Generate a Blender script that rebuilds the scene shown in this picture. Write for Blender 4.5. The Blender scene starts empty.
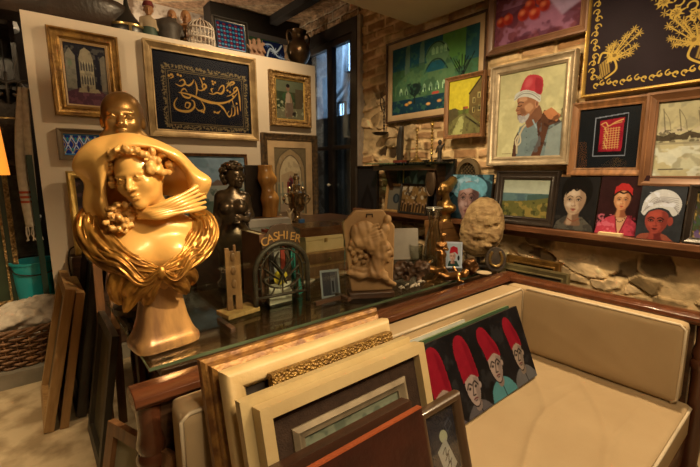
import bpy, math, random
import numpy as np
from mathutils import Vector, Matrix, Euler
random.seed(5)
SC = bpy.context.scene
COL = SC.collection
PI = math.pi
def RAD(a): return math.radians(a)

# ------------------------------------------------------------------ camera (eye 1.40 m, room axes x / y along the walls)
FPX, TH, AZ, RO, EYE = 395.3, RAD(9.017), RAD(50.88), RAD(.32), 1.40
_c, _s = math.cos(RO), math.sin(RO)
FW = Vector((math.cos(AZ)*math.cos(TH), math.sin(AZ)*math.cos(TH), -math.sin(TH)))
_R = Vector((math.sin(AZ), -math.cos(AZ), 0)); _U = _R.cross(FW)
RT = _c*_R - _s*_U; UP = _s*_R + _c*_U
cam = bpy.data.cameras.new('camera'); cam.sensor_width = 36; cam.lens = FPX/700*36; cam.clip_start = .02
co = bpy.data.objects.new('camera', cam); COL.objects.link(co)
M = Matrix((RT, UP, -FW)).transposed().to_4x4(); M.translation = (0, 0, EYE)
co.matrix_world = M; SC.camera = co
def ray(px, py): return FW*FPX + RT*(px-350) + UP*(233.5-py)
EY = Vector((0, 0, EYE))
def wx(px, py, x): d = ray(px, py); return EY + d*(x/d.x)      # sight line met with the plane x = const
def wy(px, py, y): d = ray(px, py); return EY + d*(y/d.y)
def wz(px, py, z): d = ray(px, py); return EY + d*((z-EYE)/d.z)

# ------------------------------------------------------------------ colour and materials
def lin(v): v = v/255; return v/12.92 if v <= .04045 else ((v+.055)/1.055)**2.4
WARM = (1.0, .73, .43)
EXPO = 1.3
def ob(r, g, b, e=EXPO): return tuple(min(.88, max(.004, lin(k)/(e*w))) for k, w in zip((r, g, b), WARM))
MATS = {}
def mat(name, c1, c2=None, rough=.5, metal=0., scale=6., bump=0., bscale=40., coat=0., stretch=(1, 1, 1), lo=.35, hi=.65, btype='noise', spec=.5):
    if name in MATS: return MATS[name]
    m = bpy.data.materials.new(name); MATS[name] = m; m.use_nodes = True
    nt = m.node_tree; N = nt.nodes; L = nt.links; b = N['Principled BSDF']
    b.inputs['Roughness'].default_value = rough; b.inputs['Metallic'].default_value = metal
    b.inputs['Coat Weight'].default_value = coat; b.inputs['Coat Roughness'].default_value = .12
    b.inputs['Specular IOR Level'].default_value = spec
    tc = N.new('ShaderNodeTexCoord'); mp = N.new('ShaderNodeMapping'); mp.inputs['Scale'].default_value = stretch
    L.new(tc.outputs['Object'], mp.inputs['Vector'])
    nz = N.new('ShaderNodeTexNoise'); nz.inputs['Scale'].default_value = scale; nz.inputs['Detail'].default_value = 5
    L.new(mp.outputs[0], nz.inputs['Vector'])
    cr = N.new('ShaderNodeValToRGB'); cr.color_ramp.elements[0].position = lo; cr.color_ramp.elements[1].position = hi
    c2 = c2 or tuple(k*.7 for k in c1)
    cr.color_ramp.elements[0].color = (*c2, 1); cr.color_ramp.elements[1].color = (*c1, 1)
    L.new(nz.outputs['Fac'], cr.inputs[0]); L.new(cr.outputs[0], b.inputs['Base Color'])
    if bump:
        if btype == 'voronoi': n2 = N.new('ShaderNodeTexVoronoi'); out = n2.outputs['Distance']
        else: n2 = N.new('ShaderNodeTexNoise'); n2.inputs['Detail'].default_value = 4; out = n2.outputs['Fac']
        n2.inputs['Scale'].default_value = bscale; L.new(mp.outputs[0], n2.inputs['Vector'])
        bp = N.new('ShaderNodeBump'); bp.inputs['Strength'].default_value = bump; bp.inputs['Distance'].default_value = .01
        L.new(out, bp.inputs['Height']); L.new(bp.outputs[0], b.inputs['Normal'])
    return m
def emit(name, c, s):
    m = bpy.data.materials.new(name); m.use_nodes = True; b = m.node_tree.nodes['Principled BSDF']
    b.inputs['Base Color'].default_value = (*c, 1); b.inputs['Emission Color'].default_value = (*c, 1); b.inputs['Emission Strength'].default_value = s
    return m
def glassmat(name, tint=(.95, 1, .97), gloss=.06, rough=.0, fres=.5):
    m = bpy.data.materials.new(name); m.use_nodes = True; nt = m.node_tree; N = nt.nodes; L = nt.links
    N.remove(N['Principled BSDF']); o = N['Material Output']
    t = N.new('ShaderNodeBsdfTransparent'); t.inputs[0].default_value = (*tint, 1)
    g = N.new('ShaderNodeBsdfGlossy'); g.inputs['Roughness'].default_value = rough
    f = N.new('ShaderNodeLayerWeight'); f.inputs['Blend'].default_value = .25
    ad = N.new('ShaderNodeMath'); ad.operation = 'MULTIPLY_ADD'; ad.inputs[1].default_value = fres; ad.inputs[2].default_value = gloss
    x = N.new('ShaderNodeMixShader')
    L.new(f.outputs['Fresnel'], ad.inputs[0]); L.new(ad.outputs[0], x.inputs[0]); L.new(t.outputs[0], x.inputs[1]); L.new(g.outputs[0], x.inputs[2]); L.new(x.outputs[0], o.inputs['Surface'])
    return m
def colmat(name, rough=.5, coat=0., bump=.15):
    m = bpy.data.materials.new(name); m.use_nodes = True; nt = m.node_tree; N = nt.nodes; L = nt.links; b = N['Principled BSDF']
    a = N.new('ShaderNodeAttribute'); a.attribute_name = 'Col'; L.new(a.outputs['Color'], b.inputs['Base Color'])
    b.inputs['Roughness'].default_value = rough; b.inputs['Specular IOR Level'].default_value = .08; b.inputs['Coat Weight'].default_value = coat; b.inputs['Coat Roughness'].default_value = .05
    tc = N.new('ShaderNodeTexCoord'); nz = N.new('ShaderNodeTexNoise'); nz.inputs['Scale'].default_value = 130; L.new(tc.outputs['Object'], nz.inputs['Vector'])
    bp = N.new('ShaderNodeBump'); bp.inputs['Strength'].default_value = bump; bp.inputs['Distance'].default_value = .004; L.new(nz.outputs['Fac'], bp.inputs['Height']); L.new(bp.outputs[0], b.inputs['Normal'])
    return m
PAINT = colmat('painted_canvas'); PRINT = colmat('printed_paper', .6, 0, .02); GLOSSY_TILE = colmat('glazed_tile', .2, .5, .05)

# ------------------------------------------------------------------ mesh builder
class MB:
    def __init__(s): s.v = []; s.f = []; s.m = []
    def add(s, V, F, mi=0):
        o = len(s.v); s.v += [tuple(p) for p in V]; s.f += [tuple(i+o for i in f) for f in F]; s.m += [mi]*len(F); return s
    def box(s, lo, hi, mi=0, T=None):
        (a, b, c), (d, e, g) = lo, hi
        V = [(a,b,c),(d,b,c),(d,e,c),(a,e,c),(a,b,g),(d,b,g),(d,e,g),(a,e,g)]
        if T is not None: V = [T @ Vector(p) for p in V]
        return s.add(V, [(3,2,1,0),(4,5,6,7),(0,1,5,4),(1,2,6,5),(2,3,7,6),(3,0,4,7)], mi)
    def tube(s, pts, r, seg=8, closed=False, mi=0, flat=1.0):
        P = [Vector(p) for p in pts]; n = len(P)
        R = r if isinstance(r, (list, tuple)) else [r]*n
        V = []; ref = Vector((.13, .2, .97))
        prev = None
        for i in range(n):
            t = (P[(i+1) % n]-P[i-1]) if closed else (P[min(i+1, n-1)]-P[max(i-1, 0)])
            if t.length < 1e-9: t = Vector((0, 0, 1))
            t.normalize()
            if prev is None:
                a = t.cross(ref if abs(t.dot(ref)) < .9 else Vector((1, 0, 0))).normalized()
            else:
                a = (prev - t*prev.dot(t))
                a = a.normalized() if a.length > 1e-6 else t.orthogonal().normalized()
            prev = a; b = t.cross(a)
            for k in range(seg):
                an = 2*PI*k/seg; V.append(P[i] + (a*math.cos(an) + b*math.sin(an)*flat)*R[i])
        F = []
        for i in range(n if closed else n-1):
            j = (i+1) % n
            for k in range(seg):
                l = (k+1) % seg; F.append((i*seg+k, i*seg+l, j*seg+l, j*seg+k))
        if not closed: F += [tuple(reversed(range(seg))), tuple((n-1)*seg+k for k in range(seg))]
        return s.add(V, F, mi)
    def lathe(s, prof, seg=24, c=(0, 0, 0), mi=0, T=None, sy=1.0):
        V = []; n = len(prof)
        for r, z in prof:
            for k in range(seg):
                a = 2*PI*k/seg; p = Vector((c[0]+r*math.cos(a), c[1]+r*sy*math.sin(a), c[2]+z)); V.append(T @ p if T is not None else p)
        F = [(i*seg+k, i*seg+(k+1) % seg, (i+1)*seg+(k+1) % seg, (i+1)*seg+k) for i in range(n-1) for k in range(seg)]
        F += [tuple(reversed(range(seg))), tuple((n-1)*seg+k for k in range(seg))]
        return s.add(V, F, mi)
    def ell(s, c, r, seg=16, rings=10, mi=0, T=None):
        V = []; F = []
        for i in range(rings+1):
            ph = -PI/2 + PI*i/rings
            for k in range(seg):
                a = 2*PI*k/seg; p = Vector((c[0]+r[0]*math.cos(ph)*math.cos(a), c[1]+r[1]*math.cos(ph)*math.sin(a), c[2]+r[2]*math.sin(ph)))
                V.append(T @ p if T is not None else p)
        for i in range(rings):
            for k in range(seg): F.append((i*seg+k, i*seg+(k+1) % seg, (i+1)*seg+(k+1) % seg, (i+1)*seg+k))
        return s.add(V, F, mi)
    def prism(s, poly, lo, hi, axis='y', mi=0, T=None):
        n = len(poly)
        def P(a, b, h): return {'y': (a, h, b), 'z': (a, b, h), 'x': (h, a, b)}[axis]
        V = [Vector(P(a, b, lo)) for a, b in poly]+[Vector(P(a, b, hi)) for a, b in poly]
        if T is not None: V = [T @ p for p in V]
        return s.add(V, [tuple(range(n)), tuple(reversed(range(n, 2*n)))]+[(i, (i+1) % n, n+(i+1) % n, n+i) for i in range(n)], mi)
    def grid(s, fn, nu, nv, mi=0, cu=False):
        V = [fn(i/nu, j/nv) for j in range(nv+1) for i in range(nu+(0 if cu else 1))]; w = nu if cu else nu+1
        F = [(j*w+i, j*w+(i+1) % w, (j+1)*w+(i+1) % w, (j+1)*w+i) for j in range(nv) for i in range(nu)]
        return s.add(V, F, mi)
    def loft(s, rings, mi=0):
        k = len(rings[0]); V = [p for r in rings for p in r]; n = len(rings)
        F = [(i*k+j, i*k+(j+1) % k, (i+1)*k+(j+1) % k, (i+1)*k+j) for i in range(n-1) for j in range(k)]
        F += [tuple(reversed(range(k))), tuple((n-1)*k+j for j in range(k))]
        return s.add(V, F, mi)
    def ring(s, w, h, prof, mi=0):            # mitred picture frame swept round a w x h rectangle, back at y = 0, front towards -y
        V = []; n = len(prof)
        for d, k in prof: V += [(-w/2+d, -k, d), (w/2-d, -k, d), (w/2-d, -k, h-d), (-w/2+d, -k, h-d)]
        F = [(i*4+j, i*4+(j+1) % 4, ((i+1) % n)*4+(j+1) % 4, ((i+1) % n)*4+j) for i in range(n) for j in range(4)]
        return s.add(V, F, mi)
def link(name, me, mats, parent=None):
    o = bpy.data.objects.new(name, me); COL.objects.link(o)
    for m in (mats if isinstance(mats, (list, tuple)) else [mats]): me.materials.append(m)
    if parent is not None: o.parent = parent
    return o
def obj(name, g, mats, parent=None, smooth=0, bevel=0, loc=None, rz=None, sub=0, solid=0, fix=True):
    import bmesh
    me = bpy.data.meshes.new(name); me.from_pydata([tuple(p) for p in g.v], [], g.f)
    for p, mi in zip(me.polygons, g.m): p.material_index = mi
    if fix:
        bm = bmesh.new(); bm.from_mesh(me); bmesh.ops.remove_doubles(bm, verts=bm.verts, dist=1e-6); bmesh.ops.recalc_face_normals(bm, faces=bm.faces); bm.to_mesh(me); bm.free()
    if smooth:
        for p in me.polygons: p.use_smooth = True
        if smooth > 1: me.set_sharp_from_angle(angle=RAD(smooth))
    o = link(name, me, mats, parent)
    if loc is not None: o.location = loc
    if rz is not None: o.rotation_euler.z = rz
    if solid: q = o.modifiers.new('s', 'SOLIDIFY'); q.thickness = solid; q.offset = 0
    if sub: q = o.modifiers.new('u', 'SUBSURF'); q.levels = sub; q.render_levels = sub
    if bevel: q = o.modifiers.new('b', 'BEVEL'); q.width = bevel; q.segments = 2; q.limit_method = 'ANGLE'; q.angle_limit = RAD(40)
    return o
def tag(o, label, cat, group=None):
    o['label'] = label; o['category'] = cat
    if group: o['group'] = group
    return o
def thing(name, label, cat, loc=(0, 0, 0), rz=0., tilt=0., group=None, ry=0.):
    o = bpy.data.objects.new(name, None); COL.objects.link(o); o.empty_display_size = .05
    o.location = loc; o.rotation_euler = (tilt, ry, rz)
    return tag(o, label, cat, group)
def struct(name, g, m, **k):
    o = obj(name, g, m, **k); o['kind'] = 'structure'; return o
def spline(pts, n=8):
    P = [Vector(p) for p in pts]; out = []
    for i in range(len(P)-1):
        a = P[max(i-1, 0)]; b = P[i]; c = P[i+1]; d = P[min(i+2, len(P)-1)]
        for k in range(n):
            t = k/n; out.append(.5*((2*b)+(c-a)*t+(2*a-5*b+4*c-d)*t*t+(3*b-a-3*c+d)*t**3))
    return out+[P[-1]]

# ------------------------------------------------------------------ sculpting: distance fields and surface nets
class Sculpt:
    def __init__(s, lo, hi, h):
        s.lo = np.array(lo, float); s.h = h; n = np.ceil((np.array(hi)-s.lo)/h).astype(int)+1
        g = np.meshgrid(*[s.lo[i]+h*np.arange(n[i]) for i in range(3)], indexing='ij')
        s.W = np.stack(g, -1).astype(np.float32); s.P = s.W; s.k = 1.0; s.d = np.full(s.W.shape[:3], 9., np.float32)
    def frame(s, c=(0, 0, 0), sc=1., rot=(0, 0, 0)):
        R = np.array(Euler(rot).to_matrix(), np.float32); s.P = ((s.W-np.array(c, np.float32)) @ R)/sc; s.k = sc; return s
    def _ell(s, c, r, rot=None):
        p = s.P-np.array(c, np.float32)
        if rot: p = p @ np.array(Euler(rot).to_matrix(), np.float32)
        r = np.array(r, np.float32); k0 = np.linalg.norm(p/r, axis=-1); k1 = np.linalg.norm(p/(r*r), axis=-1)+1e-6
        return k0*(k0-1)/k1*s.k
    def _cap(s, a, b, ra, rb):
        a = np.array(a, np.float32); b = np.array(b, np.float32); ba = b-a; pa = s.P-a
        t = np.clip((pa @ ba)/(ba @ ba+1e-9), 0, 1); return (np.linalg.norm(pa-t[..., None]*ba, axis=-1)-(ra+(rb-ra)*t))*s.k
    def _box(s, c, r, rd=.0, rot=None):
        p = s.P-np.array(c, np.float32)
        if rot: p = p @ np.array(Euler(rot).to_matrix(), np.float32)
        q = np.abs(p)-(np.array(r, np.float32)-rd); return (np.linalg.norm(np.maximum(q, 0), axis=-1)+np.minimum(q.max(-1), 0)-rd)*s.k
    def join(s, e, k=.02):
        k *= s.k
        if k <= 0: s.d = np.minimum(s.d, e)
        else: h = np.maximum(k-np.abs(s.d-e), 0)/k; s.d = np.minimum(s.d, e)-h*h*k*.25
        return s
    def cut(s, e, k=.02):
        k *= s.k; h = np.maximum(k-np.abs(s.d+e), 0)/max(k, 1e-6); s.d = np.maximum(s.d, -e)+h*h*k*.25; return s
    def ell(s, c, r, k=.02, rot=None): return s.join(s._ell(c, r, rot), k)
    def cap(s, a, b, ra, rb=None, k=.02): return s.join(s._cap(a, b, ra, ra if rb is None else rb), k)
    def path(s, pts, ra, rb=None, k=.02):
        n = len(pts)-1; rb = ra if rb is None else rb
        for i in range(n): s.cap(pts[i], pts[i+1], ra+(rb-ra)*i/n, ra+(rb-ra)*(i+1)/n, k)
        return s
    def box(s, c, r, rd=.0, k=.02, rot=None): return s.join(s._box(c, r, rd, rot), k)
    def rough(s, amp, fr, seed=1):
        rg = np.random.RandomState(seed); e = 0
        for i in range(5):
            d = rg.normal(size=3); d = d/np.linalg.norm(d)*fr*(1+.5*i); ph = rg.rand()*6.28; d2 = rg.normal(size=3)*fr*.6
            e = e+np.sin(s.W @ d.astype(np.float32)+ph+1.3*np.sin(s.W @ d2.astype(np.float32)))/(1+.4*i)
        s.d = s.d+amp*e; return s
    def mesh(s, mb=None, mi=0):
        mb = mb or MB(); d = s.d; b = d < 0; nx, ny, nz = d.shape
        cs = [(i, j, k) for i in (0, 1) for j in (0, 1) for k in (0, 1)]
        sub = lambda A, c: A[c[0]:nx-1+c[0], c[1]:ny-1+c[1], c[2]:nz-1+c[2]]
        cnt = sum(sub(b, c).astype(np.int8) for c in cs); act = (cnt > 0) & (cnt < 8)
        idx = np.full(act.shape, -1, np.int64); ii = np.argwhere(act); idx[act] = np.arange(len(ii))
        acc = np.zeros((len(ii), 3)); num = np.zeros(len(ii))
        for a in range(8):
            for c in range(a+1, 8):
                ca, cb = np.array(cs[a]), np.array(cs[c])
                if np.abs(ca-cb).sum() != 1: continue
                da = sub(d, cs[a])[act]; db = sub(d, cs[c])[act]; m = (da < 0) != (db < 0)
                t = np.where(m, da/np.where(m, da-db, 1), 0)
                acc += np.where(m[:, None], ca+(cb-ca)*t[:, None], 0); num += m
        V = (ii+acc/num[:, None])*s.h+s.lo; F = []
        for ax in range(3):
            sl = [slice(None)]*3; sh = [slice(None)]*3; sl[ax] = slice(0, -1); sh[ax] = slice(1, None)
            q = np.argwhere(b[tuple(sl)] != b[tuple(sh)])
            o1, o2 = [x for x in range(3) if x != ax]
            q = q[(q[:, o1] > 0) & (q[:, o2] > 0) & (q[:, o1] < d.shape[o1]-1) & (q[:, o2] < d.shape[o2]-1)]
            u = np.zeros(3, int); u[o1] = 1; w = np.zeros(3, int); w[o2] = 1
            g = lambda p: idx[p[:, 0], p[:, 1], p[:, 2]]
            fs = np.stack([g(q), g(q-u), g(q-u-w), g(q-w)], 1)
            flip = b[tuple(sl)][q[:, 0], q[:, 1], q[:, 2]]
            if ax == 1: flip = ~flip
            fs[flip] = fs[flip][:, ::-1]; F.append(fs)
        F = np.concatenate(F); F = F[(F >= 0).all(1)]
        return mb.add(V.tolist(), F.tolist(), mi)
def head(S, face=True, ear=True, neck=True, eyes=True):       # unit head: chin -.5, crown .52, looks along -y
    S.ell((0, .06, .12), (.36, .44, .40), 0); S.ell((0, -.06, -.14), (.29, .33, .36), .1); S.ell((0, -.29, -.41), (.10, .09, .085), .1)
    for e in (-1, 1): S.ell((.17*e, -.25, -.1), (.11, .11, .12), .08)
    if neck: S.cap((0, .1, -.3), (0, .14, -.85), .185, .21, .1)
    if ear:
        for e in (-1, 1): S.ell((.345*e, .05, -.05), (.045, .085, .13), .03)
    if face:
        S.ell((0, -.32, .085), (.23, .075, .05), .06)
        for e in (-1, 1): S.cut(S._ell((.135*e, -.43, -.005), (.095, .085, .05)), .05)
        S.cap((0, -.36, .05), (0, -.455, -.12), .035, .052, .04)
        for e in (-1, 1): S.ell((.045*e, -.41, -.145), (.04, .04, .03), .02)
        if eyes:
            for e in (-1, 1): S.ell((.135*e, -.325, -.005), (.07, .06, .042), .01); S.path([(.065*e, -.375, -.005), (.135*e, -.39, .04), (.21*e, -.34, .0)], .012, k=.015)
        S.ell((0, -.375, -.25), (.085, .05, .026), .025); S.ell((0, -.37, -.297), (.07, .05, .03), .025)
        S.cut(S._cap((-.07, -.415, -.273), (.07, -.415, -.273), .006, .006), .012)
        S.cut(S._ell((0, -.43, -.355), (.09, .05, .025)), .03)
    return S

# ------------------------------------------------------------------ painted surfaces: colours laid per grid vertex
def vnoise(nx, ny, fx, fy, seed, octs=3):
    rg = np.random.RandomState(seed); out = np.zeros((ny, nx)); a = 1.; tot = 0
    for o in range(octs):
        gx, gy = int(fx*2**o)+2, int(fy*2**o)+2; g = rg.rand(gy+1, gx+1)
        x = np.linspace(0, gx-1.001, nx); y = np.linspace(0, gy-1.001, ny); xi = x.astype(int); yi = y.astype(int)
        tx = x-xi; ty = (y-yi)[:, None]; tx = tx*tx*(3-2*tx); ty = ty*ty*(3-2*ty)
        A = g[yi][:, xi]*(1-tx)+g[yi][:, xi+1]*tx; B = g[yi+1][:, xi]*(1-tx)+g[yi+1][:, xi+1]*tx
        out += a*(A*(1-ty)+B*ty); tot += a; a *= .55
    return out/tot
class Art:                                       # u to the right, v downwards, both 0..1; colours as seen in warm light
    def __init__(s, w, h, res, bg, e=EXPO):
        s.w, s.h, s.e = w, h, e; s.nx = int(res); s.ny = max(6, int(res*h/w)); s.asp = h/w
        s.U, s.V = np.meshgrid(np.linspace(0, 1, s.nx+1), np.linspace(0, 1, s.ny+1)); s.C = np.zeros((s.ny+1, s.nx+1, 3)); s.C[:] = s.c(bg)
        s.px = 1./s.nx
    def c(s, k): return np.array(ob(*k, s.e))
    def mix(s, a, col): s.C = s.C*(1-a[..., None])+s.c(col)*a[..., None]; return s
    def ell(s, cx, cy, rx, ry, col, rot=0, soft=None, a=1.):
        x = s.U-cx; y = (s.V-cy)*s.asp; ry = ry*s.asp; c, n = math.cos(rot), math.sin(rot)
        x, y = x*c+y*n, -x*n+y*c; d = (np.sqrt((x/rx)**2+(y/ry)**2)-1)*min(rx, ry)
        return s.mix(np.clip(.5-d/((soft or s.px)*1.2), 0, 1)*a, col)
    def poly(s, pts, col, a=1., soft=0):
        U, V = s.U, s.V; ins = np.zeros(U.shape, bool); n = len(pts)
        for i in range(n):
            (x1, y1), (x2, y2) = pts[i], pts[(i+1) % n]
            if y1 == y2: continue
            ins ^= ((y1 > V) != (y2 > V)) & (U < (x2-x1)*(V-y1)/(y2-y1)+x1)
        al = ins.astype(float)
        for _ in range(soft):
            al = (al+np.roll(al, 1, 0)+np.roll(al, -1, 0)+np.roll(al, 1, 1)+np.roll(al, -1, 1))/5
        return s.mix(al*a, col)
    def blob(s, pts, col, a=1., soft=0): return s.poly([tuple(p)[:2] for p in spline([(x, y, 0) for x, y in pts+pts[:1]], 6)], col, a, soft)
    def rect(s, x0, y0, x1, y1, col, a=1.): return s.mix(((s.U >= x0) & (s.U <= x1) & (s.V >= y0) & (s.V <= y1))*a, col)
    def line(s, pts, wd, col, a=1., taper=False):
        d = np.full(s.U.shape, 9.); m = len(pts)-1
        for i in range(m):
            (x1, y1), (x2, y2) = pts[i], pts[i+1]; y1 *= s.asp; y2 *= s.asp; bx, by = x2-x1, y2-y1
            t = np.clip(((s.U-x1)*bx+(s.V*s.asp-y1)*by)/(bx*bx+by*by+1e-12), 0, 1)
            w = wd*(1-.75*abs((i+t)/m*2-1)) if taper else wd
            d = np.minimum(d, np.hypot(s.U-x1-t*bx, s.V*s.asp-y1-t*by)-w)
        return s.mix(np.clip(.5-d/(s.px*1.1), 0, 1)*a, col)
    def curve(s, pts, wd, col, a=1., taper=False): return s.line([tuple(p)[:2] for p in spline([(x, y, 0) for x, y in pts], 6)], wd, col, a, taper)
    def tex(s, amp, f, seed=1, fy=None): s.C = s.C*(1+amp*(vnoise(s.nx+1, s.ny+1, f, fy or f*s.asp, seed)-.5)[..., None]*2); return s
    def blot(s, col, f, thr, a, seed=1, fy=None, box=(0, 0, 1, 1)):
        n = vnoise(s.nx+1, s.ny+1, f, fy or f*s.asp, seed); k = np.clip((n-thr)/.08, 0, 1)
        k = k*((s.U >= box[0]) & (s.U <= box[2]) & (s.V >= box[1]) & (s.V <= box[3])); return s.mix(k*a, col)
    def vgrad(s, y0, y1, col, a0=0., a1=1.): t = np.clip((s.V-y0)/(y1-y0), 0, 1); return s.mix(np.where((s.V >= min(y0, y1)), a0+(a1-a0)*t, 0), col)
    def canvas(s, name, parent, y=0., z0=0., mtl=None, depth=.004, edge=None):
        nx, ny = s.nx, s.ny; w, h = s.w, s.h
        V = [(-w/2+w*i/nx, y, z0+h*(1-j/ny)) for j in range(ny+1) for i in range(nx+1)]; k = nx+1
        F = [(j*k+i, (j+1)*k+i, (j+1)*k+i+1, j*k+i+1) for j in range(ny) for i in range(nx)]
        o = len(V); C = s.C.reshape(-1, 3); ec = np.array(edge if edge else (.25, .2, .14))
        V += [(-w/2, y, z0), (w/2, y, z0), (w/2, y, z0+h), (-w/2, y, z0+h), (-w/2, y+depth, z0), (w/2, y+depth, z0), (w/2, y+depth, z0+h), (-w/2, y+depth, z0+h)]
        F += [(o, o+4, o+5, o+1), (o+1, o+5, o+6, o+2), (o+2, o+6, o+7, o+3), (o+3, o+7, o+4, o), (o+4, o+7, o+6, o+5)]
        me = bpy.data.meshes.new(name); me.from_pydata(V, [], F); at = me.color_attributes.new('Col', 'FLOAT_COLOR', 'POINT')
        full = np.ones((len(V), 4)); full[:o, :3] = np.clip(C, .003, .9); full[o:, :3] = ec; at.data.foreach_set('color', full.ravel())
        return link(name, me, mtl or PAINT, parent)

PROF = {
 'flat': lambda w, d: [(0, 0), (0, d), (w, d), (w, d*.25)],
 'bevel': lambda w, d: [(0, 0), (0, d), (.22*w, d), (.3*w, .9*d), (.78*w, .58*d), (.84*w, .66*d), (w, .6*d), (w, d*.25)],
 'scoop': lambda w, d: [(0, 0), (0, .75*d), (.08*w, d), (.2*w, d), (.28*w, .8*d), (.42*w, .62*d), (.6*w, .56*d), (.72*w, .62*d), (.78*w, .72*d), (.86*w, .6*d), (w, .5*d), (w, d*.2)],
 'step': lambda w, d: [(0, 0), (0, .32*d), (.10*w, .42*d), (.16*w, .42*d), (.2*w, .62*d), (.34*w, .74*d), (.42*w, .7*d), (.46*w, .9*d), (.62*w, d), (.8*w, .95*d), (.86*w, .7*d), (w, .6*d), (w, d*.2)],
 'outer': lambda w, d: [(0, 0), (0, d), (.15*w, d), (.22*w, .8*d), (.35*w, .8*d), (.45*w, .66*d), (.7*w, .66*d), (.76*w, .5*d), (w, .42*d), (w, d*.15)],
 'round': lambda w, d: [(0, 0), (0, .6*d), (.08*w, .85*d), (.25*w, d), (.5*w, d), (.75*w, .85*d), (.9*w, .6*d), (w, .4*d), (w, d*.15)],
}
def picture(name, label, cat, loc, w, h, fw, fd, fm, art, rz=0., tilt=0., prof='bevel', mount=None, inner=None, glass=None, group=None, mtl=None, part='canvas'):
    t = thing(name, label, cat, loc, rz, tilt, group)
    obj('frame', MB().ring(w, h, PROF[prof](fw, fd)), fm, t, smooth=35)
    x = fw; yb = -fd*.26
    if mount:
        mw, mm = mount; g = MB()
        g.ring(w-2*x+.004, h-2*x+.004, [(0, 0), (0, .004), (mw, .004), (mw, .0)]); o = obj('mount', g, mm, t, loc=(0, yb-.001, x-.002)); x += mw
    if inner:
        iw, im, ih = inner; o = obj('slip', MB().ring(w-2*x+.004, h-2*x+.004, [(0, 0), (0, ih*.6), (iw*.4, ih), (iw*.7, ih*.6), (iw, ih*.4), (iw, 0)]), im, t, loc=(0, yb, x-.002), smooth=35); x += iw
    cw, ch = w-2*x+.008, h-2*x+.008
    a = art(cw, ch); a.canvas(part, t, yb+.001, x-.004, mtl)
    if glass: obj('glass', MB().box((-w/2+fw-.003, yb-.009, fw-.003), (w/2-fw+.003, yb-.007, h-fw+.003)), glass, t)
    return t
# ------------------------------------------------------------------ shared materials
GOLD = mat('old_gold_leaf', (.40, .23, .06), (.17, .085, .025), .42, .6, 14, .5, 60)
GOLD2 = mat('bright_gold_moulding', (.75, .52, .16), (.5, .32, .08), .35, .7, 10, .3, 50)
GOLDW = mat('worn_gold_and_brown_moulding', (.34, .18, .05), (.15, .065, .024), .42, .3, 26, .35, 60, lo=.36, hi=.62)
ORN = mat('carved_gold_moulding', (.42, .27, .10), (.18, .10, .035), .45, .5, 40, 1., 55, btype='voronoi')
SILV = mat('silver_leaf_frame', (.50, .42, .30), (.32, .26, .18), .4, .45, 12, .3, 60)
CREAMF = mat('cream_painted_frame', (.74, .58, .32), (.60, .44, .21), .45, 0, 5, .15, 60)
DKWOOD = mat('dark_walnut', (.085, .042, .022), (.035, .018, .01), .35, 0, 5, .2, 60, .2, (1, 1, 8))
BLKWOOD = mat('black_stained_wood', (.03, .022, .018), (.014, .01, .008), .38, 0, 6, .15, 60, .2)
MIDWOOD = mat('brown_oak', (.26, .125, .05), (.13, .06, .025), .42, 0, 4, .2, 70, .1, (9, 9, 1.2))
LTWOOD = mat('yellowed_pine', (.46, .28, .11), (.30, .165, .06), .5, 0, 4, .2, 60, 0, (9, 9, 1.2))
REDWOOD = mat('polished_mahogany', (.125, .042, .018), (.075, .025, .011), .22, 0, 3, .04, 60, .5, (1.5, 9, 9), .3, .7)
POSTW = mat('turned_mahogany', (.10, .035, .016), (.06, .02, .010), .25, 0, 3, .04, 60, .4, (9, 9, 1.5), .3, .7)
RAILW = mat('oiled_brown_shelf', (.20, .085, .04), (.10, .042, .02), .35, 0, 4, .1, 60, .2, (8, 1, 8))
BRONZE = mat('dark_patina_bronze', (.13, .095, .06), (.05, .038, .025), .3, .75, 8, .15, 40)
GBRONZE = mat('golden_bronze', (.50, .28, .10), (.28, .14, .05), .3, .9, 9, .1, 40)
BRASS = mat('tarnished_brass', (.55, .40, .16), (.34, .22, .08), .28, .9, 10, .1, 40)
IRON = mat('rusted_black_iron', (.06, .045, .034), (.03, .022, .017), .55, .4, 20, .3, 80)
DARKM = mat('black_lacquer', (.02, .017, .015), (.011, .01, .009), .35)
GLASS = glassmat('clear_glass', (.95, 1, .97), .02); PANE = glassmat('door_glass', (.8, .9, 1.), .05)
PICG = glassmat('picture_glass', (1, 1, 1), .01, 0, .18)

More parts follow.
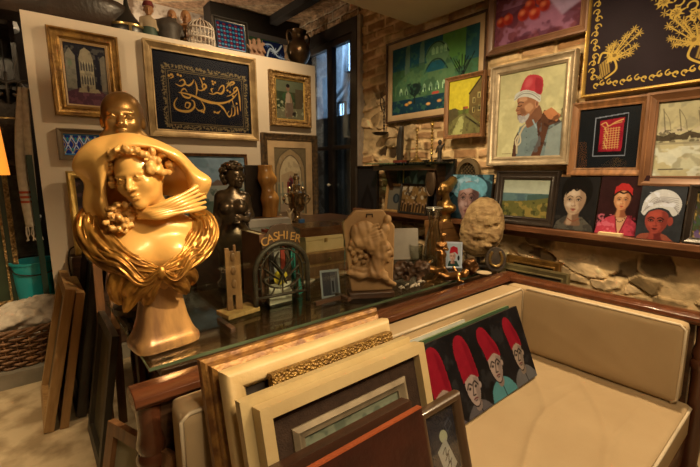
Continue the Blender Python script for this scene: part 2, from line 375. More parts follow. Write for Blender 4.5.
def wallmat():
    m = bpy.data.materials.new('brick_and_rubble_wall'); m.use_nodes = True; nt = m.node_tree; N = nt.nodes; L = nt.links; b = N['Principled BSDF']
    b.inputs['Roughness'].default_value = .85; b.inputs['Specular IOR Level'].default_value = .25
    tc = N.new('ShaderNodeTexCoord'); sp = N.new('ShaderNodeSeparateXYZ'); L.new(tc.outputs['Object'], sp.inputs[0])
    ad = N.new('ShaderNodeMath'); ad.operation = 'ADD'; L.new(sp.outputs['X'], ad.inputs[0]); L.new(sp.outputs['Y'], ad.inputs[1])
    cb = N.new('ShaderNodeCombineXYZ'); L.new(ad.outputs[0], cb.inputs[0]); L.new(sp.outputs['Z'], cb.inputs[1])
    wob = N.new('ShaderNodeTexNoise'); wob.inputs['Scale'].default_value = 6; L.new(cb.outputs[0], wob.inputs['Vector'])
    wm = N.new('ShaderNodeMix'); wm.data_type = 'VECTOR'; wm.inputs['Factor'].default_value = .035; L.new(cb.outputs[0], wm.inputs[4]); L.new(wob.outputs['Color'], wm.inputs[5])
    br = N.new('ShaderNodeTexBrick'); br.inputs['Scale'].default_value = 1; br.inputs['Brick Width'].default_value = .25; br.inputs['Row Height'].default_value = .085
    br.inputs['Mortar Size'].default_value = .013; br.inputs['Mortar Smooth'].default_value = .6; br.inputs['Bias'].default_value = -.2
    br.inputs['Color1'].default_value = (.46, .30, .17, 1); br.inputs['Color2'].default_value = (.30, .17, .10, 1); br.inputs['Mortar'].default_value = (.50, .40, .27, 1)
    L.new(wm.outputs[1], br.inputs['Vector'])
    big = N.new('ShaderNodeTexNoise'); big.inputs['Scale'].default_value = 5.5; big.inputs['Detail'].default_value = 8; big.inputs['Roughness'].default_value = .7; L.new(cb.outputs[0], big.inputs['Vector'])
    # rubble: stretched cells
    ms = N.new('ShaderNodeMapping'); ms.inputs['Scale'].default_value = (4.5, 8, 1); L.new(wm.outputs[1], ms.inputs['Vector'])
    vo = N.new('ShaderNodeTexVoronoi'); vo.feature = 'DISTANCE_TO_EDGE'; vo.inputs['Scale'].default_value = 1; L.new(ms.outputs[0], vo.inputs['Vector'])
    vc = N.new('ShaderNodeTexVoronoi'); vc.inputs['Scale'].default_value = 1; L.new(ms.outputs[0], vc.inputs['Vector'])
    stc = N.new('ShaderNodeValToRGB'); e = stc.color_ramp.elements; e[0].color = (.10, .06, .035, 1); e[1].color = (.50, .38, .22, 1); e.new(.55).color = (.33, .21, .11, 1); L.new(vc.outputs['Color'], stc.inputs[0])
    mo = N.new('ShaderNodeMapRange'); mo.inputs[1].default_value = .03; mo.inputs[2].default_value = .22; L.new(vo.outputs['Distance'], mo.inputs[0])
    sm = N.new('ShaderNodeMix'); sm.data_type = 'RGBA'; sm.inputs[6].default_value = (.47, .36, .22, 1); L.new(mo.outputs[0], sm.inputs[0]); L.new(stc.outputs[0], sm.inputs[7])
    # bricks above, rubble patches between and below
    zr = N.new('ShaderNodeMapRange'); zr.inputs[1].default_value = 1.0; zr.inputs[2].default_value = 1.75; L.new(sp.outputs['Z'], zr.inputs[0])
    mm = N.new('ShaderNodeMath'); mm.operation = 'MULTIPLY_ADD'; mm.inputs[1].default_value = 2.6; mm.inputs[2].default_value = -1.35; L.new(big.outputs['Fac'], mm.inputs[0])
    m2 = N.new('ShaderNodeMath'); m2.operation = 'ADD'; m2.use_clamp = True; L.new(zr.outputs[0], m2.inputs[0]); L.new(mm.outputs[0], m2.inputs[1])
    fx = N.new('ShaderNodeMix'); fx.data_type = 'RGBA'; L.new(m2.outputs[0], fx.inputs[0]); L.new(sm.outputs[2], fx.inputs[6]); L.new(br.outputs['Color'], fx.inputs[7])
    fn = N.new('ShaderNodeTexNoise'); fn.inputs['Scale'].default_value = 26; fn.inputs['Detail'].default_value = 6; L.new(tc.outputs['Object'], fn.inputs['Vector'])
    fr = N.new('ShaderNodeMapRange'); fr.inputs[1].default_value = .35; fr.inputs[2].default_value = .65; fr.inputs[3].default_value = .6; fr.inputs[4].default_value = 1.25; L.new(fn.outputs['Fac'], fr.inputs[0])
    mu = N.new('ShaderNodeVectorMath'); mu.operation = 'SCALE'; L.new(fx.outputs[2], mu.inputs[0]); L.new(fr.outputs[0], mu.inputs['Scale']); L.new(mu.outputs[0], b.inputs['Base Color'])
    hb = N.new('ShaderNodeMix'); L.new(m2.outputs[0], hb.inputs[0]); L.new(mo.outputs[0], hb.inputs[2])
    inv = N.new('ShaderNodeMath'); inv.operation = 'SUBTRACT'; inv.inputs[0].default_value = 1; L.new(br.outputs['Fac'], inv.inputs[1]); L.new(inv.outputs[0], hb.inputs[3])
    hs = N.new('ShaderNodeMath'); hs.operation = 'MULTIPLY_ADD'; hs.inputs[1].default_value = .9; L.new(fn.outputs['Fac'], hs.inputs[0]); L.new(hb.outputs[0], hs.inputs[2])
    bp = N.new('ShaderNodeBump'); bp.inputs['Strength'].default_value = .9; bp.inputs['Distance'].default_value = .03; L.new(hs.outputs[0], bp.inputs['Height']); L.new(bp.outputs[0], b.inputs['Normal'])
    return m
WALL = wallmat()
PLAST = mat('flaking_white_plaster', (.62, .55, .47), (.20, .14, .10), .9, 0, 7, .8, 12, lo=.42, hi=.52)
PAINTW = mat('cream_partition_paint', (.60, .52, .42), (.57, .49, .39), .6, 0, 3, .04, 120)
FLOORM = mat('mottled_concrete', (.50, .40, .25), (.26, .19, .105), .5, 0, 7, .15, 18, lo=.36, hi=.60)
SOFFIT = mat('cream_ceiling_board', (.60, .52, .40), (.57, .49, .37), .7)
DARKP = mat('dark_painted_wall', (.10, .075, .05), (.06, .045, .03), .8, 0, 4, .2, 20)

# ------------------------------------------------------------------ the room
WX = 2.55
def slab(name, lo, hi, m): return struct(name, MB().box(lo, hi), m)
slab('floor', (-1.9, -1.5, -.06), (6.2, 6.2, 0), FLOORM)

def relief_wall(name, y0, y1, z0, z1, st):
    # masonry built as relief: courses of brick above, rubble stones below and in patches; recesses go into the wall
    ny, nz = int((y1-y0)/st), int((z1-z0)/st); Y, Z = np.meshgrid(np.linspace(y0, y1, ny+1), np.linspace(z0, z1, nz+1)); rg = np.random.RandomState(7)
    n1 = vnoise(ny+1, nz+1, 9, 6, 1, 4); n2 = vnoise(ny+1, nz+1, 60, 40, 2, 4); n3 = vnoise(ny+1, nz+1, 5, 4, 3, 3); n4 = vnoise(ny+1, nz+1, 22, 15, 4, 3)
    Yw = Y+(n4-.5)*.05; Zw = Z+(n1-.5)*.07+(n4-.5)*.025
    row = np.floor(Zw/.078); off = (row % 2)*.11+rg.rand(200)[(row % 200).astype(int)]*.08; cu = (Yw+off)/.225; ci = np.floor(cu); fu = (cu-ci)*.225; fv = Zw-row*.078
    ed = np.minimum(np.minimum(fu, .225-fu), np.minimum(fv, .078-fv)); hb = np.clip((ed-.004-.010*(n2-.3))/.012, 0, 1)
    ky = ((ci*37+row*91) % 997).astype(int); r1 = rg.rand(997)[ky]; r2 = rg.rand(997)[ky]
    bc = np.array([.40, .25, .135])+(r1[..., None]-.5)*np.array([.26, .20, .13]); pale = (r2 > .62)[..., None]; bc = np.where(pale, np.array([.62, .47, .27])*(0.8+.35*r1[..., None]), bc)
    mort = np.array([.66, .50, .29])
    # rubble cells
    gy, gz = .175, .098; best = np.full(Y.shape, 9.); sec = best.copy(); idb = np.zeros(Y.shape, int)
    Yw = Y+(n1-.5)*.16+(n4-.5)*.10+(n2-.5)*.03; Zw = Z+(vnoise(ny+1, nz+1, 8, 7, 11, 4)-.5)*.15+(vnoise(ny+1, nz+1, 24, 20, 12, 3)-.5)*.06+(n2-.5)*.03
    cy, cz = np.floor(Yw/gy).astype(int), np.floor(Zw/gz).astype(int)
    J = rg.rand(64, 64, 2)
    for a in (-1, 0, 1):
        for b in (-1, 0, 1):
            j = J[(cy+a) % 64, (cz+b) % 64]; d = np.hypot((Yw-(cy+a+j[..., 0])*gy)/1.6, Zw-(cz+b+j[..., 1])*gz)
            nb = d < best; sec = np.where(nb, best, np.minimum(sec, d)); idb = np.where(nb, ((cy+a) % 64)*64+(cz+b) % 64, idb); best = np.where(nb, d, best)
    e = sec-best; sz = rg.rand(4096)[idb]; q1 = rg.rand(4096)[idb]; thr = .001+.010*rg.rand(4096)[idb]+(n2-.5)*.014; hs = np.clip((e-thr)/.010, 0, 1)*(sz > .15)
    hole = ((sz > .63) & (sz < .78))[..., None]; sc = np.array([.50, .38, .23])+(q1[..., None]-.5)*np.array([.60, .48, .32])
    sc = np.where(hole, sc*.55+(np.array([.075, .05, .032])-sc*.55)*np.clip((n4+.6*n2-.70)/.08, 0, 1)[..., None], np.clip(sc*(.55+.9*n2[..., None]), .05, .8))
    rub = np.clip(((1.06-Z)/.10)+.5+(n1-.5)*3, 0, 1); rub = np.maximum(rub, np.clip((n3-.62)/.05, 0, 1)*(Z < 2.3))
    brick = mort+(bc-mort)*hb[..., None]; stone = np.array([.60, .46, .27])+(sc-np.array([.60, .46, .27]))*hs[..., None]
    C = brick+(stone-brick)*rub[..., None]; C = C*(.50+1.0*n2[..., None])*(.80+.4*n4[..., None])
    hgt = hb*.014*(.6+.6*r1); hst = np.where(hole[..., 0], -hs*.022, hs*.022*(.5+sz)); H = hgt+(hst-hgt)*rub+(n2-.5)*.022+(n4-.5)*.012
    H = np.clip(H-.030, -.05, 0)
    X = WX-H; k = ny+1; V = np.stack([X, Y, Z], -1).reshape(-1, 3); i = np.arange(ny)[None]; j = np.arange(nz)[:, None]; a = (j*k+i).ravel(); F = np.stack([a, a+k, a+k+1, a+1], 1)
    o = len(V); bx = [(WX+.06, y0, z0), (WX+.06, y1, z0), (WX+.06, y1, z1), (WX+.06, y0, z1), (WX+.2, y0, z0), (WX+.2, y1, z0), (WX+.2, y1, z1), (WX+.2, y0, z1)]
    V = V.tolist()+bx; F = F.tolist()+[[o, o+3, o+2, o+1], [o+4, o+5, o+6, o+7], [o, o+1, o+5, o+4], [o+1, o+2, o+6, o+5], [o+2, o+3, o+7, o+6], [o+3, o, o+4, o+7]]
    me = bpy.data.meshes.new(name); me.from_pydata(V, [], F); at_ = me.color_attributes.new('Col', 'FLOAT_COLOR', 'POINT'); full = np.ones((len(V), 4)); full[:o, :3] = np.clip(C, .02, .85).reshape(-1, 3); full[o:, :3] = .2; at_.data.foreach_set('color', full.ravel())
    w_ = link(name, me, MASON); w_['kind'] = 'structure'; return w_
MASON = colmat('lime_washed_masonry', .9, 0, .4)
relief_wall('wall_right', -1.5, 3.0, 0, 3.02, .0085)
slab('wall_front', (-1.9, -1.6, 0), (WX+.2, -1.5, 3.02), mat('brown_wall', (.12, .09, .06), None, .8))
slab('wall_left', (-2.0, -1.6, 0), (-1.9, 4.5, 3.02), DARKP)
slab('wall_back', (-1.9, 4.42, 0), (WX+.2, 4.6, 3.02), PLAST)
slab('ceiling', (-2.0, -1.6, 3.02), (WX+.2, 4.6, 3.1), WALL)
slab('wall_lintel', (WX, 3.0, 2.82), (WX+.2, 4.6, 3.02), WALL)
slab('wall_corner', (WX, 3.98, 0), (WX+.2, 4.42, 2.82), WALL)
slab('trim_1', (WX-.012, 2.955, 0), (WX+.14, 3.0, 2.82), mat('white_plaster_reveal', (.42, .38, .33), (.3, .26, .22), .8, 0, 9, .3, 30))
# display partition standing on the step
slab('wall_partition', (.085, 3.5, .1), (2.4, 3.535, 2.45), PAINTW)
slab('wall_partition_rear', (.16, 3.535, .1), (2.4, 3.88, 2.449), DARKP)
slab('trim_step', (-1.9, 3.27, 0), (2.1, 4.42, .1), mat('grey_concrete_step', (.25, .22, .17), (.17, .15, .11), .7, 0, 6, .2, 30))
slab('trim_beam', (1.55, 4.02, 2.83), (WX, 4.2, 3.02), mat('smoked_timber_beam', (.016, .012, .010), (.010, .008, .007), .7, 0, 6, .2, 50))
slab('trim_beam_cross', (2.18, 2.3, 2.94), (2.27, 4.02, 3.02), MATS['smoked_timber_beam'])
# dropped ceiling board above the sofa
struct('ceiling_board', MB().box((-.9, -1.2, 2.52), (2.50, 2.24, 2.66)), SOFFIT)
# glazed door in the right wall
dm = MB()
for lo, hi in (((WX-.02, 3.0, 2.70), (WX+.08, 3.98, 2.82)), ((WX-.02, 3.0, 0), (WX+.08, 3.075, 2.70)), ((WX-.02, 3.9, 0), (WX+.08, 3.98, 2.70))): dm.box(lo, hi)
dframe = struct('door_1', dm, BLKWOOD, bevel=.004)
lf = MB()
for y0, y1 in ((3.42, 3.50), (3.075, 3.12), (3.86, 3.90)): lf.box((WX, y0, 0), (WX+.06, y1, 2.70))
for y0, y1 in ((3.12, 3.42), (3.50, 3.86)): lf.box((WX, y0, 0), (WX+.06, y1, .12)); lf.box((WX, y0, 1.62), (WX+.06, y1, 1.66)); lf.box((WX, y0, 2.64), (WX+.06, y1, 2.70))
obj('door_leaf', lf, BLKWOOD, dframe, bevel=.003)
obj('pane', MB().box((WX+.025, 3.12, .12), (WX+.031, 3.42, 2.64)), PANE, dframe); obj('pane', MB().box((WX+.025, 3.50, .12), (WX+.031, 3.86, 2.64)), PANE, dframe)
obj('knob', MB().ell((WX-.03, 3.46, 1.25), (.018, .018, .018)).tube([(WX-.03, 3.46, 1.25), (WX+.01, 3.46, 1.25)], .007), mat('white_china', (.6, .58, .5)), dframe, smooth=1)
# pleated blind behind the lower panes
cur = MB(); n = 44
V = [(WX+.1+.016*(k % 2), 3.06+.86*k/n, z) for z in (.05, 1.98) for k in range(n+1)]
cur.add(V, [(k, k+1, n+2+k, n+1+k) for k in range(n)])
tag(obj('pleated_blind', cur, mat('grey_pleated_cloth', (.16, .15, .14), (.10, .09, .085), .8), solid=.003), 'grey pleated blind hanging behind the lower panes of the black door', 'blind')
# the yard beyond the door
slab('wall_yard', (5.6, 1.0, 0), (5.8, 8.5, 5.4), mat('blue_grey_render', (.30, .30, .30), (.13, .14, .15), .8, 0, 3, .3, 10))
slab('floor_yard', (2.75, 1.0, -.06), (5.6, 8.5, 0), MATS['grey_concrete_step'])
slab('wall_yard_end', (2.75, 8.3, 0), (5.6, 8.5, 5.4), MATS['blue_grey_render'])
for i, (y0, y1, z0, z1) in enumerate(((6.98, 7.24, 2.52, 2.9), (6.66, 6.92, 3.45, 4.2), (6.66, 6.82, 2.5, 3.05))):
    t = thing('lit_window', ['wider low lit window at left on the yard wall seen through the black door', 'tall lit window high on the yard wall behind the black door', 'narrow low lit window at right on the yard wall behind the black door'][i], 'window', (5.6, (y0+y1)/2, z0), -PI/2)
    w, h = y1-y0, z1-z0
    obj('window_frame', MB().ring(w, h, [(0, 0), (0, .05), (.04, .05), (.04, 0)]).box((-.015, -.03, .03), (.015, -.005, h-.03)), BLKWOOD, t)
    obj('pane', MB().box((-w/2+.03, -.012, .03), (w/2-.03, -.004, h-.03)), MATS.setdefault('lit_pane', emit('daylit_pane', (.55, .8, 1.), 3.0)), t)
pp = obj('drain_pipe', MB().tube([(5.5, 7.45, .0), (5.5, 7.45, 2.6), (5.5, 7.3, 3.0), (5.5, 6.95, 3.2), (5.5, 6.8, 4.9)], .06, 10), mat('pale_pipe', (.4, .42, .45)), smooth=1)
tag(pp, 'bent pale pipe climbing the yard wall seen through the black door', 'pipe')

# ------------------------------------------------------------------ lights: ceiling spots, added fills, a lamp on the left, daylight in the yard
LW = (1., .72, .40)
def spot(name, loc, tgt, e, ang=90, blend=.8, r=.04, c=LW):
    l = bpy.data.lights.new(name, 'SPOT'); l.energy = e; l.spot_size = RAD(ang); l.spot_blend = blend; l.shadow_soft_size = r; l.color = c
    o = bpy.data.objects.new(name, l); COL.objects.link(o); o.location = loc
    o.rotation_euler = (Vector(tgt)-Vector(loc)).to_track_quat('-Z', 'Y').to_euler(); return o
def area(name, loc, tgt, e, sx, sy, c=LW):
    l = bpy.data.lights.new(name, 'AREA'); l.energy = e; l.shape = 'RECTANGLE'; l.size = sx; l.size_y = sy; l.color = c
    o = bpy.data.objects.new(name, l); COL.objects.link(o); o.location = loc
    if name == 'yard_daylight': l.spread = RAD(75)
    o.rotation_euler = (Vector(tgt)-Vector(loc)).to_track_quat('-Z', 'Y').to_euler(); return o
spot('spot_wall', (1.25, .15, 2.46), (2.55, .45, 1.62), 46, 74, .7)
spot('spot_wall', (1.25, 1.05, 2.46), (2.55, 1.25, 1.58), 40, 74, .7)
spot('spot_wall', (1.45, 2.0, 2.46), (2.5, 2.15, 1.4), 27, 84, .8)
spot('spot_sofa', (2.36, .45, 2.48), (1.55, .60, .3), 88, 80, .9)
spot('fill_frames', (.35, -.55, 2.46), (.62, .85, .72), 26, 46, .9)  # extra unseen spot, added to brighten the stacked frames
spot('spot_bust', (1.15, .1, 2.46), (.36, 1.5, 1.2), 135, 50, .9, .03)
spot('spot_partition', (1.85, 2.45, 2.95), (1.2, 3.5, 1.6), 58, 125, 1.)
spot('fill_partition', (-.35, 1.75, 2.75), (.35, 3.5, 1.35), 95, 85, 1.)  # extra unseen spot, added to brighten the left of the partition
spot('spot_floor', (-1.0, 1.9, 2.8), (-.1, 3.0, .3), 190, 110, .9)
area('fill_light', (.75, -.25, 2.50), (.75, .1, 0), 26, 1.2, .8)  # unseen soft fill added overhead to lift the general brightness
area('yard_daylight', (4.2, 5.6, 5.3), (4.9, 6.2, 0), 300, 2.4, 4.0, (.62, .82, 1.))
for i_, q_ in enumerate(((1.0, 4.12, 2.3), (2.0, 4.1, 2.3))):      # unseen point lights added behind the partition to brighten the back wall
    l = bpy.data.lights.new('hidden_back_light', 'POINT'); l.energy = (12, 2.5)[i_]; l.color = (1, .8, .55); l.shadow_soft_size = .05; o = bpy.data.objects.new('hidden_back_light', l); COL.objects.link(o); o.location = q_
w = bpy.data.worlds.new('world'); SC.world = w; w.use_nodes = True
w.node_tree.nodes['Background'].inputs[0].default_value = (.55, .7, 1., 1); w.node_tree.nodes['Background'].inputs[1].default_value = .05
SC.view_settings.view_transform = 'Standard'; SC.view_settings.look = 'None'; SC.view_settings.gamma = 1; SC.view_settings.use_curve_mapping = False
SC.view_settings.exposure = 0.85
# ------------------------------------------------------------------ painted faces
def visage(a, cx, cy, r, skin, dark, lip, turn=0., ry=1.3, line=(35, 22, 16), light=None, bold=1.):
    A = a.asp; q = lambda x, y: (cx+x*r, cy+y*r*ry/A); md = tuple(int(.5*p+.5*k) for p, k in zip(skin, dark)); light = light or tuple(min(255, int(k*1.13)) for k in skin)
    a.blob([q(-.42, .6), q(.48, .6), q(.52, 1.2), q(.7, 1.75), q(-.62, 1.75), q(-.46, 1.2)], dark, 1, 2); a.blob([q(-.40, .9), q(-.1, 1.0), q(-.05, 1.7), q(-.5, 1.7)], skin, .8, 3)
    egg = [q(-.72, -.78), q(-.96, -.3), q(-.90, .25), q(-.62, .72), q(-.28, .98), q(.08, 1.0), q(.52, .80), q(.84, .3), q(.95, -.3), q(.72, -.8), q(0, -1.02)]
    a.blob(egg, skin, 1, 1)
    a.blob([q(.30, -.9), q(.42, -.3), q(.36, .2), q(.44, .55), q(.16, .96), q(.5, .8), q(.86, .3), q(.95, -.3), q(.74, -.78)], dark, .62, 4); a.blob([q(-.9, -.3), q(-.86, .25), q(-.6, .72), q(-.3, .95), q(-.46, .55), q(-.7, .1), q(-.78, -.4)], md, .6, 3)
    t = turn*.25; sf = .12*r
    a.ell(*q(-.1+t, -.58), r*.42, r*ry*.22/A, light, 0, sf*2, .7); a.ell(*q(-.42+t, .26), r*.22, r*ry*.17/A, light, 0, sf*2, .8)
    for e in (-1, 1):
        x = e*.39+t; a.ell(*q(x, -.14), r*.25, r*.2/A, dark, 0, sf*1.5, .55)
        a.curve([q(x-.25, -.24-.03*e), q(x-.02, -.36), q(x+.25, -.24+.03*e)], .034*r*bold, line, .85)
        a.ell(*q(x, -.08), r*.16, r*.075/A, tuple(int(.45*k+.55*j) for k, j in zip((214, 196, 168), skin))); a.ell(*q(x+t*.25, -.08), r*.085, r*.085/A, line)
        a.curve([q(x-.2, -.06), q(x, -.155), q(x+.2, -.05)], .024*r*bold, line); a.curve([q(x-.16, .02), q(x, .045), q(x+.16, .01)], .014*r*bold, dark)
    a.blob([q(t+.02, -.2), q(t+.13, .2), q(t+.15, .36), q(t-.02, .36), q(t-.02, .1)], md, .8, 1); a.curve([q(t-.15, .33), q(t-.1, .39), q(t+.02, .37), q(t+.12, .39), q(t+.17, .32)], .026*r, dark); a.ell(*q(t-.05, .24), r*.07, r*.1/A, light, 0, sf, .8)
    a.blob([q(t-.24, .60), q(t-.08, .545), q(t, .565), q(t+.08, .545), q(t+.25, .60), q(t, .635)], lip, 1, 1); a.blob([q(t-.2, .625), q(t, .64), q(t+.21, .625), q(t+.08, .725), q(t-.08, .725)], tuple(min(255, int(k*1.15)) for k in lip), 1, 1)
    a.curve([q(t-.23, .605), q(t, .63), q(t+.24, .605)], .014*r*bold, line, .8); a.ell(*q(t, .82), r*.16, r*.06/A, dark, 0, sf, .5)
    return a
def art_lady(w, h):
    a = Art(w, h, 96, (36, 30, 24), 1.9); a.tex(.25, 4, 3)
    a.ell(.5, .28, .37, .34, (22, 15, 11)); a.poly([(.05, 1), (.1, .86), (.3, .74), (.7, .74), (.95, .9), (1, 1)], (98, 84, 62)); a.blot((60, 50, 38), 9, .52, .7, 4, box=(0, .74, 1, 1))
    visage(a, .48, .45, .27, (205, 160, 112), (140, 95, 62), (150, 62, 44), -.2, light=(232, 192, 145))
    a.poly([(.24, .36), (.28, .2), (.45, .14), (.62, .16), (.74, .26), (.78, .42), (.70, .3), (.55, .22), (.38, .24), (.29, .32)], (24, 16, 12)); a.curve([(.26, .24), (.34, .26), (.42, .21), (.5, .25), (.6, .2), (.7, .27)], .025, (26, 18, 13))
    a.curve([(.36, .78), (.5, .83), (.64, .77)], .012, (150, 80, 45)); a.tex(.12, 20, 8); return a
def art_pink(w, h):
    a = Art(w, h, 96, (52, 22, 18), 1.8); a.tex(.3, 5, 5)
    a.poly([(0, 1), (.04, .86), (.22, .72), (.42, .66), (.66, .68), (.86, .78), (.97, 1)], (196, 62, 66)); a.blot((232, 110, 108), 8, .52, .7, 6, box=(0, .66, .42, 1)); a.blot((150, 40, 46), 9, .55, .7, 7, box=(.6, .66, 1, 1))
    a.poly([(.4, .66), (.52, .99), (.66, .68)], (214, 150, 96)); a.ell(.5, .34, .2, .2, (24, 14, 10))
    visage(a, .51, .42, .18, (214, 140, 82), (150, 82, 46), (165, 42, 34), .1, light=(236, 172, 112))
    a.poly([(.32, .34), (.34, .2), (.45, .13), (.6, .14), (.7, .22), (.71, .33), (.6, .25), (.45, .25)], (186, 40, 32)); a.curve([(.33, .34), (.42, .28), (.52, .3), (.62, .28), (.71, .35)], .02, (26, 14, 10))
    for i in range(7): t = i/6; a.ell(.42+.2*t, .72+.06*math.sin(t*PI), .012, .01, (30, 16, 12))
    a.curve([(.42, .7), (.47, .9), (.5, 1)], .012, (120, 26, 34)); a.curve([(.66, .7), (.58, .9), (.55, 1)], .012, (120, 26, 34)); a.tex(.12, 20, 9); return a
def art_turban(w, h):
    a = Art(w, h, 96, (54, 50, 44), 1.9); a.tex(.35, 5, 15)
    a.blob([(-.02, 1.05), (.1, .92), (.34, .88), (.62, .88), (.78, .95), (.84, 1.05)], (160, 78, 50))
    visage(a, .44, .66, .27, (172, 70, 48), (112, 40, 30), (90, 26, 22), -.3, 1.2, bold=1.8); a.ell(.74, .64, .06, .08, (160, 64, 44))
    a.blob([(.06, .50), (.10, .28), (.26, .12), (.50, .06), (.76, .12), (.92, .28), (.90, .46), (.78, .54), (.66, .44), (.46, .40), (.24, .46), (.14, .56)], (216, 196, 166))
    for k in range(8): a.curve([(.10+.04*k, .50-.035*k), (.34+.05*k, .22+.015*k), (.84+.008*k, .22+.04*k)], .007, (150, 130, 110))
    a.blot((238, 220, 196), 7, .56, .8, 17, box=(.12, .12, .86, .38)); a.tex(.1, 18, 18); return a
def art_bluehead(w, h):
    a = Art(w, h, 90, (50, 66, 62), 1.8); a.blot((104, 140, 130), 6, .5, .8, 31); a.blot((30, 40, 40), 5, .58, .8, 33)
    a.ell(.48, .3, .42, .28, (128, 176, 168)); a.blot((196, 214, 198), 8, .5, .8, 34, box=(.05, .02, .9, .42))
    visage(a, .48, .56, .26, (186, 130, 100), (96, 60, 50), (140, 64, 60), -.3, 1.45, light=(226, 176, 146))
    a.poly([(.56, .3), (.78, .45), (.76, .8), (.6, .95), (.56, .6)], (70, 44, 40), .55, 3); a.poly([(.2, .38), (.3, .2), (.55, .16), (.78, .28), (.8, .4), (.5, .3)], (136, 186, 176)); a.tex(.25, 14, 35); return a
def art_oldman(w, h):
    a = Art(w, h, 150, (196, 172, 108)); a.tex(.12, 3, 21); a.blot((170, 150, 96), 4, .5, .5, 22, box=(.5, 0, 1, .5)); a.blot((214, 190, 122), 4, .5, .5, 23, box=(0, .3, .4, 1))
    a.poly([(.26, 1), (.30, .84), (.36, .66), (.5, .58), (.72, .52), (.94, .60), (1, .66), (1, 1)], (118, 122, 104))                     # robe
    a.poly([(.26, 1), (.29, .78), (.34, .7), (.36, .85), (.33, 1)], (84, 52, 34)); a.poly([(.62, .62), (.72, .48), (.86, .52), (.95, .62), (.80, .66), (.70, 1), (.56, 1), (.66, .8)], (92, 54, 32)); a.poly([(.70, .5), (.82, .46), (.96, .56), (.9, .62), (.78, .58)], (186, 112, 62))
    a.blot((60, 34, 22), 11, .52, .7, 24, box=(.6, .46, .98, .9)); a.poly([(.8, .7), (1, .62), (1, 1), (.76, 1)], (138, 136, 112)); a.blot((96, 100, 88), 9, .54, .5, 25, box=(.36, .62, .7, 1))
    a.blob([(.335, .27), (.300, .33), (.310, .385), (.292, .43), (.286, .455), (.308, .468), (.304, .49), (.318, .505), (.316, .525), (.338, .565), (.40, .590), (.48, .56), (.56, .54), (.63, .44), (.60, .28), (.45, .24)], (158, 100, 60))
    a.blob([(.44, .58), (.54, .50), (.64, .42), (.69, .54), (.58, .63), (.48, .66)], (124, 76, 46)); a.blob([(.34, .30), (.42, .29), (.46, .34), (.38, .36), (.33, .34)], (196, 138, 90), .8, 2); a.blob([(.42, .41), (.50, .38), (.56, .43), (.50, .48), (.44, .46)], (196, 136, 86), .85, 2); a.ell(.605, .40, .026, .045, (188, 122, 78)); a.ell(.605, .40, .012, .026, (120, 70, 44))
    a.blob([(.325, .525), (.36, .508), (.42, .525), (.50, .50), (.48, .56), (.42, .60), (.36, .59)], (178, 160, 134)); a.blot((150, 132, 110), 26, .52, .6, 26, box=(.32, .5, .5, .6)); a.curve([(.315, .40), (.345, .405), (.375, .395)], .006, (50, 28, 20)); a.curve([(.315, .372), (.35, .355), (.40, .365)], .007, (84, 56, 40)); a.line([(.325, .502), (.375, .498)], .006, (92, 40, 30)); a.blob([(.36, .42), (.42, .44), (.45, .50), (.40, .51), (.36, .47)], (118, 72, 44), .7, 2); a.curve([(.30, .44), (.32, .45), (.345, .445)], .005, (110, 62, 38))
    a.blob([(.25, .34), (.27, .26), (.38, .225), (.54, .245), (.65, .31), (.645, .385), (.56, .345), (.44, .305), (.33, .305)], (200, 184, 150)); a.curve([(.26, .32), (.38, .265), (.52, .285), (.64, .36)], .006, (136, 120, 94)); a.curve([(.28, .29), (.40, .24), (.54, .27), (.64, .33)], .004, (150, 134, 106)); a.blob([(.335, .235), (.385, .12), (.46, .065), (.60, .085), (.675, .15), (.66, .30), (.54, .255), (.42, .225)], (184, 58, 54)); a.blob([(.56, .10), (.665, .15), (.655, .29), (.57, .26)], (150, 40, 40), .8, 2); a.ell(.46, .15, .05, .055, (206, 88, 78), .4, .03, .7)
    a.curve([(.34, .95), (.34, .82), (.40, .68), (.45, .63)], .014, (190, 160, 110)); a.curve([(.34, .75), (.31, .80), (.33, .86), (.39, .82), (.37, .72)], .010, (204, 176, 124)); a.curve([(.56, .58), (.62, .67), (.60, .63)], .010, (150, 156, 140))
    for k in range(4): a.ell(.47+.01*k, .70+.075*k, .007, .006, (70, 70, 60))
    a.line([(.10, .955), (.24, .955)], .004, (110, 80, 46)); a.tex(.13, 16, 27); return a
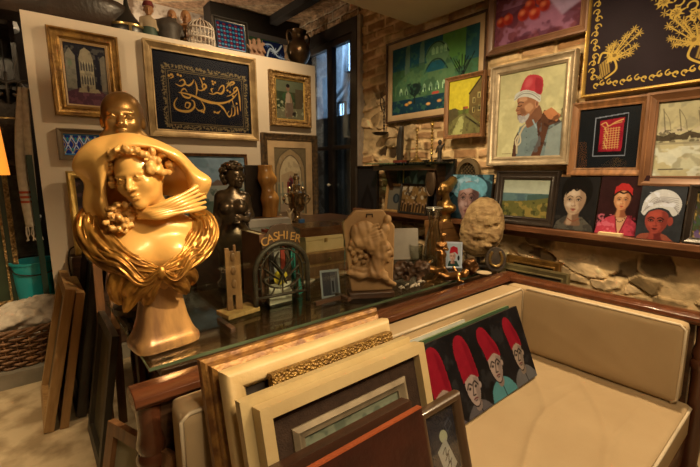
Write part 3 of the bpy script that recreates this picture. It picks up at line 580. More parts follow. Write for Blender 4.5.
def art_mosque(w, h):
    a = Art(w, h, 170, (60, 80, 40), .75); a.vgrad(0, .9, (42, 62, 36), 0, .8); a.rect(0, 0, .62, .34, (26, 60, 58)); a.poly([(.62, 0), (.86, 0), (.86, .5), (.62, .5)], (74, 104, 40)); a.rect(.86, .0, 1, .42, (34, 62, 54)); a.blot((92, 116, 48), 4, .52, .6, 41, box=(.55, 0, .9, .6))
    for x in (.2, .38): a.poly([(x-.035, .42), (x-.02, .06), (x, 0), (x+.03, 0), (x+.035, .4)], (78, 92, 62))
    a.poly([(.04, .56), (.2, .40), (.45, .32), (.5, .22), (.66, .22), (.74, .4), (.8, .8), (.04, .8)], (72, 92, 50)); a.ell(.56, .24, .13, .17, (80, 100, 58)); a.ell(.55, .44, .12, .12, (28, 68, 66)); a.rect(.43, .46, .67, .70, (76, 94, 52))
    a.curve([(.42, .24), (.5, .1), (.6, .09), (.69, .24)], .006, (30, 48, 30)); a.curve([(.42, .46), (.5, .32), (.6, .32), (.68, .46)], .006, (24, 40, 28))
    for k in range(4): a.poly([(.50+.045*k, .24), (.50+.045*k, .16), (.515+.045*k, .13), (.53+.045*k, .16), (.53+.045*k, .24)], (120, 140, 84))
    for k in range(8): x = .1+.075*k; a.poly([(x, .72), (x, .64), (x+.02, .6), (x+.04, .64), (x+.04, .72)], (150, 166, 108)); a.poly([(x+.012, .72), (x+.012, .66), (x+.03, .66), (x+.03, .72)], (34, 54, 36))
    a.blot((40, 62, 38), 12, .56, .6, 43, box=(.04, .3, .8, .8)); a.rect(0, .78, 1, 1, (22, 42, 44)); a.ell(.3, .66, .07, .09, (24, 34, 24)); a.line([(.3, .7), (.3, .86)], .008, (24, 30, 22)); a.blot((24, 34, 24), 16, .5, .8, 44, box=(.2, .56, .4, .76))
    random.seed(3)
    for k in range(9): x = .83; a.curve([(x, .78), (x+.02*(k % 3-1), .6), (x+.03*(k-4), .34+.02*(k % 4))], .005, (16, 22, 16))
    for x, y, c in ((.2, .86, (190, 120, 40)), (.24, .84, (190, 130, 50)), (.53, .76, (150, 50, 36)), (.57, .76, (150, 50, 36)), (.47, .9, (190, 130, 60)), (.6, .88, (170, 110, 50))): a.ell(x, y, .025, .018, c)
    a.blot((54, 84, 50), 22, .6, .5, 45); a.tex(.15, 20, 46); return a
def art_street(w, h):
    a = Art(w, h, 80, (206, 172, 40)); a.tex(.08, 4, 51); a.poly([(.62, .28), (.98, .0), (1, 0), (1, .8), (.62, .8)], (112, 84, 40)); a.poly([(0, .52), (.2, .5), (.36, .55), (.36, .8), (0, .8)], (92, 74, 40)); a.poly([(.3, .55), (.62, .54), (.62, .64), (.3, .64)], (104, 104, 40)); a.rect(.44, .5, .6, .54, (170, 80, 44))
    a.poly([(0, 1), (0, .78), (.38, .62), (.62, .62), (1, .85), (1, 1)], (120, 104, 52)); a.poly([(.1, 1), (.34, .68), (.5, .64), (.44, 1)], (176, 160, 84)); a.line([(.55, .68), (1, .9)], .02, (44, 34, 18))
    for x, y in ((.72, .36), (.86, .28), (.72, .52), (.88, .5)): a.rect(x, y, x+.08, y+.1, (170, 140, 74)); a.rect(x+.02, y+.02, x+.06, y+.09, (58, 42, 22))
    a.line([(.62, .28), (1, -.02)], .02, (52, 38, 20)); a.blot((84, 70, 36), 9, .55, .6, 52, box=(0, .5, 1, 1)); a.tex(.2, 14, 53); return a
def art_pomegranate(w, h):
    a = Art(w, h, 120, (128, 62, 60), 1.5); a.blot((170, 104, 110), 6, .48, .7, 61); a.blot((86, 34, 40), 7, .52, .7, 62, box=(0, .4, 1, 1)); a.poly([(.62, .4), (.82, .1), (1, .1), (1, .6), (.8, .75)], (190, 150, 150), .7, 3)
    for x, y, r in ((.08, .58, .055), (.17, .56, .06), (.36, .56, .07), (.43, .44, .06), (.49, .60, .065), (.56, .40, .065), (.60, .52, .06)):
        a.ell(x, y, r, r/a.asp, (186, 54, 30)); a.ell(x+.02, y+.05, r*.7, r*.6/a.asp, (140, 30, 22), 0, .03, .8); a.ell(x-.018, y-.03, r*.4, r*.35/a.asp, (232, 116, 64), 0, .03); a.poly([(x-.02, y-r/a.asp*.9), (x+.02, y-r/a.asp*.9), (x+.01, y-r/a.asp*1.25), (x-.012, y-r/a.asp*1.2)], (150, 46, 26))
    a.tex(.2, 14, 63); return a
GD = (190, 142, 54)
def scroll(a, p, q, n, amp, col=GD, wd=.0042):
    (x0, y0), (x1, y1) = p, q; A = a.asp; L = math.hypot(x1-x0, (y1-y0)*A); tx, ty = (x1-x0)/L, (y1-y0)*A/L; s = L/n
    for i in range(n):
        f = 1 if i % 2 else -1
        for e in (-1, 1):
            c = (i+.5+.24*e)*s; pts = []
            for k in range(15):
                th = k/14*3.6*PI/2+PI*(.5 if e > 0 else 1.5); r = s*.25*(1-.052*k)
                u = c+r*math.cos(th)*e; v = amp*f*e*.3+r*math.sin(th)*f; pts.append((x0+tx*u-ty*v, y0+(ty*u+tx*v)/A))
            a.line(pts, wd, col)
        c = (i+.5)*s; a.line([(x0+tx*(c-.3*s), y0+ty*(c-.3*s)/A), (x0+tx*(c+.3*s), y0+ty*(c+.3*s)/A)], wd*.9, col)
def leafy(a, x, y, n, r, seed, col=GD, a0=0, a1=2*PI):
    rg = random.Random(seed)
    for i in range(n):
        t = a0+(a1-a0)*(i+.5)/n; q = r*rg.uniform(.7, 1.1); a.ell(x+math.cos(t)*q*.6, y-math.sin(t)*q*.6/a.asp, q*.45, q*.10/a.asp, col, -t)
def art_embroidery(w, h):
    a = Art(w, h, 330, (34, 20, 20)); a.tex(.2, 5, 71)
    scroll(a, (.06, .01), (.06, .925), 11, .02); scroll(a, (.07, .945), (.93, .945), 8, .02); scroll(a, (.94, .01), (.94, .925), 11, .02)
    for sx in (1, -1):
        X = lambda u: u if sx > 0 else 1-u
        a.poly([(X(.105), .835), (X(.175), .80), (X(.205), .885), (X(.13), .915)], (150, 110, 44))
        for k in range(5): a.line([(X(.11+.018*k), .835-.008*k), (X(.14+.016*k), .91-.006*k)], .003, (70, 44, 22))
        a.curve([(X(.10), .82), (X(.125), .77), (X(.20), .79), (X(.25), .87), (X(.17), .915)], .008, GD); leafy(a, X(.115), .905, 7, .025, 60)
        for k, (dx, dy) in enumerate(((.36, .675), (.40, .70), (.30, .70), (.22, .73), (.38, .765), (.18, .745), (.345, .80), (.27, .80))):
            a.curve([(X(.17), .83), (X((.17+dx)/2+.01), (.83+dy)/2-.005), (X(dx), dy)], .0035, GD)
            leafy(a, X(dx), dy, 8, .032, k)
            for m in (.4, .65, .85): leafy(a, X(.17+(dx-.17)*m), .83+(dy-.83)*m, 5, .028, k+9)
        leafy(a, X(.225), .795, 10, .045, 30); a.ell(X(.225), .795, .016, .016/a.asp, (120, 84, 30))
    for i in range(12):
        t = 2*PI*i/12+.1; x, y = .80+.27*math.cos(t), .50+.27*math.sin(t)/a.asp
        pts = [(x+.042*math.cos(t+q*.5)*(1-.04*q), y+.042/a.asp*math.sin(t+q*.5)*(1-.04*q)) for q in range(12)]; a.line(pts, .0065, GD); leafy(a, x, y, 9, .06, i+50)
        pts = [(.80+.20*math.cos(t+.2)+.032*math.cos(t-q*.5), .50+(.20*math.sin(t+.2)+.032*math.sin(t-q*.5))/a.asp) for q in range(11)]; a.line(pts, .006, (186, 140, 54)); leafy(a, .80+.31*math.cos(t+.25), .50+.31*math.sin(t+.25)/a.asp, 6, .035, i+70)
    leafy(a, .80, .50, 16, .11, 90); leafy(a, .80, .50, 12, .065, 91, (236, 196, 92)); a.ell(.80, .50, .018, .018/a.asp, (70, 40, 20)); return a
def art_redcloth(w, h):
    a = Art(w, h, 130, (22, 22, 20)); a.tex(.3, 3, 75)
    a.poly([(.27, .16), (.80, .12), (.80, .80), (.27, .80)], (132, 126, 118)); a.poly([(.285, .175), (.785, .137), (.785, .785), (.285, .785)], (18, 15, 14)); a.poly([(.36, .22), (.74, .19), (.73, .72), (.37, .72)], (150, 26, 34)); a.blot((110, 14, 24), 8, .5, .6, 77, box=(.36, .2, .74, .72))
    a.curve([(.38, .28), (.45, .25), (.5, .31), (.6, .26), (.72, .22)], .009, (206, 150, 76)); a.curve([(.4, .3), (.46, .33), (.55, .29), (.7, .26)], .007, (190, 134, 66))
    for k in range(9):
        y = .36+.038*k; a.line([(.43, y), (.68, y-.012)], .005, (196, 142, 72)); a.line([(.44+.02*(k % 3), y-.02), (.46+.02*(k % 3), y+.015)], .006, (210, 160, 84))
    for k in range(6): a.line([(.455+.042*k, .34), (.455+.042*k, .68)], .0045, (196, 142, 72))
    return a
def art_boats(w, h):
    a = Art(w, h, 110, (176, 152, 100)); a.tex(.1, 3, 81); a.blot((186, 170, 126), 4, .5, .6, 82, box=(0, .5, 1, 1)); a.blot((140, 122, 84), 5, .55, .6, 83)
    for i, (x, y) in enumerate(((.12, .46), (.35, .45), (.62, .44), (.85, .47))): a.poly([(x-.16, y-.04), (x-.1, y+.06), (x+.12, y+.07), (x+.18, y-.06), (x, y+.005)], (74, 58, 36)); a.poly([(x-.12, y-.03), (x, y-.13+.02*i), (x+.12, y-.04)], (176, 150, 106)); a.line([(x+.02, y-.05), (x-.04, .1+.03*i)], .006, (84, 68, 44)); a.curve([(x+.1, y-.06), (x+.06, .25), (x-.04, .12)], .004, (100, 84, 56))
    a.blot((60, 46, 28), 10, .55, .7, 84, box=(0, .38, 1, .55)); a.rect(0, .55, 1, .575, (120, 102, 70), .6); a.blot((206, 190, 150), 6, .55, .6, 85, box=(0, .6, 1, 1)); a.line([(.1, .905), (.45, .9)], .009, (60, 46, 32)); a.tex(.12, 14, 86); return a
def art_sea(w, h):
    a = Art(w, h, 110, (150, 140, 100)); a.vgrad(0, .4, (176, 166, 126), 0, 1); a.rect(0, .38, 1, .6, (92, 108, 92)); a.blot((70, 84, 78), 5, .5, .7, 91, box=(0, .4, 1, .58)); a.poly([(.55, .42), (.8, .38), (1, .40), (1, .6), (.55, .6)], (70, 84, 66)); a.poly([(0, .6), (.4, .58), (.7, .54), (1, .46), (1, 1), (0, 1)], (104, 92, 40)); a.blot((150, 118, 50), 8, .52, .8, 92, box=(0, .6, 1, 1)); a.blot((56, 56, 26), 9, .55, .8, 93, box=(0, .6, 1, 1)); a.tex(.14, 12, 94); return a
def art_garden(w, h):
    a = Art(w, h, 40, (70, 58, 30)); a.blot((176, 130, 60), 6, .5, .9, 95); a.blot((92, 66, 92), 5, .55, .9, 96); a.blot((60, 74, 40), 5, .55, .9, 97); return a
def art_shells(w, h):
    a = Art(w, h, 80, (62, 50, 40)); a.tex(.2, 4, 101); a.ell(.42, .4, .16, .28, (112, 100, 86), .4); a.ell(.42, .42, .09, .17, (74, 62, 52), .4); a.ell(.42, .44, .04, .08, (140, 128, 108), .4); a.ell(.12, .55, .05, .08, (120, 96, 70)); a.ell(.1, .56, .03, .04, (48, 36, 28)); a.ell(.35, .78, .05, .09, (128, 92, 64)); a.curve([(.05, .8), (.12, .72), (.18, .85), (.1, .9)], .015, (140, 118, 88)); a.curve([(.08, .35), (.16, .3), (.2, .4)], .012, (120, 98, 74)); return a
def art_oval(w, h):
    a = Art(w, h, 40, (126, 106, 76)); a.ell(.62, .52, .24, .2, (50, 52, 48)); a.ell(.62, .52, .1, .14, (84, 80, 68)); return a
def art_crowd(w, h):
    a = Art(w, h, 56, (132, 90, 42)); a.blot((190, 160, 116), 8, .5, .9, 103, box=(0, .0, 1, .5)); a.blot((66, 44, 24), 8, .55, .9, 104)
    for i in range(9): x = .07+.11*i; a.line([(x, .66+.05*(i % 2)), (x-.01, .95)], .03, (50, 32, 20)); a.ell(x, .63+.05*(i % 2), .025, .03, (170, 120, 80))
    return a
# ------------------------------------------------------------------ pictures on the right wall (facing -x)
def right_pic(name, label, tl, br, fw, fd, fm, art, gap=.012, **k):
    x = WX-gap; a = wx(*tl, x); b = wx(*br, x)
    w, h = a.y-b.y, a.z-b.z; return picture(name, label, k.pop('cat', 'painting'), (x, (a.y+b.y)/2, b.z), w, h, fw, fd, fm, art, -PI/2, **k)
right_pic('framed_painting', 'large green painting of a domed mosque in a pale frame high on the brick wall', (388.5, 45), (485.4, 111), .014, .03, DKWOOD, art_mosque, prof='flat', gap=.004, inner=(.05, mat('pale_wood_moulding', (.50, .38, .23), (.40, .29, .17), .5), .012))
right_pic('framed_painting', 'small narrow painting of an old street under a yellow sky', (447.5, 79), (484.5, 136.5), .028, .03, MIDWOOD, art_street, gap=.045)
right_pic('framed_painting', 'painting of red pomegranates in a brown frame at the top of the wall', (492, -14), (589, 32), .045, .035, mat('chestnut_moulding', (.20, .105, .06), (.12, .06, .035), .4), art_pomegranate)
right_pic('framed_painting', 'portrait of an old bearded man in a red fez bowing his head', (494, 68.3), (571, 165), .06, .045, SILV, art_oldman, prof='scoop')
right_pic('framed_embroidery', 'black velvet embroidered with gold scrolls and flowers in a thin gold frame', (597, -85), (731, 79), .018, .03, GOLD2, art_embroidery, cat='embroidery', prof='round', part='velvet')
right_pic('framed_embroidery', 'small red embroidered cloth mounted on black in a brown frame', (574.5, 104), (645.5, 175.5), .042, .035, MIDWOOD, art_redcloth, cat='embroidery', part='cloth', glass=PICG)
right_pic('framed_painting', 'pale painting of moored sailing boats in a brown frame at right', (650, 94), (735, 187), .05, .04, mat('walnut_moulding', (.16, .075, .035), (.10, .045, .02), .42), art_boats)
# long wooden shelf under the pictures
LZ = 1.045
shelf = obj('wall_shelf', MB().box((WX-.13, -1.2, LZ-.035), (WX, 2.93, LZ)).box((WX-.03, -1.2, LZ-.085), (WX, 2.93, LZ-.035)), RAILW, bevel=.004)
tag(shelf, 'long brown wooden shelf along the stone wall under the portraits', 'shelf')
def on_shelf(name, label, xl, xr, ytop, fw, fd, fm, art, tilt=8, gap=.09, **k):
    x = WX-gap; yl = wx(xl, 200, x).y; yr = wx(xr, 200, x).y; z1 = wx((xl+xr)/2, ytop, x).z; h = (z1-LZ)/math.cos(RAD(tilt))
    return picture(name, label, k.pop('cat', 'painting'), (x, (yl+yr)/2, LZ), yl-yr, h, fw, fd, fm, art, -PI/2, -RAD(tilt), **k)
def plain(label, xl, xr, ytop, art, tilt=8, gap=.09, edge=(.03, .025, .02), group=None):
    x = WX-gap; yl = wx(xl, 205, x).y; yr = wx(xr, 205, x).y; z1 = wx((xl+xr)/2, ytop, x).z; h = (z1-LZ)/math.cos(RAD(tilt))
    o = art(yl-yr, h).canvas('canvas_painting', None, 0, 0, depth=.02, edge=edge); o.location = (x, (yl+yr)/2, LZ+.003); o.rotation_euler = (-RAD(tilt), 0, -PI/2); return tag(o, label, 'painting', group)
on_shelf('framed_painting', 'seascape with grassy shore in a wide black frame on the wall shelf', 494, 557, 171, .055, .03, BLKWOOD, art_sea, tilt=7, gap=.065, prof='scoop')
plain('unframed portrait of a pale short-haired woman on a black ground', 553, 595, 177.5, art_lady, 9)
plain('unframed portrait of a woman in a pink jacket and red cap', 596.5, 644, 176, art_pink, 9, edge=(.09, .03, .02))
plain('unframed portrait of a red-faced man in a white turban', 638, 684, 187, art_turban, 9, .125)
on_shelf('framed_painting', 'dark framed colourful picture cut off at the right end of the shelf', 688, 740, 186, .03, .03, BLKWOOD, art_garden, tilt=7)
bk = MB().box((0, 0, 0), (.045, .11, .014)); o = obj('booklet', bk, mat('worn_paper', (.62, .50, .30), (.5, .38, .2), .7), loc=(WX-.128, wx(623, 231, WX-.1).y, LZ)); tag(o, 'small yellowed booklet lying on the shelf before the pink portrait', 'book')
# things on the far end of the shelf
on_shelf('framed_picture', 'large dark picture of shells standing on the wall shelf', 398, 452, 160, .016, .02, DARKM, art_shells, 6, .05)
o = right_pic('picture_frame', 'thin empty gold frame edge behind the dark shell picture', (394.5, 160), (404, 208), .012, .012, GOLD2, lambda w, h: Art(w, h, 8, (50, 38, 26)), gap=.02, cat='frame')
on_shelf('framed_picture', 'small oval likeness in a yellow wood frame on the wall shelf', 385.5, 402, 184, .02, .02, LTWOOD, art_oval, 8, .09)
on_shelf('framed_picture', 'small black framed picture of a crowd on the wall shelf', 399, 428, 184, .016, .02, DARKM, art_crowd, 9, .115)
plain('unframed painting of a face wrapped in a pale blue turban', 447.5, 489, 175, art_bluehead, 6, .09)
def art_gothic(w, h):
    a = Art(w, h, 40, (48, 40, 32)); a.poly([(.2, 1), (.2, .6), (.5, .3), (.8, .6), (.8, 1)], (34, 26, 20)); a.poly([(.3, 1), (.3, .68), (.5, .46), (.7, .68), (.7, 1)], (44, 35, 27)); return a
right_pic('framed_picture', 'narrow dark picture of a pointed arch beside the black door', (357.5, 166), (379, 225), .016, .03, BLKWOOD, art_gothic, gap=.06, cat='picture')
# lattice-fronted round drum behind the turban picture
c = wx(466, 176, WX-.05); c.x = WX-.008; t = thing('lattice_drum', 'round dark wooden drum with a lattice face behind the blue-turban painting', 'drum', (c.x, c.y, LZ), -PI/2); R = .10; zc = c.z-LZ+.005
pr = [(R*1.0, .0), (R*1.0, .03), (R*.74, .035), (R*.74, .0)]
rim = MB(); k = 40; V = []
for r, d in pr: V += [(r*math.cos(2*PI*i/k), -d, zc+r*1.25*math.sin(2*PI*i/k)) for i in range(k)]
rim.add(V, [(i*k+j, i*k+(j+1) % k, ((i+1) % 4)*k+(j+1) % k, ((i+1) % 4)*k+j) for i in range(4) for j in range(k)])
rim.box((-.05, -.03, 0), (.05, -.002, zc-R*1.15)); obj('rim', rim, mat('olive_brown_wood', (.12, .085, .04), (.07, .05, .025), .5), t, smooth=40)
la = MB()
for i in range(-6, 7):
    for s in (-1, 1):
        off = i*.02
        pts = []
        for q in np.linspace(-.16, .16, 33):
            u, v = (q+off)*.7071, s*(q-off)*.7071
            if (u/(R*.78))**2+(v/(R*1.25*.78))**2 < 1: pts.append((u, -.012-.003*s, zc+v))
        if len(pts) > 1: la.tube([pts[0], pts[-1]], .0034, 5)
obj('lattice', la, MATS['olive_brown_wood'], t)
obj('backing', MB().box((-.06, -.004, zc-.08), (.06, 0, zc+.08)), DARKM, t)
# glass shelf on two dark carved brackets with candlesticks
gz = 1.452; ya, yb2 = wx(374, 147, WX-.14).y, wx(449, 141, WX-.1).y
sh = thing('glass_shelf', 'glass shelf on dark carved brackets under the mosque painting', 'shelf', (WX, (ya+yb2)/2, gz))
L2 = (ya-yb2)/2
obj('glass_board', MB().box((-.24, -L2, 0), (0, L2, .01)), glassmat('green_shelf_glass', (.55, .75, .62), .12), sh)
for s in (-.72, .62):
    br = MB().prism([(0, 0), (-.2, 0), (-.2, -.03), (-.13, -.06), (-.10, -.14), (-.07, -.2), (-.06, -.34), (-.03, -.38), (0, -.38)], s*L2-.025, s*L2+.025, 'y'); obj('bracket', br, DKWOOD, sh, bevel=.006)
obj('rail', MB().box((-.2, -L2*.9, -.05), (-.18, L2*.85, -.012)), DKWOOD, sh)
zs = gz+.010
def on_glass(px, x=WX-.12): return (x, wx(px, 140, x).y, zs)
def candle(h, rb, label, loc, m=BRASS):
    t = thing('candlestick', label, 'candlestick', loc, group='brass candlesticks on the glass shelf')
    obj('base', MB().lathe([(rb, 0), (rb, .008), (rb*.8, .014), (rb*.35, .03), (rb*.2, .05)], 20), m, t, smooth=50)
    pr = [(rb*.2, .05)]
    for i in range(9): z = .05+(h-.07)*i/9; pr += [(.006, z+.003), (.011, z+.012), (.006, z+.02)]
    obj('stem', MB().lathe(pr, 12), m, t, smooth=50); obj('cup', MB().lathe([(.006, h-.03), (.016, h-.025), (.013, h-.012), (.016, h), (.009, h)], 14), m, t, smooth=50); return t
candle(.27, .06, 'broad-footed brass candlestick with a slim stem on the glass shelf', on_glass(417))
candle(.30, .022, 'thin beaded brass candlestick with a small foot on the glass shelf', on_glass(432), mat('polished_brass', (.72, .52, .18), (.5, .34, .1), .22, .9))
l = on_glass(400); t = thing('horn_vase', 'dark slender horn standing on a small red block on the glass shelf', 'vase', l)
obj('block', MB().box((-.03, -.05, 0), (.03, .05, .022)), mat('red_lacquer_block', (.17, .04, .03), None, .35), t, bevel=.003)
obj('horn', MB().tube(spline([(0, 0, .022), (0, .0, .12), (0, -.006, .22), (0, -.02, .30)], 6), [.026, .027, .028, .029, .03, .031, .031, .031, .03, .03, .029, .028, .027, .026, .025, .023, .021, .018, .012], 12), mat('black_horn', (.05, .045, .04), (.025, .022, .02), .3), t, smooth=60)
l = on_glass(440); S = Sculpt((-.03, -.05, 0), (.03, .05, .17), .004); S.cap((0, 0, 0), (0, 0, .1), .014, .018).ell((0, 0, .145), (.016, .016, .02)); S.path([(0, .02, .11), (0, .035, .07)], .006).path([(0, -.02, .11), (0, -.04, .13)], .006).ell((0, 0, .004), (.022, .03, .006))
o = obj('figurine', S.mesh(), IRON, smooth=1, loc=l); tag(o, 'tiny dark standing figurine beside the candlesticks on the glass shelf', 'figurine')
# hanging candle pan on the pier and a hanging oval pan
c = wx(380, 134, WX-.06); t = thing('hanging_candle_holder', 'small black candle pan hanging from a beaded hook on the brick pier', 'candle holder', c)
obj('pan', MB().lathe([(.02, -.012), (.05, -.006), (.075, .012), (.07, .014), (.03, .0)], 20), IRON, t, smooth=50)
obj('hook', MB().tube(spline([(0, -.05, .01), (0, -.05, .12), (.0, -.05, .26), (0, -.02, .31), (.02, .02, .28), (.055, .03, .2)], 6), .005, 6), IRON, t, smooth=1)
b = MB()
for i in range(8): b.ell((0, -.05, .04+.027*i), (.009, .009, .012), 8, 6)
obj('beads', b, IRON, t, smooth=1)
c = wx(431, 182, WX-.17); t = thing('oval_pan', 'dark oval copper pan hanging below the glass shelf', 'pan', (c.x, c.y, c.z))
obj('bowl', MB().ell((0, 0, 0), (.022, .042, .105), 20, 14), mat('dull_copper', (.16, .11, .07), (.09, .06, .04), .35, .7), t, smooth=1)
rm = MB().tube([(-.006, .043*math.cos(q), .106*math.sin(q)) for q in np.linspace(0, 2*PI, 29)[:-1]], .006, 6, True); obj('rim', rm, MATS['dull_copper'], t, smooth=1)
obj('handle', MB().tube([(0, 0, .1), (0, 0, .19), (0, 0, gz-.012-c.z)], .005, 6), IRON, t)
# ------------------------------------------------------------------ pictures on the partition (facing -y)
PY = 3.5
def art_arches(w, h):
    a = Art(w, h, 110, (92, 74, 58), 1.2); a.rect(0, 0, 1, .74, (40, 34, 32))
    a.poly([(.02, .74), (.03, .2), (.14, .08), (.26, .2), (.26, .74)], (128, 110, 80)); a.poly([(.34, .76), (.34, .24), (.40, .1), (.5, .05), (.62, .1), (.68, .24), (.68, .76)], (150, 124, 84)); a.poly([(.84, .74), (.84, .2), (.94, .14), (1, .18), (1, .74)], (118, 98, 70))
    for r, y in enumerate((.28, .5)):
        for k in range(5): x = .365+.062*k; a.poly([(x, y+.15), (x, y+.05), (x+.022, y), (x+.044, y+.05), (x+.044, y+.15)], (78, 66, 52)); a.line([(x+.052, y), (x+.052, y+.16)], .006, (180, 152, 104))
    a.rect(.34, .44, .68, .47, (170, 142, 96)); a.ell(.13, .32, .05, .06, (92, 104, 62), 0, .04, .6); a.blot((104, 88, 66), 9, .54, .5, 111, box=(0, .05, 1, .74))
    for x in (.29, .77): a.poly([(x-.04, .78), (x-.025, .2), (x-.05, .14), (x+.05, .14), (x+.03, .2), (x+.05, .78)], (34, 28, 30)); a.ell(x, .78, .07, .04, (36, 30, 30))
    a.poly([(0, .8), (.3, .72), (.74, .72), (1, .82), (1, 1), (0, 1)], (84, 46, 46)); a.blot((112, 64, 58), 9, .52, .7, 112, box=(0, .78, 1, 1)); a.poly([(.3, .72), (.74, .72), (.8, .78), (.26, .79)], (150, 122, 80)); a.ell(.5, .72, .03, .06, (70, 50, 40)); a.tex(.15, 14, 113); return a
def art_calligraphy(w, h):
    a = Art(w, h, 300, (22, 22, 26)); G = (172, 128, 62); L_ = (200, 138, 56)
    def q(x, y): u = (x-38)/427.; v = (y-(62+68*u))/(338-43*u); return (.52+(u-.535)*1.14, .57+(v-.57)*1.12)
    for k in range(2):   # double ornamental border
        e = .022*k
        P = [(.12+e, .22+e), (.93-e, .22+e), (.93-e, .92-e), (.12+e, .92-e), (.12+e, .22+e)]; a.line(P, .003, (120, 92, 50))
    rg = random.Random(8)
    for (x0, y0, x1, y1, n) in ((.10, .18, .95, .18, 34), (.10, .95, .95, .95, 34), (.095, .18, .095, .95, 20), (.955, .18, .955, .95, 20)):
        for i in range(n):
            t = (i+.5)/n; x, y = x0+(x1-x0)*t, y0+(y1-y0)*t
            for _ in range(3): a.ell(x+rg.uniform(-.014, .014), y+rg.uniform(-.022, .022), .011, .0055/a.asp, (132, 102, 58), rg.uniform(0, 3))
    S = [([(160, 248), (185, 252), (215, 262), (250, 277), (290, 287), (330, 287), (365, 275), (390, 252)], 9), ([(292, 288), (315, 296), (332, 312), (345, 336)], 7), ([(166, 246), (176, 262), (196, 268), (206, 256)], 7),
         ([(152, 268), (140, 288), (144, 308), (168, 318), (196, 317), (214, 300), (213, 282), (204, 276)], 8), ([(178, 302), (184, 286), (198, 290), (190, 306), (178, 302)], 6), ([(222, 262), (228, 232), (222, 206)], 5), ([(150, 216), (168, 224), (184, 214), (178, 200), (164, 206)], 6), ([(182, 214), (196, 222), (210, 214), (218, 200)], 6),
         ([(190, 246), (182, 234), (172, 238), (166, 250)], 5), ([(225, 232), (240, 240), (254, 236), (264, 226), (258, 216), (248, 224), (256, 240)], 6), ([(252, 232), (248, 208), (240, 190)], 4), ([(274, 250), (290, 254), (306, 248), (322, 252), (334, 240), (334, 222), (322, 226), (312, 240)], 7), ([(288, 250), (284, 236), (292, 232)], 5), ([(344, 232), (356, 218), (370, 208), (380, 212), (366, 220), (352, 214)], 6),
         ([(346, 262), (362, 258), (378, 248), (392, 236), (388, 228), (376, 236), (380, 252)], 6), ([(396, 236), (400, 270), (402, 318)], 6), ([(388, 300), (390, 334)], 5), ([(378, 302), (376, 330), (366, 338)], 5), ([(364, 306), (362, 330), (352, 340), (344, 330), (352, 318)], 5), ([(352, 288), (366, 276), (372, 296)], 4), ([(240, 278), (252, 300), (250, 316), (238, 322)], 5), ([(218, 304), (230, 316), (246, 312)], 5), ([(290, 318), (304, 326), (316, 316)], 5), ([(130, 196), (142, 190), (140, 178)], 4)]
    for p, wd in S: a.curve([q(*k) for k in p], wd/640, L_, 1, True)
    for x, y in ((128, 186), (136, 182), (160, 182), (170, 186), (256, 196), (290, 206), (300, 210), (292, 216), (350, 240), (360, 246), (240, 318), (248, 322), (292, 322), (306, 324), (372, 262), (386, 290)): u, v = q(x, y); a.ell(u, v, .011, .011/a.asp, L_)
    leafy(a, *q(358, 216), 9, .035, 7, G); leafy(a, *q(372, 300), 7, .02, 9, (170, 130, 70)); return a
def art_youth(w, h):
    a = Art(w, h, 80, (74, 66, 36), 1.7); a.blot((54, 62, 34), 5, .5, .8, 121); a.rect(0, 0, 1, .3, (104, 98, 62)); a.poly([(.7, .2), (1, .2), (1, .75), (.7, .72)], (92, 72, 44)); a.poly([(0, .75), (1, .7), (1, 1), (0, 1)], (120, 104, 66)); a.ell(.42, .42, .2, .12, (60, 78, 40))
    a.poly([(.3, .92), (.33, .5), (.36, .34), (.44, .28), (.52, .34), (.58, .5), (.62, .92)], (150, 112, 74)); a.poly([(.34, .62), (.36, .36), (.44, .32), (.5, .37), (.5, .64)], (176, 140, 100)); a.poly([(.32, .94), (.36, .58), (.6, .58), (.62, .93)], (118, 88, 60)); a.ell(.43, .2, .06, .075, (142, 96, 62)); a.ell(.43, .14, .065, .05, (34, 24, 18)); a.line([(.38, .9), (.38, .98)], .02, (130, 88, 56)); a.line([(.54, .9), (.56, .98)], .02, (130, 88, 56)); a.ell(.66, .86, .09, .06, (50, 40, 28)); a.blot((196, 176, 116), 10, .62, .7, 122, box=(0, .5, 1, 1)); a.tex(.15, 12, 123); return a
def art_gateway(w, h):
    a = Art(w, h, 110, (124, 96, 58)); a.tex(.12, 5, 131); a.poly([(.06, 1), (.06, .3), (.2, .12), (.5, .02), (.8, .12), (.94, .3), (.94, 1)], (164, 124, 74)); a.poly([(.16, 1), (.16, .36), (.3, .18), (.5, .11), (.7, .18), (.84, .36), (.84, 1)], (206, 166, 108)); a.curve([(.16, .9), (.16, .36), (.3, .18), (.5, .11), (.7, .18), (.84, .36), (.84, .9)], .012, (110, 84, 54)); a.curve([(.06, .9), (.06, .3), (.2, .12), (.5, .02), (.8, .12), (.94, .3), (.94, .9)], .008, (90, 72, 48))
    a.poly([(.2, .58), (.2, .4), (.5, .34), (.8, .4), (.8, .58)], (190, 146, 92)); a.poly([(.38, .66), (.38, .5), (.5, .4), (.62, .5), (.62, .66)], (128, 52, 44)); a.poly([(.44, .66), (.44, .52), (.5, .46), (.56, .52), (.56, .66)], (70, 36, 34)); a.rect(.16, .66, .84, .70, (158, 134, 92))
    for x in (.12, .24, .76, .88): a.rect(x-.02, .52, x+.02, .98, (128, 120, 84)); a.rect(x-.03, .5, x+.03, .53, (150, 130, 90))
    a.blot((176, 140, 92), 10, .55, .6, 132, box=(.16, .12, .84, .5)); a.rect(.16, .82, .84, 1, (176, 136, 92)); a.line([(.5, .68), (.5, .86)], .025, (86, 52, 40)); a.tex(.1, 18, 133); return a
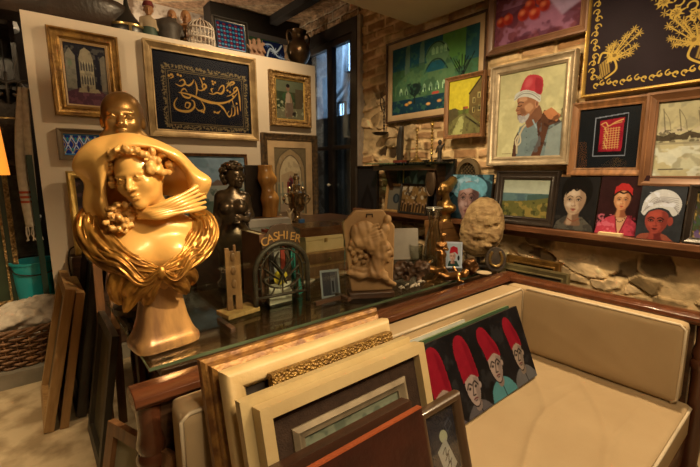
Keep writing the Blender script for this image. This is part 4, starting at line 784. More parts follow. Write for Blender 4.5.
def art_tiles(w, h):
    a = Art(w, h, 120, (34, 52, 120)); a.tex(.2, 6, 141); W_ = (206, 206, 190); Y_ = (196, 150, 40); T_ = (38, 128, 120)
    a.rect(0, 0, 1, .1, (60, 120, 150)); a.rect(0, .9, 1, 1, (60, 120, 150))
    for k in range(-1, 7):
        x = .2*k
        a.line([(x, .1), (x+.24, .9)], .012, W_); a.line([(x+.24, .1), (x, .9)], .012, W_); a.curve([(x, .3), (x+.06, .5), (x, .7)], .008, Y_); a.curve([(x+.02, .12), (x+.12, .3), (x+.22, .12)], .008, Y_); a.curve([(x+.02, .88), (x+.12, .7), (x+.22, .88)], .008, Y_)
        a.ell(x+.12, .26, .03, .09, T_); a.ell(x+.02, .74, .03, .09, T_); a.ell(x+.12, .5, .022, .08, W_); a.ell(x+.12, .5, .012, .045, (180, 60, 40))
    return a
def art_portrait_brown(w, h):
    a = Art(w, h, 70, (50, 36, 26)); a.tex(.3, 5, 145); a.blot((92, 60, 50), 6, .55, .8, 146); visage(a, .5, .42, .16, (176, 124, 84), (110, 70, 46), (140, 60, 50), .1, light=(200, 150, 110)); a.poly([(.15, 1), (.2, .7), (.45, .62), (.6, .62), (.85, .72), (.9, 1)], (104, 58, 60)); a.ell(.5, .27, .19, .1, (40, 26, 20)); return a
def art_village(w, h):
    a = Art(w, h, 120, (112, 122, 112)); a.blot((140, 146, 136), 4, .5, .7, 151, box=(0, 0, 1, .5)); a.rect(0, .55, 1, 1, (92, 98, 72)); a.blot((62, 76, 56), 6, .48, .8, 152, box=(0, .3, 1, .9))
    for x, y, s in ((.1, .5, .12), (.34, .46, .14), (.6, .5, .14), (.84, .44, .12)): a.poly([(x-s, y+.25), (x-s, y), (x, y-.1), (x+s, y), (x+s, y+.25)], (150, 138, 108)); a.poly([(x-s*1.1, y), (x, y-.11), (x+s*1.1, y)], (112, 84, 62)); a.rect(x-.03, y+.08, x+.03, y+.18, (66, 58, 48))
    a.blot((56, 70, 50), 9, .55, .8, 153, box=(0, .55, 1, 1)); a.tex(.18, 14, 154); return a
def part_pic(name, label, tl, br, fw, fd, fm, art, gap=0., **k):
    y = PY-gap; a = wy(*tl, y); b = wy(*br, y); return picture(name, label, k.pop('cat', 'painting'), ((a.x+b.x)/2, y, b.z), b.x-a.x, a.z-b.z, fw, fd, fm, art, 0, **k)
part_pic('framed_painting', 'painting of moorish arches in a deep gold frame at the upper left of the partition', (44.5, 25.5), (124, 120), .070, .05, GOLD, art_arches, prof='scoop', inner=(.018, mat('tan_slip', (.45, .29, .14), None, .5), .012))
part_pic('framed_calligraphy', 'large gold calligraphy on black behind glass in a wide gold frame', (141, 38.8), (257, 141.3), .062, .045, mat('antique_gold_moulding', (.42, .30, .15), (.22, .145, .07), .42, .45, 8, .3, 40), art_calligraphy, cat='calligraphy', prof='bevel', part='calligraphy_sheet', glass=PICG)
part_pic('framed_painting', 'small painting of a standing youth in an ornate gold frame on the partition', (267.5, 69.5), (309.5, 128.5), .062, .05, ORN, art_youth, prof='scoop', inner=(.014, GOLD2, .01))
part_pic('framed_print', 'print of an arched gateway with a pale mount in a dark gilt-edged frame', (260, 132.5), (317, 225), .06, .04, mat('dark_gilt_moulding', (.16, .10, .05), (.05, .04, .03), .4, .3, 30), art_gateway, cat='print', mount=(.075, mat('buff_mount', (.52, .37, .21), None, .8)))
part_pic('framed_tiles', 'blue patterned tile panel in a grey-brown frame low on the partition', (55.5, 128), (109, 160.5), .036, .035, mat('grey_brown_moulding', (.17, .125, .08), (.10, .075, .05), .5), art_tiles, cat='tile panel', mtl=GLOSSY_TILE, part='tile_panel')
a0 = wy(65, 171, 3.44); b0 = wy(118, 250, 3.44)
picture('framed_painting', 'brown portrait in a bright gold frame half hidden behind the big bust', 'painting', ((a0.x+b0.x)/2, 3.40, b0.z), b0.x-a0.x, (a0.z-b0.z), .05, .035, GOLD2, art_portrait_brown, 0, -RAD(4.5), prof='round')
sp = obj('plinth', MB().box((a0.x-.03, 3.34, .1), (b0.x+.1, 3.485, b0.z)), DKWOOD, bevel=.004); tag(sp, 'narrow dark wooden plinth against the partition under the brown portrait', 'plinth')
a0 = wy(196, 153, 3.42); b0 = wy(249.5, 213, 3.42)
picture('framed_painting', 'grey-blue village landscape in a thin frame between the bust and the bronze nude', 'painting', ((a0.x+b0.x)/2-.12, 3.40, b0.z-.02), b0.x-a0.x+.24, a0.z-b0.z+.02, .022, .03, MIDWOOD, art_village, 0, -RAD(5))
sp = obj('sideboard', MB().box((.93, 3.08, .1), (1.96, 3.47, b0.z-.022)).box((.90, 3.05, b0.z-.05), (1.99, 3.48, b0.z-.02)), DKWOOD, bevel=.004); tag(sp, 'low dark sideboard against the partition carrying the village landscape', 'sideboard')

# ------------------------------------------------------------------ things standing on top of the partition
TZ = 2.45
def top(px, y=3.64): return (wy(px, 30, y).x, y, TZ)
def pxm(px, y=3.64, py=30): p = wy(px, py, y); return (p-EY).dot(FW)/FPX       # metres per photo pixel at that spot
c = top(62, 3.68); S = MB()
V = []
o = obj('trough', S.loft([[(c[0]+r*(.86)*math.cos(t), c[1]+r*.17*math.sin(t), TZ+z) for t in np.linspace(0, 2*PI, 41)[:-1]] for r, z in ((.72, .0), (.86, .03), (.95, .09), (1., .17), (1., .21), (.96, .23), (.93, .21), (.9, .15), (.78, .06))]), mat('blackened_wood', (.05, .03, .022), (.022, .015, .011), .4, 0, 5, .3, 40, .1), smooth=40)
o.location = (-.42, 0, 0); tag(o, 'long blackened wooden trough on top of the partition at the left', 'trough')
c = top(128, 3.66); k = pxm(128); t = thing('teardrop_lamp', 'black teardrop-shaped vessel with a brass cross band on top of the partition', 'vessel', c)
obj('body', MB().lathe([(15*k, 0), (15.5*k, 4*k), (15*k, 9*k), (11*k, 15*k), (6*k, 21*k), (3*k, 27*k), (1.6*k, 35*k), (.8*k, 44*k)], 20, sy=.7), DARKM, t, smooth=50)
obj('band', MB().lathe([(15.6*k, 8*k), (15.9*k, 8.6*k), (15.9*k, 10*k), (15.*k, 10.6*k)], 24, sy=.72).box((-1.2*k, -11.4*k, -0*k), (1.2*k, -10.4*k, 10*k)), BRASS, t, smooth=40)
def doll(label, px, body, skin, hgt, wd, lean=0., cap=None, base=None, group='small figures on top of the partition', seed=1, y=3.64):
    c = top(px, y); k = pxm(px, y)*1.12; H = hgt*k; W = wd*k/2; t = thing('carved_figure', label, 'figurine', c)
    S = Sculpt((-W*1.7, -W*1.5, -.01), (W*1.7, W*1.5, H*1.05), H/42)
    S.cap((0, 0, H*.03), (0, 0, H*.42), W*.8, W*.78, W*.3).ell((0, 0, H*.5), (W*.95, W*.6, H*.16), W*.4).cap((W*.85, 0, H*.56), (W*.98, -W*.2, H*.3), W*.2, W*.17, W*.2).cap((-W*.85, 0, H*.56), (-W*.98, -W*.2, H*.3), W*.2, W*.17, W*.2).cap((0, 0, H*.55), (lean*W, 0, H*.74), W*.32, W*.3, W*.2)
    S.d = np.maximum(S.d, -S.P[..., 2])
    obj('torso', S.mesh(), body, t, smooth=1)
    S = Sculpt((-H*.2+lean*W, -H*.24, H*.62), (H*.2+lean*W, H*.24, H*1.06), H/60); S.frame((lean*W, 0, H*.84), H*.36, (0, 0, -.3)); head(S, neck=False, eyes=False); obj('head', S.mesh(), skin, t, smooth=1)
    if cap: obj('cap', MB().lathe([(H*.15, H*.92), (H*.155, H*.95), (H*.12, H*1.06), (H*.06, H*1.07)], 14, (lean*W, 0, 0)), cap, t, smooth=40)
    if base: obj('skirt', MB().lathe([(W*1.0, 0), (W*1.05, H*.1), (W*.86, H*.32), (W*.7, H*.34)], 18), base, t, smooth=50)
    return t
SK = mat('old_painted_skin', (.46, .24, .10), (.30, .14, .06), .45)
doll('small carved man with a red cap and green skirt on top of the partition', 149, mat('dull_cream_cloth', (.42, .32, .2), (.26, .2, .13), .7), SK, 30, 14, .1, mat('dark_red_felt', (.20, .025, .025), None, .8), mat('bottle_green_cloth', (.03, .06, .04), None, .6))
doll('dark-robed bald carved figure on top of the partition', 168, mat('black_brown_robe', (.05, .04, .032), (.03, .022, .018), .6, 0, 12, .4, 30), SK, 29, 24, .35, y=3.66)
doll('tall ochre carved figure behind the white cage on top of the partition', 184, mat('ochre_wood', (.38, .20, .08), (.24, .12, .05), .45), SK, 33, 15, .3, y=3.74)
c = top(201, 3.6); k = pxm(201, 3.6); t = thing('bird_cage', 'domed white wire bird cage on top of the partition', 'bird cage', c); R = 12.5*k; Hc = 17*k
b = MB()
WHT = mat('white_enamel_wire', (.62, .55, .48), (.45, .38, .32), .45)
for i in range(20):
    a = 2*PI*i/20; pts = [(R*math.cos(a), R*.8*math.sin(a), z) for z in (0, Hc*.6, Hc)]+[(R*math.cos(a)*math.cos(e), R*.8*math.sin(a)*math.cos(e), Hc+.72*R*math.sin(e)) for e in np.linspace(.15, 1.5, 6)]; b.tube(pts, .0055, 5)
obj('wires', b, WHT, t, smooth=1)
b = MB()
for z in (.006, Hc*.5, Hc): b.tube([(R*math.cos(q), R*.8*math.sin(q), z) for q in np.linspace(0, 2*PI, 25)[:-1]], .009, 6, True)
b.ell((0, 0, Hc+.74*R), (.016, .016, .02), 8, 6); obj('hoops', b, WHT, t, smooth=1); obj('tray', MB().lathe([(R, 0), (R, .012), (R*.97, .014)], 24, sy=.8), WHT, t)
def art_bluepanel(w, h):
    a = Art(w, h, 70, (20, 34, 62), 1.9); a.rect(.0, 0, 1, .03, (70, 130, 150)); a.rect(0, 0, .03, 1, (70, 130, 150)); a.rect(.97, 0, 1, 1, (70, 130, 150))
    for r in range(6):
        for q in range(5): x, y = .1+.2*q, .1+.16*r; a.ell(x, y, .05, .045, (128, 34, 36)); a.ell(x+.1, y+.08, .045, .045, (60, 120, 130)); a.ell(x, y+.08, .03, .02, (150, 170, 170))
    a.rect(.03, .93, .97, .99, (170, 180, 180)); return a
def art_blueflower(w, h):
    a = Art(w, h, 60, (26, 30, 52), 2.2); a.curve([(.1, .9), (.3, .4), (.6, .5), (.9, .1)], .03, (200, 196, 180)); a.curve([(.1, .2), (.4, .2), (.6, .7), (.95, .8)], .03, (190, 186, 176)); leafy(a, .5, .5, 9, .2, 3, (206, 200, 186)); leafy(a, .2, .25, 6, .12, 4, (120, 140, 170)); leafy(a, .8, .75, 6, .12, 5, (120, 140, 170)); return a
a1 = wy(212, 20, 3.62); b1 = wy(248, 50, 3.62); k = pxm(230)
picture('framed_tiles', 'dark framed blue and red tile panel standing on top of the partition', 'tile panel', ((a1.x+b1.x)/2, 3.60, TZ), b1.x-a1.x, 33*k, .03, .03, DARKM, art_bluepanel, 0, -RAD(8), mtl=GLOSSY_TILE, part='tile_panel')
k = pxm(262, 3.75); a1 = wy(246, 30, 3.78); b1 = wy(281, 40, 3.78); gp = Art(b1.x-a1.x, 27*k, 30, (44, 62, 32)).tex(.3, 4, 5)
for x, y in ((.55, .35), (.75, .6), (.35, .7)): gp.ell(x, y, .06, .09, (120, 120, 90))
o = gp.canvas('painted_board', None, depth=.015, edge=(.04, .05, .03)); o.location = ((a1.x+b1.x)/2, 3.80, TZ); o.rotation_euler.x = -RAD(6); tag(o, 'dull green painted board standing at the back of the partition top', 'board')
k = pxm(255, 3.62); c = top(255, 3.62); S = Sculpt((-.12, -.06, -.01), (.12, .06, .2), .006)
for i, x in enumerate((-.07, -.02, .03, .075)): S.cap((x, 0, .0), (x, -.004, .09+.012*(i % 3)), .03, .024).ell((x, -.005, .135+.014*(i % 3)), (.02, .02, .026)).cap((x-.025, -.02, .1), (x-.005, -.045, .06), .011)
S.d = np.maximum(S.d, -S.P[..., 2]); o = obj('clay_group', S.mesh(), mat('pinkish_clay', (.34, .2, .13), (.2, .11, .07), .7), smooth=1, loc=c); tag(o, 'clay group of four huddled figures on top of the partition', 'figurine')
a1 = wy(264, 42, 3.58); b1 = wy(285, 58, 3.58); k = pxm(275, 3.58); o = art_blueflower(b1.x-a1.x, 19*k).canvas('tile', None, mtl=GLOSSY_TILE, depth=.015, edge=(.3, .28, .25)); o.location = ((a1.x+b1.x)/2, 3.57, TZ); o.rotation_euler.x = -RAD(12); tag(o, 'single blue and white flower tile leaning on top of the partition', 'tile')
c = top(298, 3.66); k = pxm(298, 3.66); t = thing('bronze_jug', 'round-bellied bronze jug at the right end of the partition top', 'jug', c)
JB = mat('hammered_bronze', (.20, .13, .07), (.11, .07, .04), .32, .85, 10, .3, 50)
obj('body', MB().lathe([(7*k, 0), (7.5*k, 1.5*k), (6.5*k, 3*k), (10.5*k, 9*k), (12.3*k, 15*k), (11*k, 21*k), (7.5*k, 25*k), (6.5*k, 28*k), (7*k, 32*k), (8.6*k, 35*k), (8*k, 35.5*k), (6*k, 32*k)], 30), JB, t, smooth=50)
for s in (-1, 1): obj('handle', MB().tube(spline([(s*6.5*k, 0, 33*k), (s*11*k, 0, 33.5*k), (s*13*k, 0, 28*k), (s*11*k, 0, 20.5*k)], 6), 1.1*k, 8), JB, t, smooth=1)
# ------------------------------------------------------------------ left niche: mirror frames, towel, buckets, basket
c = wz(8, 300, .1); NZ = .1
# tall dark green frame with gilt edges, cut by the picture's left edge
t = thing('framed_mirror', 'tall dark green frame with gold beading at the far left', 'frame', (wy(12, 240, 3.86).x-.29, 3.86, NZ+.0), RAD(0), -RAD(2.5))
fg = MB().ring(.62, 1.42, [(0, 0), (0, .03), (.03, .035), (.03, 0)]); fg2 = MB().ring(.50, 1.30, [(0, 0), (0, .03), (.014, .032), (.014, 0)])
GRN = mat('bottle_green_lacquer', (.035, .05, .025), (.02, .028, .016), .35)
obj('gilt_edge', fg, ORN, t); o = obj('gilt_beading', fg2, ORN, t, loc=(0, -.002, .06)); obj('green_border', MB().ring(.56, 1.36, [(0, 0), (0, .022), (.05, .022), (.05, 0)]), GRN, t, loc=(0, 0, .03))
obj('lower_rail', MB().box((-.25, -.03, .30), (.25, 0, .345)), ORN, t); obj('backing', MB().box((-.25, -.008, .05), (.25, -.001, 1.36)), GRN, t)
# shelving behind
sh = thing('shelf_unit', 'dark wooden shelving in the gloom left of the partition', 'shelf', (-.62, 4.05, NZ))
for x in (-.85, .64): obj('side_board', MB().box((x, 0, 0), (x+.03, .33, 2.55)), BLKWOOD, sh)
for z in (.62, 1.36, 1.92, 2.36): obj('shelf_board', MB().box((-.82, 0, z), (.64, .33, z+.028)), BLKWOOD, sh)
obj('back_board', MB().box((-.82, .33, 0), (.80, .345, 2.86)), BLKWOOD, sh)
c = wy(5, 32, 4.1); t = tag(obj('glass_dome', MB().lathe([(.12, 0), (.125, .02), (.115, .06), (.10, .18), (.07, .27), (.02, .31)], 24), mat('frosted_silver', (.55, .55, .52), (.35, .35, .33), .3, .3), smooth=50, loc=(wy(1, 45, 4.16).x, 4.2, 2.489)), 'grey frosted dome on the top shelf at the far left', 'dome')
c = wy(20, 72, 4.0); b = MB()
o = thing('silver_tray', 'dull silver oval tray lying on the upper shelf at far left', 'tray', (wy(12, 70, 4.1).x, 4.2, 2.05))
obj('dish', MB().lathe([(.10, 0), (.13, .006), (.17, .03), (.175, .03), (.13, .012), (.05, .008)], 26, sy=.6), mat('dull_silver', (.5, .5, .5), (.3, .3, .3), .25, .9), o, smooth=50); obj('handle', MB().tube(spline([(.17, -.04, .03), (.21, -.03, .035), (.21, .03, .035), (.17, .04, .03)], 5), .007, 6), MATS['dull_silver'], o, smooth=1)
# carved dark ornament with brass
t = thing('carved_ornament', 'dark carved ornament with scrolled crest hanging in the shelving at left', 'ornament', (wy(13, 132, 3.96).x, 4.03, 1.5))
b = MB().prism([(-.10, .0), (.09, .0), (.11, .12), (.08, .3), (.10, .40), (-.10, .42), (-.08, .28), (-.12, .13)], -.03, 0)
obj('panel', b, IRON, t, bevel=.004)
b = MB()
for s in (-1, 1): b.tube(spline([(0, -.015, .56), (s*.06, -.015, .58), (s*.10, -.015, .52), (s*.07, -.015, .46), (s*.03, -.015, .49)], 6), .012, 6); b.tube(spline([(s*.02, -.015, .4), (s*.09, -.015, .45), (s*.1, -.015, .40)], 5), .012, 6)
b.tube([(0, -.015, .38), (0, -.015, .64)], .012, 6); obj('crest', b, IRON, t, smooth=1); obj('bar', MB().box((-.11, -.034, .30), (.11, -.028, .312)), BRASS, t); obj('cord', MB().tube([(0, -.015, .63), (0, .0, .87)], .004, 6), DARKM, t)
# striped towel on the partition's end
xh = -.005; t = thing('striped_towel', 'hanging white towel with three red stripes beside the partition', 'towel', (-.0, 3.60, 1.15))
p0 = wy(26, 175, 3.58)
def tw(u, v):
    wv = .022+.030*math.sin(v*PI*.85); x = (u-.5)*2*wv+.012*math.sin(u*14+v*3)+(-.018*math.sin(v*4)); return (p0.x+x-.012+.05*(1-v), 3.58+.02*math.sin(u*11+1)+.01*v, 1.02+.95*(1-v))
TOW = mat('white_cotton', (.62, .55, .45), (.50, .43, .34), .9, 0, 30, .3, 200)
t.location = (0, 0, 0)
g = MB().grid(tw, 16, 40); o = obj('cloth', g, TOW, t, smooth=1, solid=.004)
for i, vv in enumerate((.735, .77, .805)):
    obj('red_stripe', MB().grid(lambda u, v: tuple(Vector(tw(u, vv+v*.017))+Vector((-.001, -.004, 0))), 16, 1), mat('red_woven_stripe', (.55, .10, .05), None, .9), t, smooth=1, solid=.003)
b = MB()
for i in range(11):
    u = i/10; p = Vector(tw(u, 1.)); b.tube([p, p+Vector((random.uniform(-.01, .01), -.004, -.05)), p+Vector((random.uniform(-.02, .02), -.004, -.10))], .0035, 5)
obj('fringe', b, TOW, t); obj('hook', MB().tube(spline([(.09, 3.58, 2.02), (.05, 3.58, 2.01), (.025, 3.58, 1.98), (.02, 3.575, 1.94)], 5), .006, 6), IRON, t)
# green post
o = obj('green_pole', MB().box((.0, 0, 0), (.035, .03, 1.42)), mat('dark_green_paint', (.015, .045, .03), None, .4), loc=(wy(34, 220, 3.56).x, 3.56, NZ)); tag(o, 'square dark green pole standing beside the towel', 'pole')
# buckets on the step
def bucket(name, label, px, y, z, r, h, m, rimm=None):
    p = wy(px, 260, y); t = thing(name, label, 'bucket', (p.x, y, z))
    obj('shell', MB().lathe([(r*.78, 0), (r*.8, .01), (r*.98, h-.02), (r*1.06, h-.018), (r*1.06, h), (r*.96, h), (r*.92, h-.02), (r*.72, .015)], 30), m, t, smooth=45)
    obj('handle', MB().tube(spline([(r*1.03, 0, h-.02), (r*.8, -r*.75, h-.07), (0, -r*1.08, h-.09), (-r*.8, -r*.75, h-.07), (-r*1.03, 0, h-.02)], 6), .005, 6), rimm or IRON, t, smooth=1); return t
z1 = wy(30, 258, 3.7).z
tq = bucket('turquoise_bucket', 'turquoise plastic bucket standing left of the partition', 34, 3.87, NZ+.23, .145, .40, mat('turquoise_plastic', (.03, .42, .46), (.025, .36, .40), .35))
st = obj('crate', MB().box((-.13, -.14, 0), (.15, .14, .23)), DKWOOD, loc=(tq.location.x, 3.87, NZ), bevel=.005); tag(st, 'low dark crate under the turquoise bucket', 'crate')
bucket('white_bucket', 'white plastic bucket behind the turquoise bucket', 26, 4.20, .748, .13, .30, mat('white_plastic', (.58, .56, .5), (.48, .46, .4), .4))
o = thing('stone_relief', 'grey carved stone panel on the shelf above the white bucket', 'panel', (wy(24, 220, 3.98).x, 4.10, .75)); obj('slab', MB().box((-.10, -.05, 0), (.09, -.01, .62)), mat('grey_carved_stone', (.16, .14, .11), (.08, .07, .055), .7, 0, 14, 1., 30), o, bevel=.006); obj('border', MB().ring(.2, .64, [(0, 0), (0, .015), (.03, .015), (.03, 0)]), MATS['grey_carved_stone'], o, loc=(-.005, -.045, -.01))
# wicker basket with white cloths
p = wz(24, 368, NZ); t = thing('wicker_basket', 'brown wicker basket at the left holding crumpled white cloths', 'basket', (p.x+.0, p.y+.19, NZ))
WK = mat('brown_wicker', (.26, .13, .055), (.12, .06, .03), .55, 0, 14, .3, 60)
b = MB(); nS = 30
def bs(z): return .235+.055*z/.26
for r in range(11):
    z = .012+.023*r; pts = []
    for i in range(nS*2):
        a = 2*PI*i/(nS*2); q = bs(z)+(.009 if (i//2+r) % 2 else -.009); pts.append((q*1.15*math.cos(a), q*.75*math.sin(a), z+random.uniform(-.002, .002)))
    b.tube(pts, .0095, 6, True)
obj('woven_side', b, WK, t, smooth=1)
b = MB()
for i in range(nS): a = 2*PI*(i+.25)/nS; b.tube([(bs(z)*1.15*math.cos(a), bs(z)*.75*math.sin(a), z) for z in (0, .13, .26)], .008, 6)
obj('stakes', b, WK, t, smooth=1)
b = MB()
for s in range(3): b.tube([((bs(.26)+.012*math.cos(a*9+s*2.1))*1.15*math.cos(a), (bs(.26)+.012*math.cos(a*9+s*2.1))*.75*math.sin(a), .262+.012*math.sin(a*9+s*2.1)) for a in np.linspace(0, 2*PI, 91)[:-1]], .011, 6, True)
obj('braided_rim', b, WK, t, smooth=1); obj('floor_plate', MB().lathe([(.22, 0), (.22, .012)], 24, sy=.66), WK, t)
bl = t.location
S = Sculpt((-.27, -.19, .14), (.27, .19, .47), .0085); S.ell((-.08, -.02, .26), (.16, .13, .10)).ell((.10, .0, .28), (.14, .13, .10), .05).ell((.02, .03, .34), (.13, .10, .06), .05).ell((.14, .02, .37), (.08, .07, .05), .04).ell((0, 0, .2), (.22, .14, .05), .05); S.rough(.009, 26, 4).rough(.005, 60, 5)
o = obj('folded_cloth', S.mesh(), TOW, smooth=1, loc=(bl.x, bl.y, NZ)); tag(o, 'crumpled white cloths heaped in the wicker basket', 'cloth')
# lamp whose glowing shade shows at the left edge
lx = wy(7.5, 130, 2.0).x-.11
t = thing('pendant_lamp', 'hanging lamp whose glowing amber shade shows at the left edge', 'lamp', (lx, 2.02, 0))
zt, zb = wy(2, 85, 2.0).z, wy(7, 175, 2.0).z
obj('shade', MB().lathe([(.100, zb), (.080, zt), (.077, zt), (.097, zb)], 28), MATS.setdefault('amber_shade', emit('glowing_amber_shade', (.85, .27, .03), .42)), t, smooth=45)
obj('cord', MB().tube([(0, 0, zt-.02), (0, 0, 3.02)], .004, 8), DARKM, t); obj('holder', MB().lathe([(.03, zt-.05), (.03, zt-.01), (.012, zt+.02)], 14), BRASS, t, smooth=40)
l = bpy.data.lights.new('bulb', 'POINT'); l.energy = 6; l.color = (1, .6, .25); l.shadow_soft_size = .04; o = bpy.data.objects.new('bulb', l); COL.objects.link(o); o.parent = t; o.location = (0, 0, (zb+zt)/2)
# cable on the partition's edge
pts = [wy(*q, 3.46) for q in ((76, 246), (70, 250), (68.5, 262), (71, 275), (75, 288), (78, 305))]
o = obj('cable', MB().tube(spline(pts, 6), .006, 6), DARKM, smooth=1); tag(o, 'thin black cable looping down the front of the partition', 'cable')

# ------------------------------------------------------------------ frames leaning on the floor beside the table (long side along y)
def lean_left(name, label, near_y, x, ln, h, tilt, fw, fd, fm, back, prof='bevel', cat='frame', z=0.):
    # the picture's face looks towards -x; its near upright end stands at near_y
    t = thing(name, label, cat, (x, near_y+ln/2, z), -PI/2, -RAD(tilt)); obj('frame', MB().ring(ln, h, PROF[prof](fw, fd)), fm, t, smooth=35)
    back(ln-2*fw+.008, h-2*fw+.008).canvas('canvas', t, -fd*.3, fw-.004); return t
plainart = lambda c, s=1: (lambda w, h: Art(w, h, 40, c).tex(.25, 4, s))
def art_faded(w, h):
    a = Art(w, h, 60, (92, 74, 44)); a.tex(.25, 4, 7); a.ell(.5, .45, .16, .3, (116, 92, 56), 0, .08); a.ell(.5, .28, .07, .1, (132, 104, 66), 0, .05); return a
lean_left('framed_picture', 'light brown wooden frame, outermost of the leaning row on the floor', 2.55, -.02, .55, .79, 12.5, .06, .045, LTWOOD, plainart((120, 90, 50)), 'flat')
lean_left('framed_picture', 'golden brown wooden frame leaning second in the floor row', 2.54, .046, .46, .76, 11, .06, .04, mat('honey_oak', (.36, .20, .07), (.22, .12, .045), .45, 0, 4, .2, 70, .1, (9, 9, 1.2)), plainart((90, 64, 36), 2), 'flat')
lean_left('framed_picture', 'tall near-black frame leaning third in the floor row', 2.60, .135, .5, .92, 10, .07, .05, BLKWOOD, plainart((40, 30, 22), 3), 'scoop')
lean_left('framed_painting', 'dark framed faded figure painting leaning nearest on the floor', 2.02, .155, .44, .66, 9.5, .05, .03, mat('dusty_black_moulding', (.06, .05, .035), (.035, .03, .02), .5), art_faded, 'flat', 'painting')
lean_left('framed_picture', 'dark brown frame leaning between the black frame and the planks', 2.62, .205, .55, 1.08, 10, .06, .04, DKWOOD, plainart((50, 36, 26), 4), 'bevel')
lean_left('framed_picture', 'tall grey-brown frame standing behind the leaning dark frames', 2.80, .28, .4, 1.20, 10, .07, .05, mat('grey_brown_wood', (.17, .12, .08), (.09, .065, .045), .5), plainart((60, 50, 40), 6), 'bevel')
for i, (px, y, x, top_) in enumerate(((101, 2.45, .30, 1.16), (115, 2.40, .38, 1.10))):
    q = wy(px, 300, y); o = obj('wooden_plank', MB().box((-.02, -.012, 0), (.02, .012, top_)), MIDWOOD, loc=(q.x-.02, y, 0)); o.rotation_euler = (RAD(-3), RAD(1.5), 0); tag(o, ['upright brown plank left of the two behind the big bust', 'upright brown plank right of the two behind the big bust'][i], 'plank')
# A-shaped frame beside the sofa post
t = thing('framed_board', 'brown framed cream board leaning by the left sofa post', 'frame', (.10, 1.27, 0), RAD(-70), -RAD(12)); obj('frame', MB().ring(.34, .58, PROF['flat'](.04, .025)), MIDWOOD, t); Art(.27, .51, 20, (176, 150, 100)).canvas('board', t, -.008, .035)
# ------------------------------------------------------------------ glass-topped table behind the sofa
TT = .77
tb = thing('display_table', 'long dark wooden table with a green-edged glass top behind the sofa', 'table', (1.34, 1.75, 0))
gtop = obj('glass_top', MB().box((-1.09, -.405, TT-.012), (1.09, .47, TT)), glassmat('table_glass', (.92, .94, .88), .035, .01), tb, bevel=.002)
b = MB()
for x in (-1.02, 1.02):
    for y in (-.34, .4): b.lathe([(.02, TT-.034), (.02, TT-.012)], 12, (x, y, 0))
obj('rubber_pads', b, DARKM, tb)
b = MB().box((-1.092, -.407, TT-.0118), (1.092, -.4052, TT-.0004)).box((-1.092, -.405, TT-.0118), (-1.0902, .47, TT-.0004)); obj('glass_edge', b, mat('green_glass_edge', (.11, .15, .09), (.06, .085, .05), .15), gtop)
obj('wooden_top', MB().box((-1.05, -.375, TT-.066), (1.05, .44, TT-.034)), DKWOOD, tb, bevel=.005)
obj('apron', MB().box((-1.0, -.33, TT-.17), (1.0, -.305, TT-.066)).box((-1.0, .36, TT-.17), (1.0, .385, TT-.066)).box((-1.0, -.33, TT-.17), (-.975, .385, TT-.066)), REDWOOD, tb, bevel=.003)
for x in (-.99, .99):
    for y in (-.32, .37): obj('leg', MB().lathe([(.022, 0), (.026, .05), (.03, .3), (.036, .5), (.028, .56), (.036, .6), (.036, TT-.066)], 16, (x, y, 0)), POSTW, tb, smooth=50)
obj('lower_shelf', MB().box((-.97, -.3, .2), (.97, .35, .225)), DKWOOD, tb)
obj('end_panel', MB().box((-.965, -.29, .225), (-.945, .35, TT-.17)), REDWOOD, tb)
def pm(p): return (Vector(p)-EY).dot(FW)/FPX
def at(px, y, z=TT, py=260): x = wy(px, py, y).x; return (x, y, z)
def face_cam(p): return math.atan2(-p[0], p[1])        # turn so that local -y looks back at the eye

# ------------------------------------------------------------------ the big bust
BX, BY = .344, 1.535; RZB = -RAD(12.7)
bust = thing('veiled_bust', 'large golden plaster bust of a young woman under a billowing veil', 'bust', (BX, BY, TT), RZB)
PLA = mat('honey_gold_patina', (.82, .50, .155), (.74, .42, .115), .33, .08, 5, .03, 30, .4)
GLD = mat('burnished_gold_drapery', (.52, .27, .055), (.20, .09, .02), .34, .7, 14, .25, 45)
S = Sculpt((-.24, -.16, .19), (.24, .14, .56), .0062)
S.cap((0, .0, .22), (.0, .0, .33), .05, .085).ell((-.015, .0, .375), (.150, .088, .115), .05).cap((-.165, .015, .405), (-.05, .01, .455), .045, .05, .05).cap((.145, .02, .385), (.04, .01, .45), .045, .05, .05)
S.ell((-.075, -.065, .345), (.055, .045, .05), .04).ell((.06, -.065, .345), (.055, .045, .05), .04).cap((.012, .01, .43), (-.022, -.022, .575), .056, .046, .045); S.cap((-.02, -.055, .445), (-.11, -.04, .452), .012, .014, .03).cap((.015, -.055, .445), (.10, -.035, .43), .012, .014, .03)
g = S.mesh()
HC = (-.030, -.066, .612); HS = .200; HR = (RAD(6), RAD(-11), RAD(-26))
S = Sculpt((-.155, -.19, .48), (.10, .06, .735), .0033); S.frame(HC, HS, HR); head(S, ear=False); S.mesh(g)
obj('figure', g, PLA, bust, smooth=1)
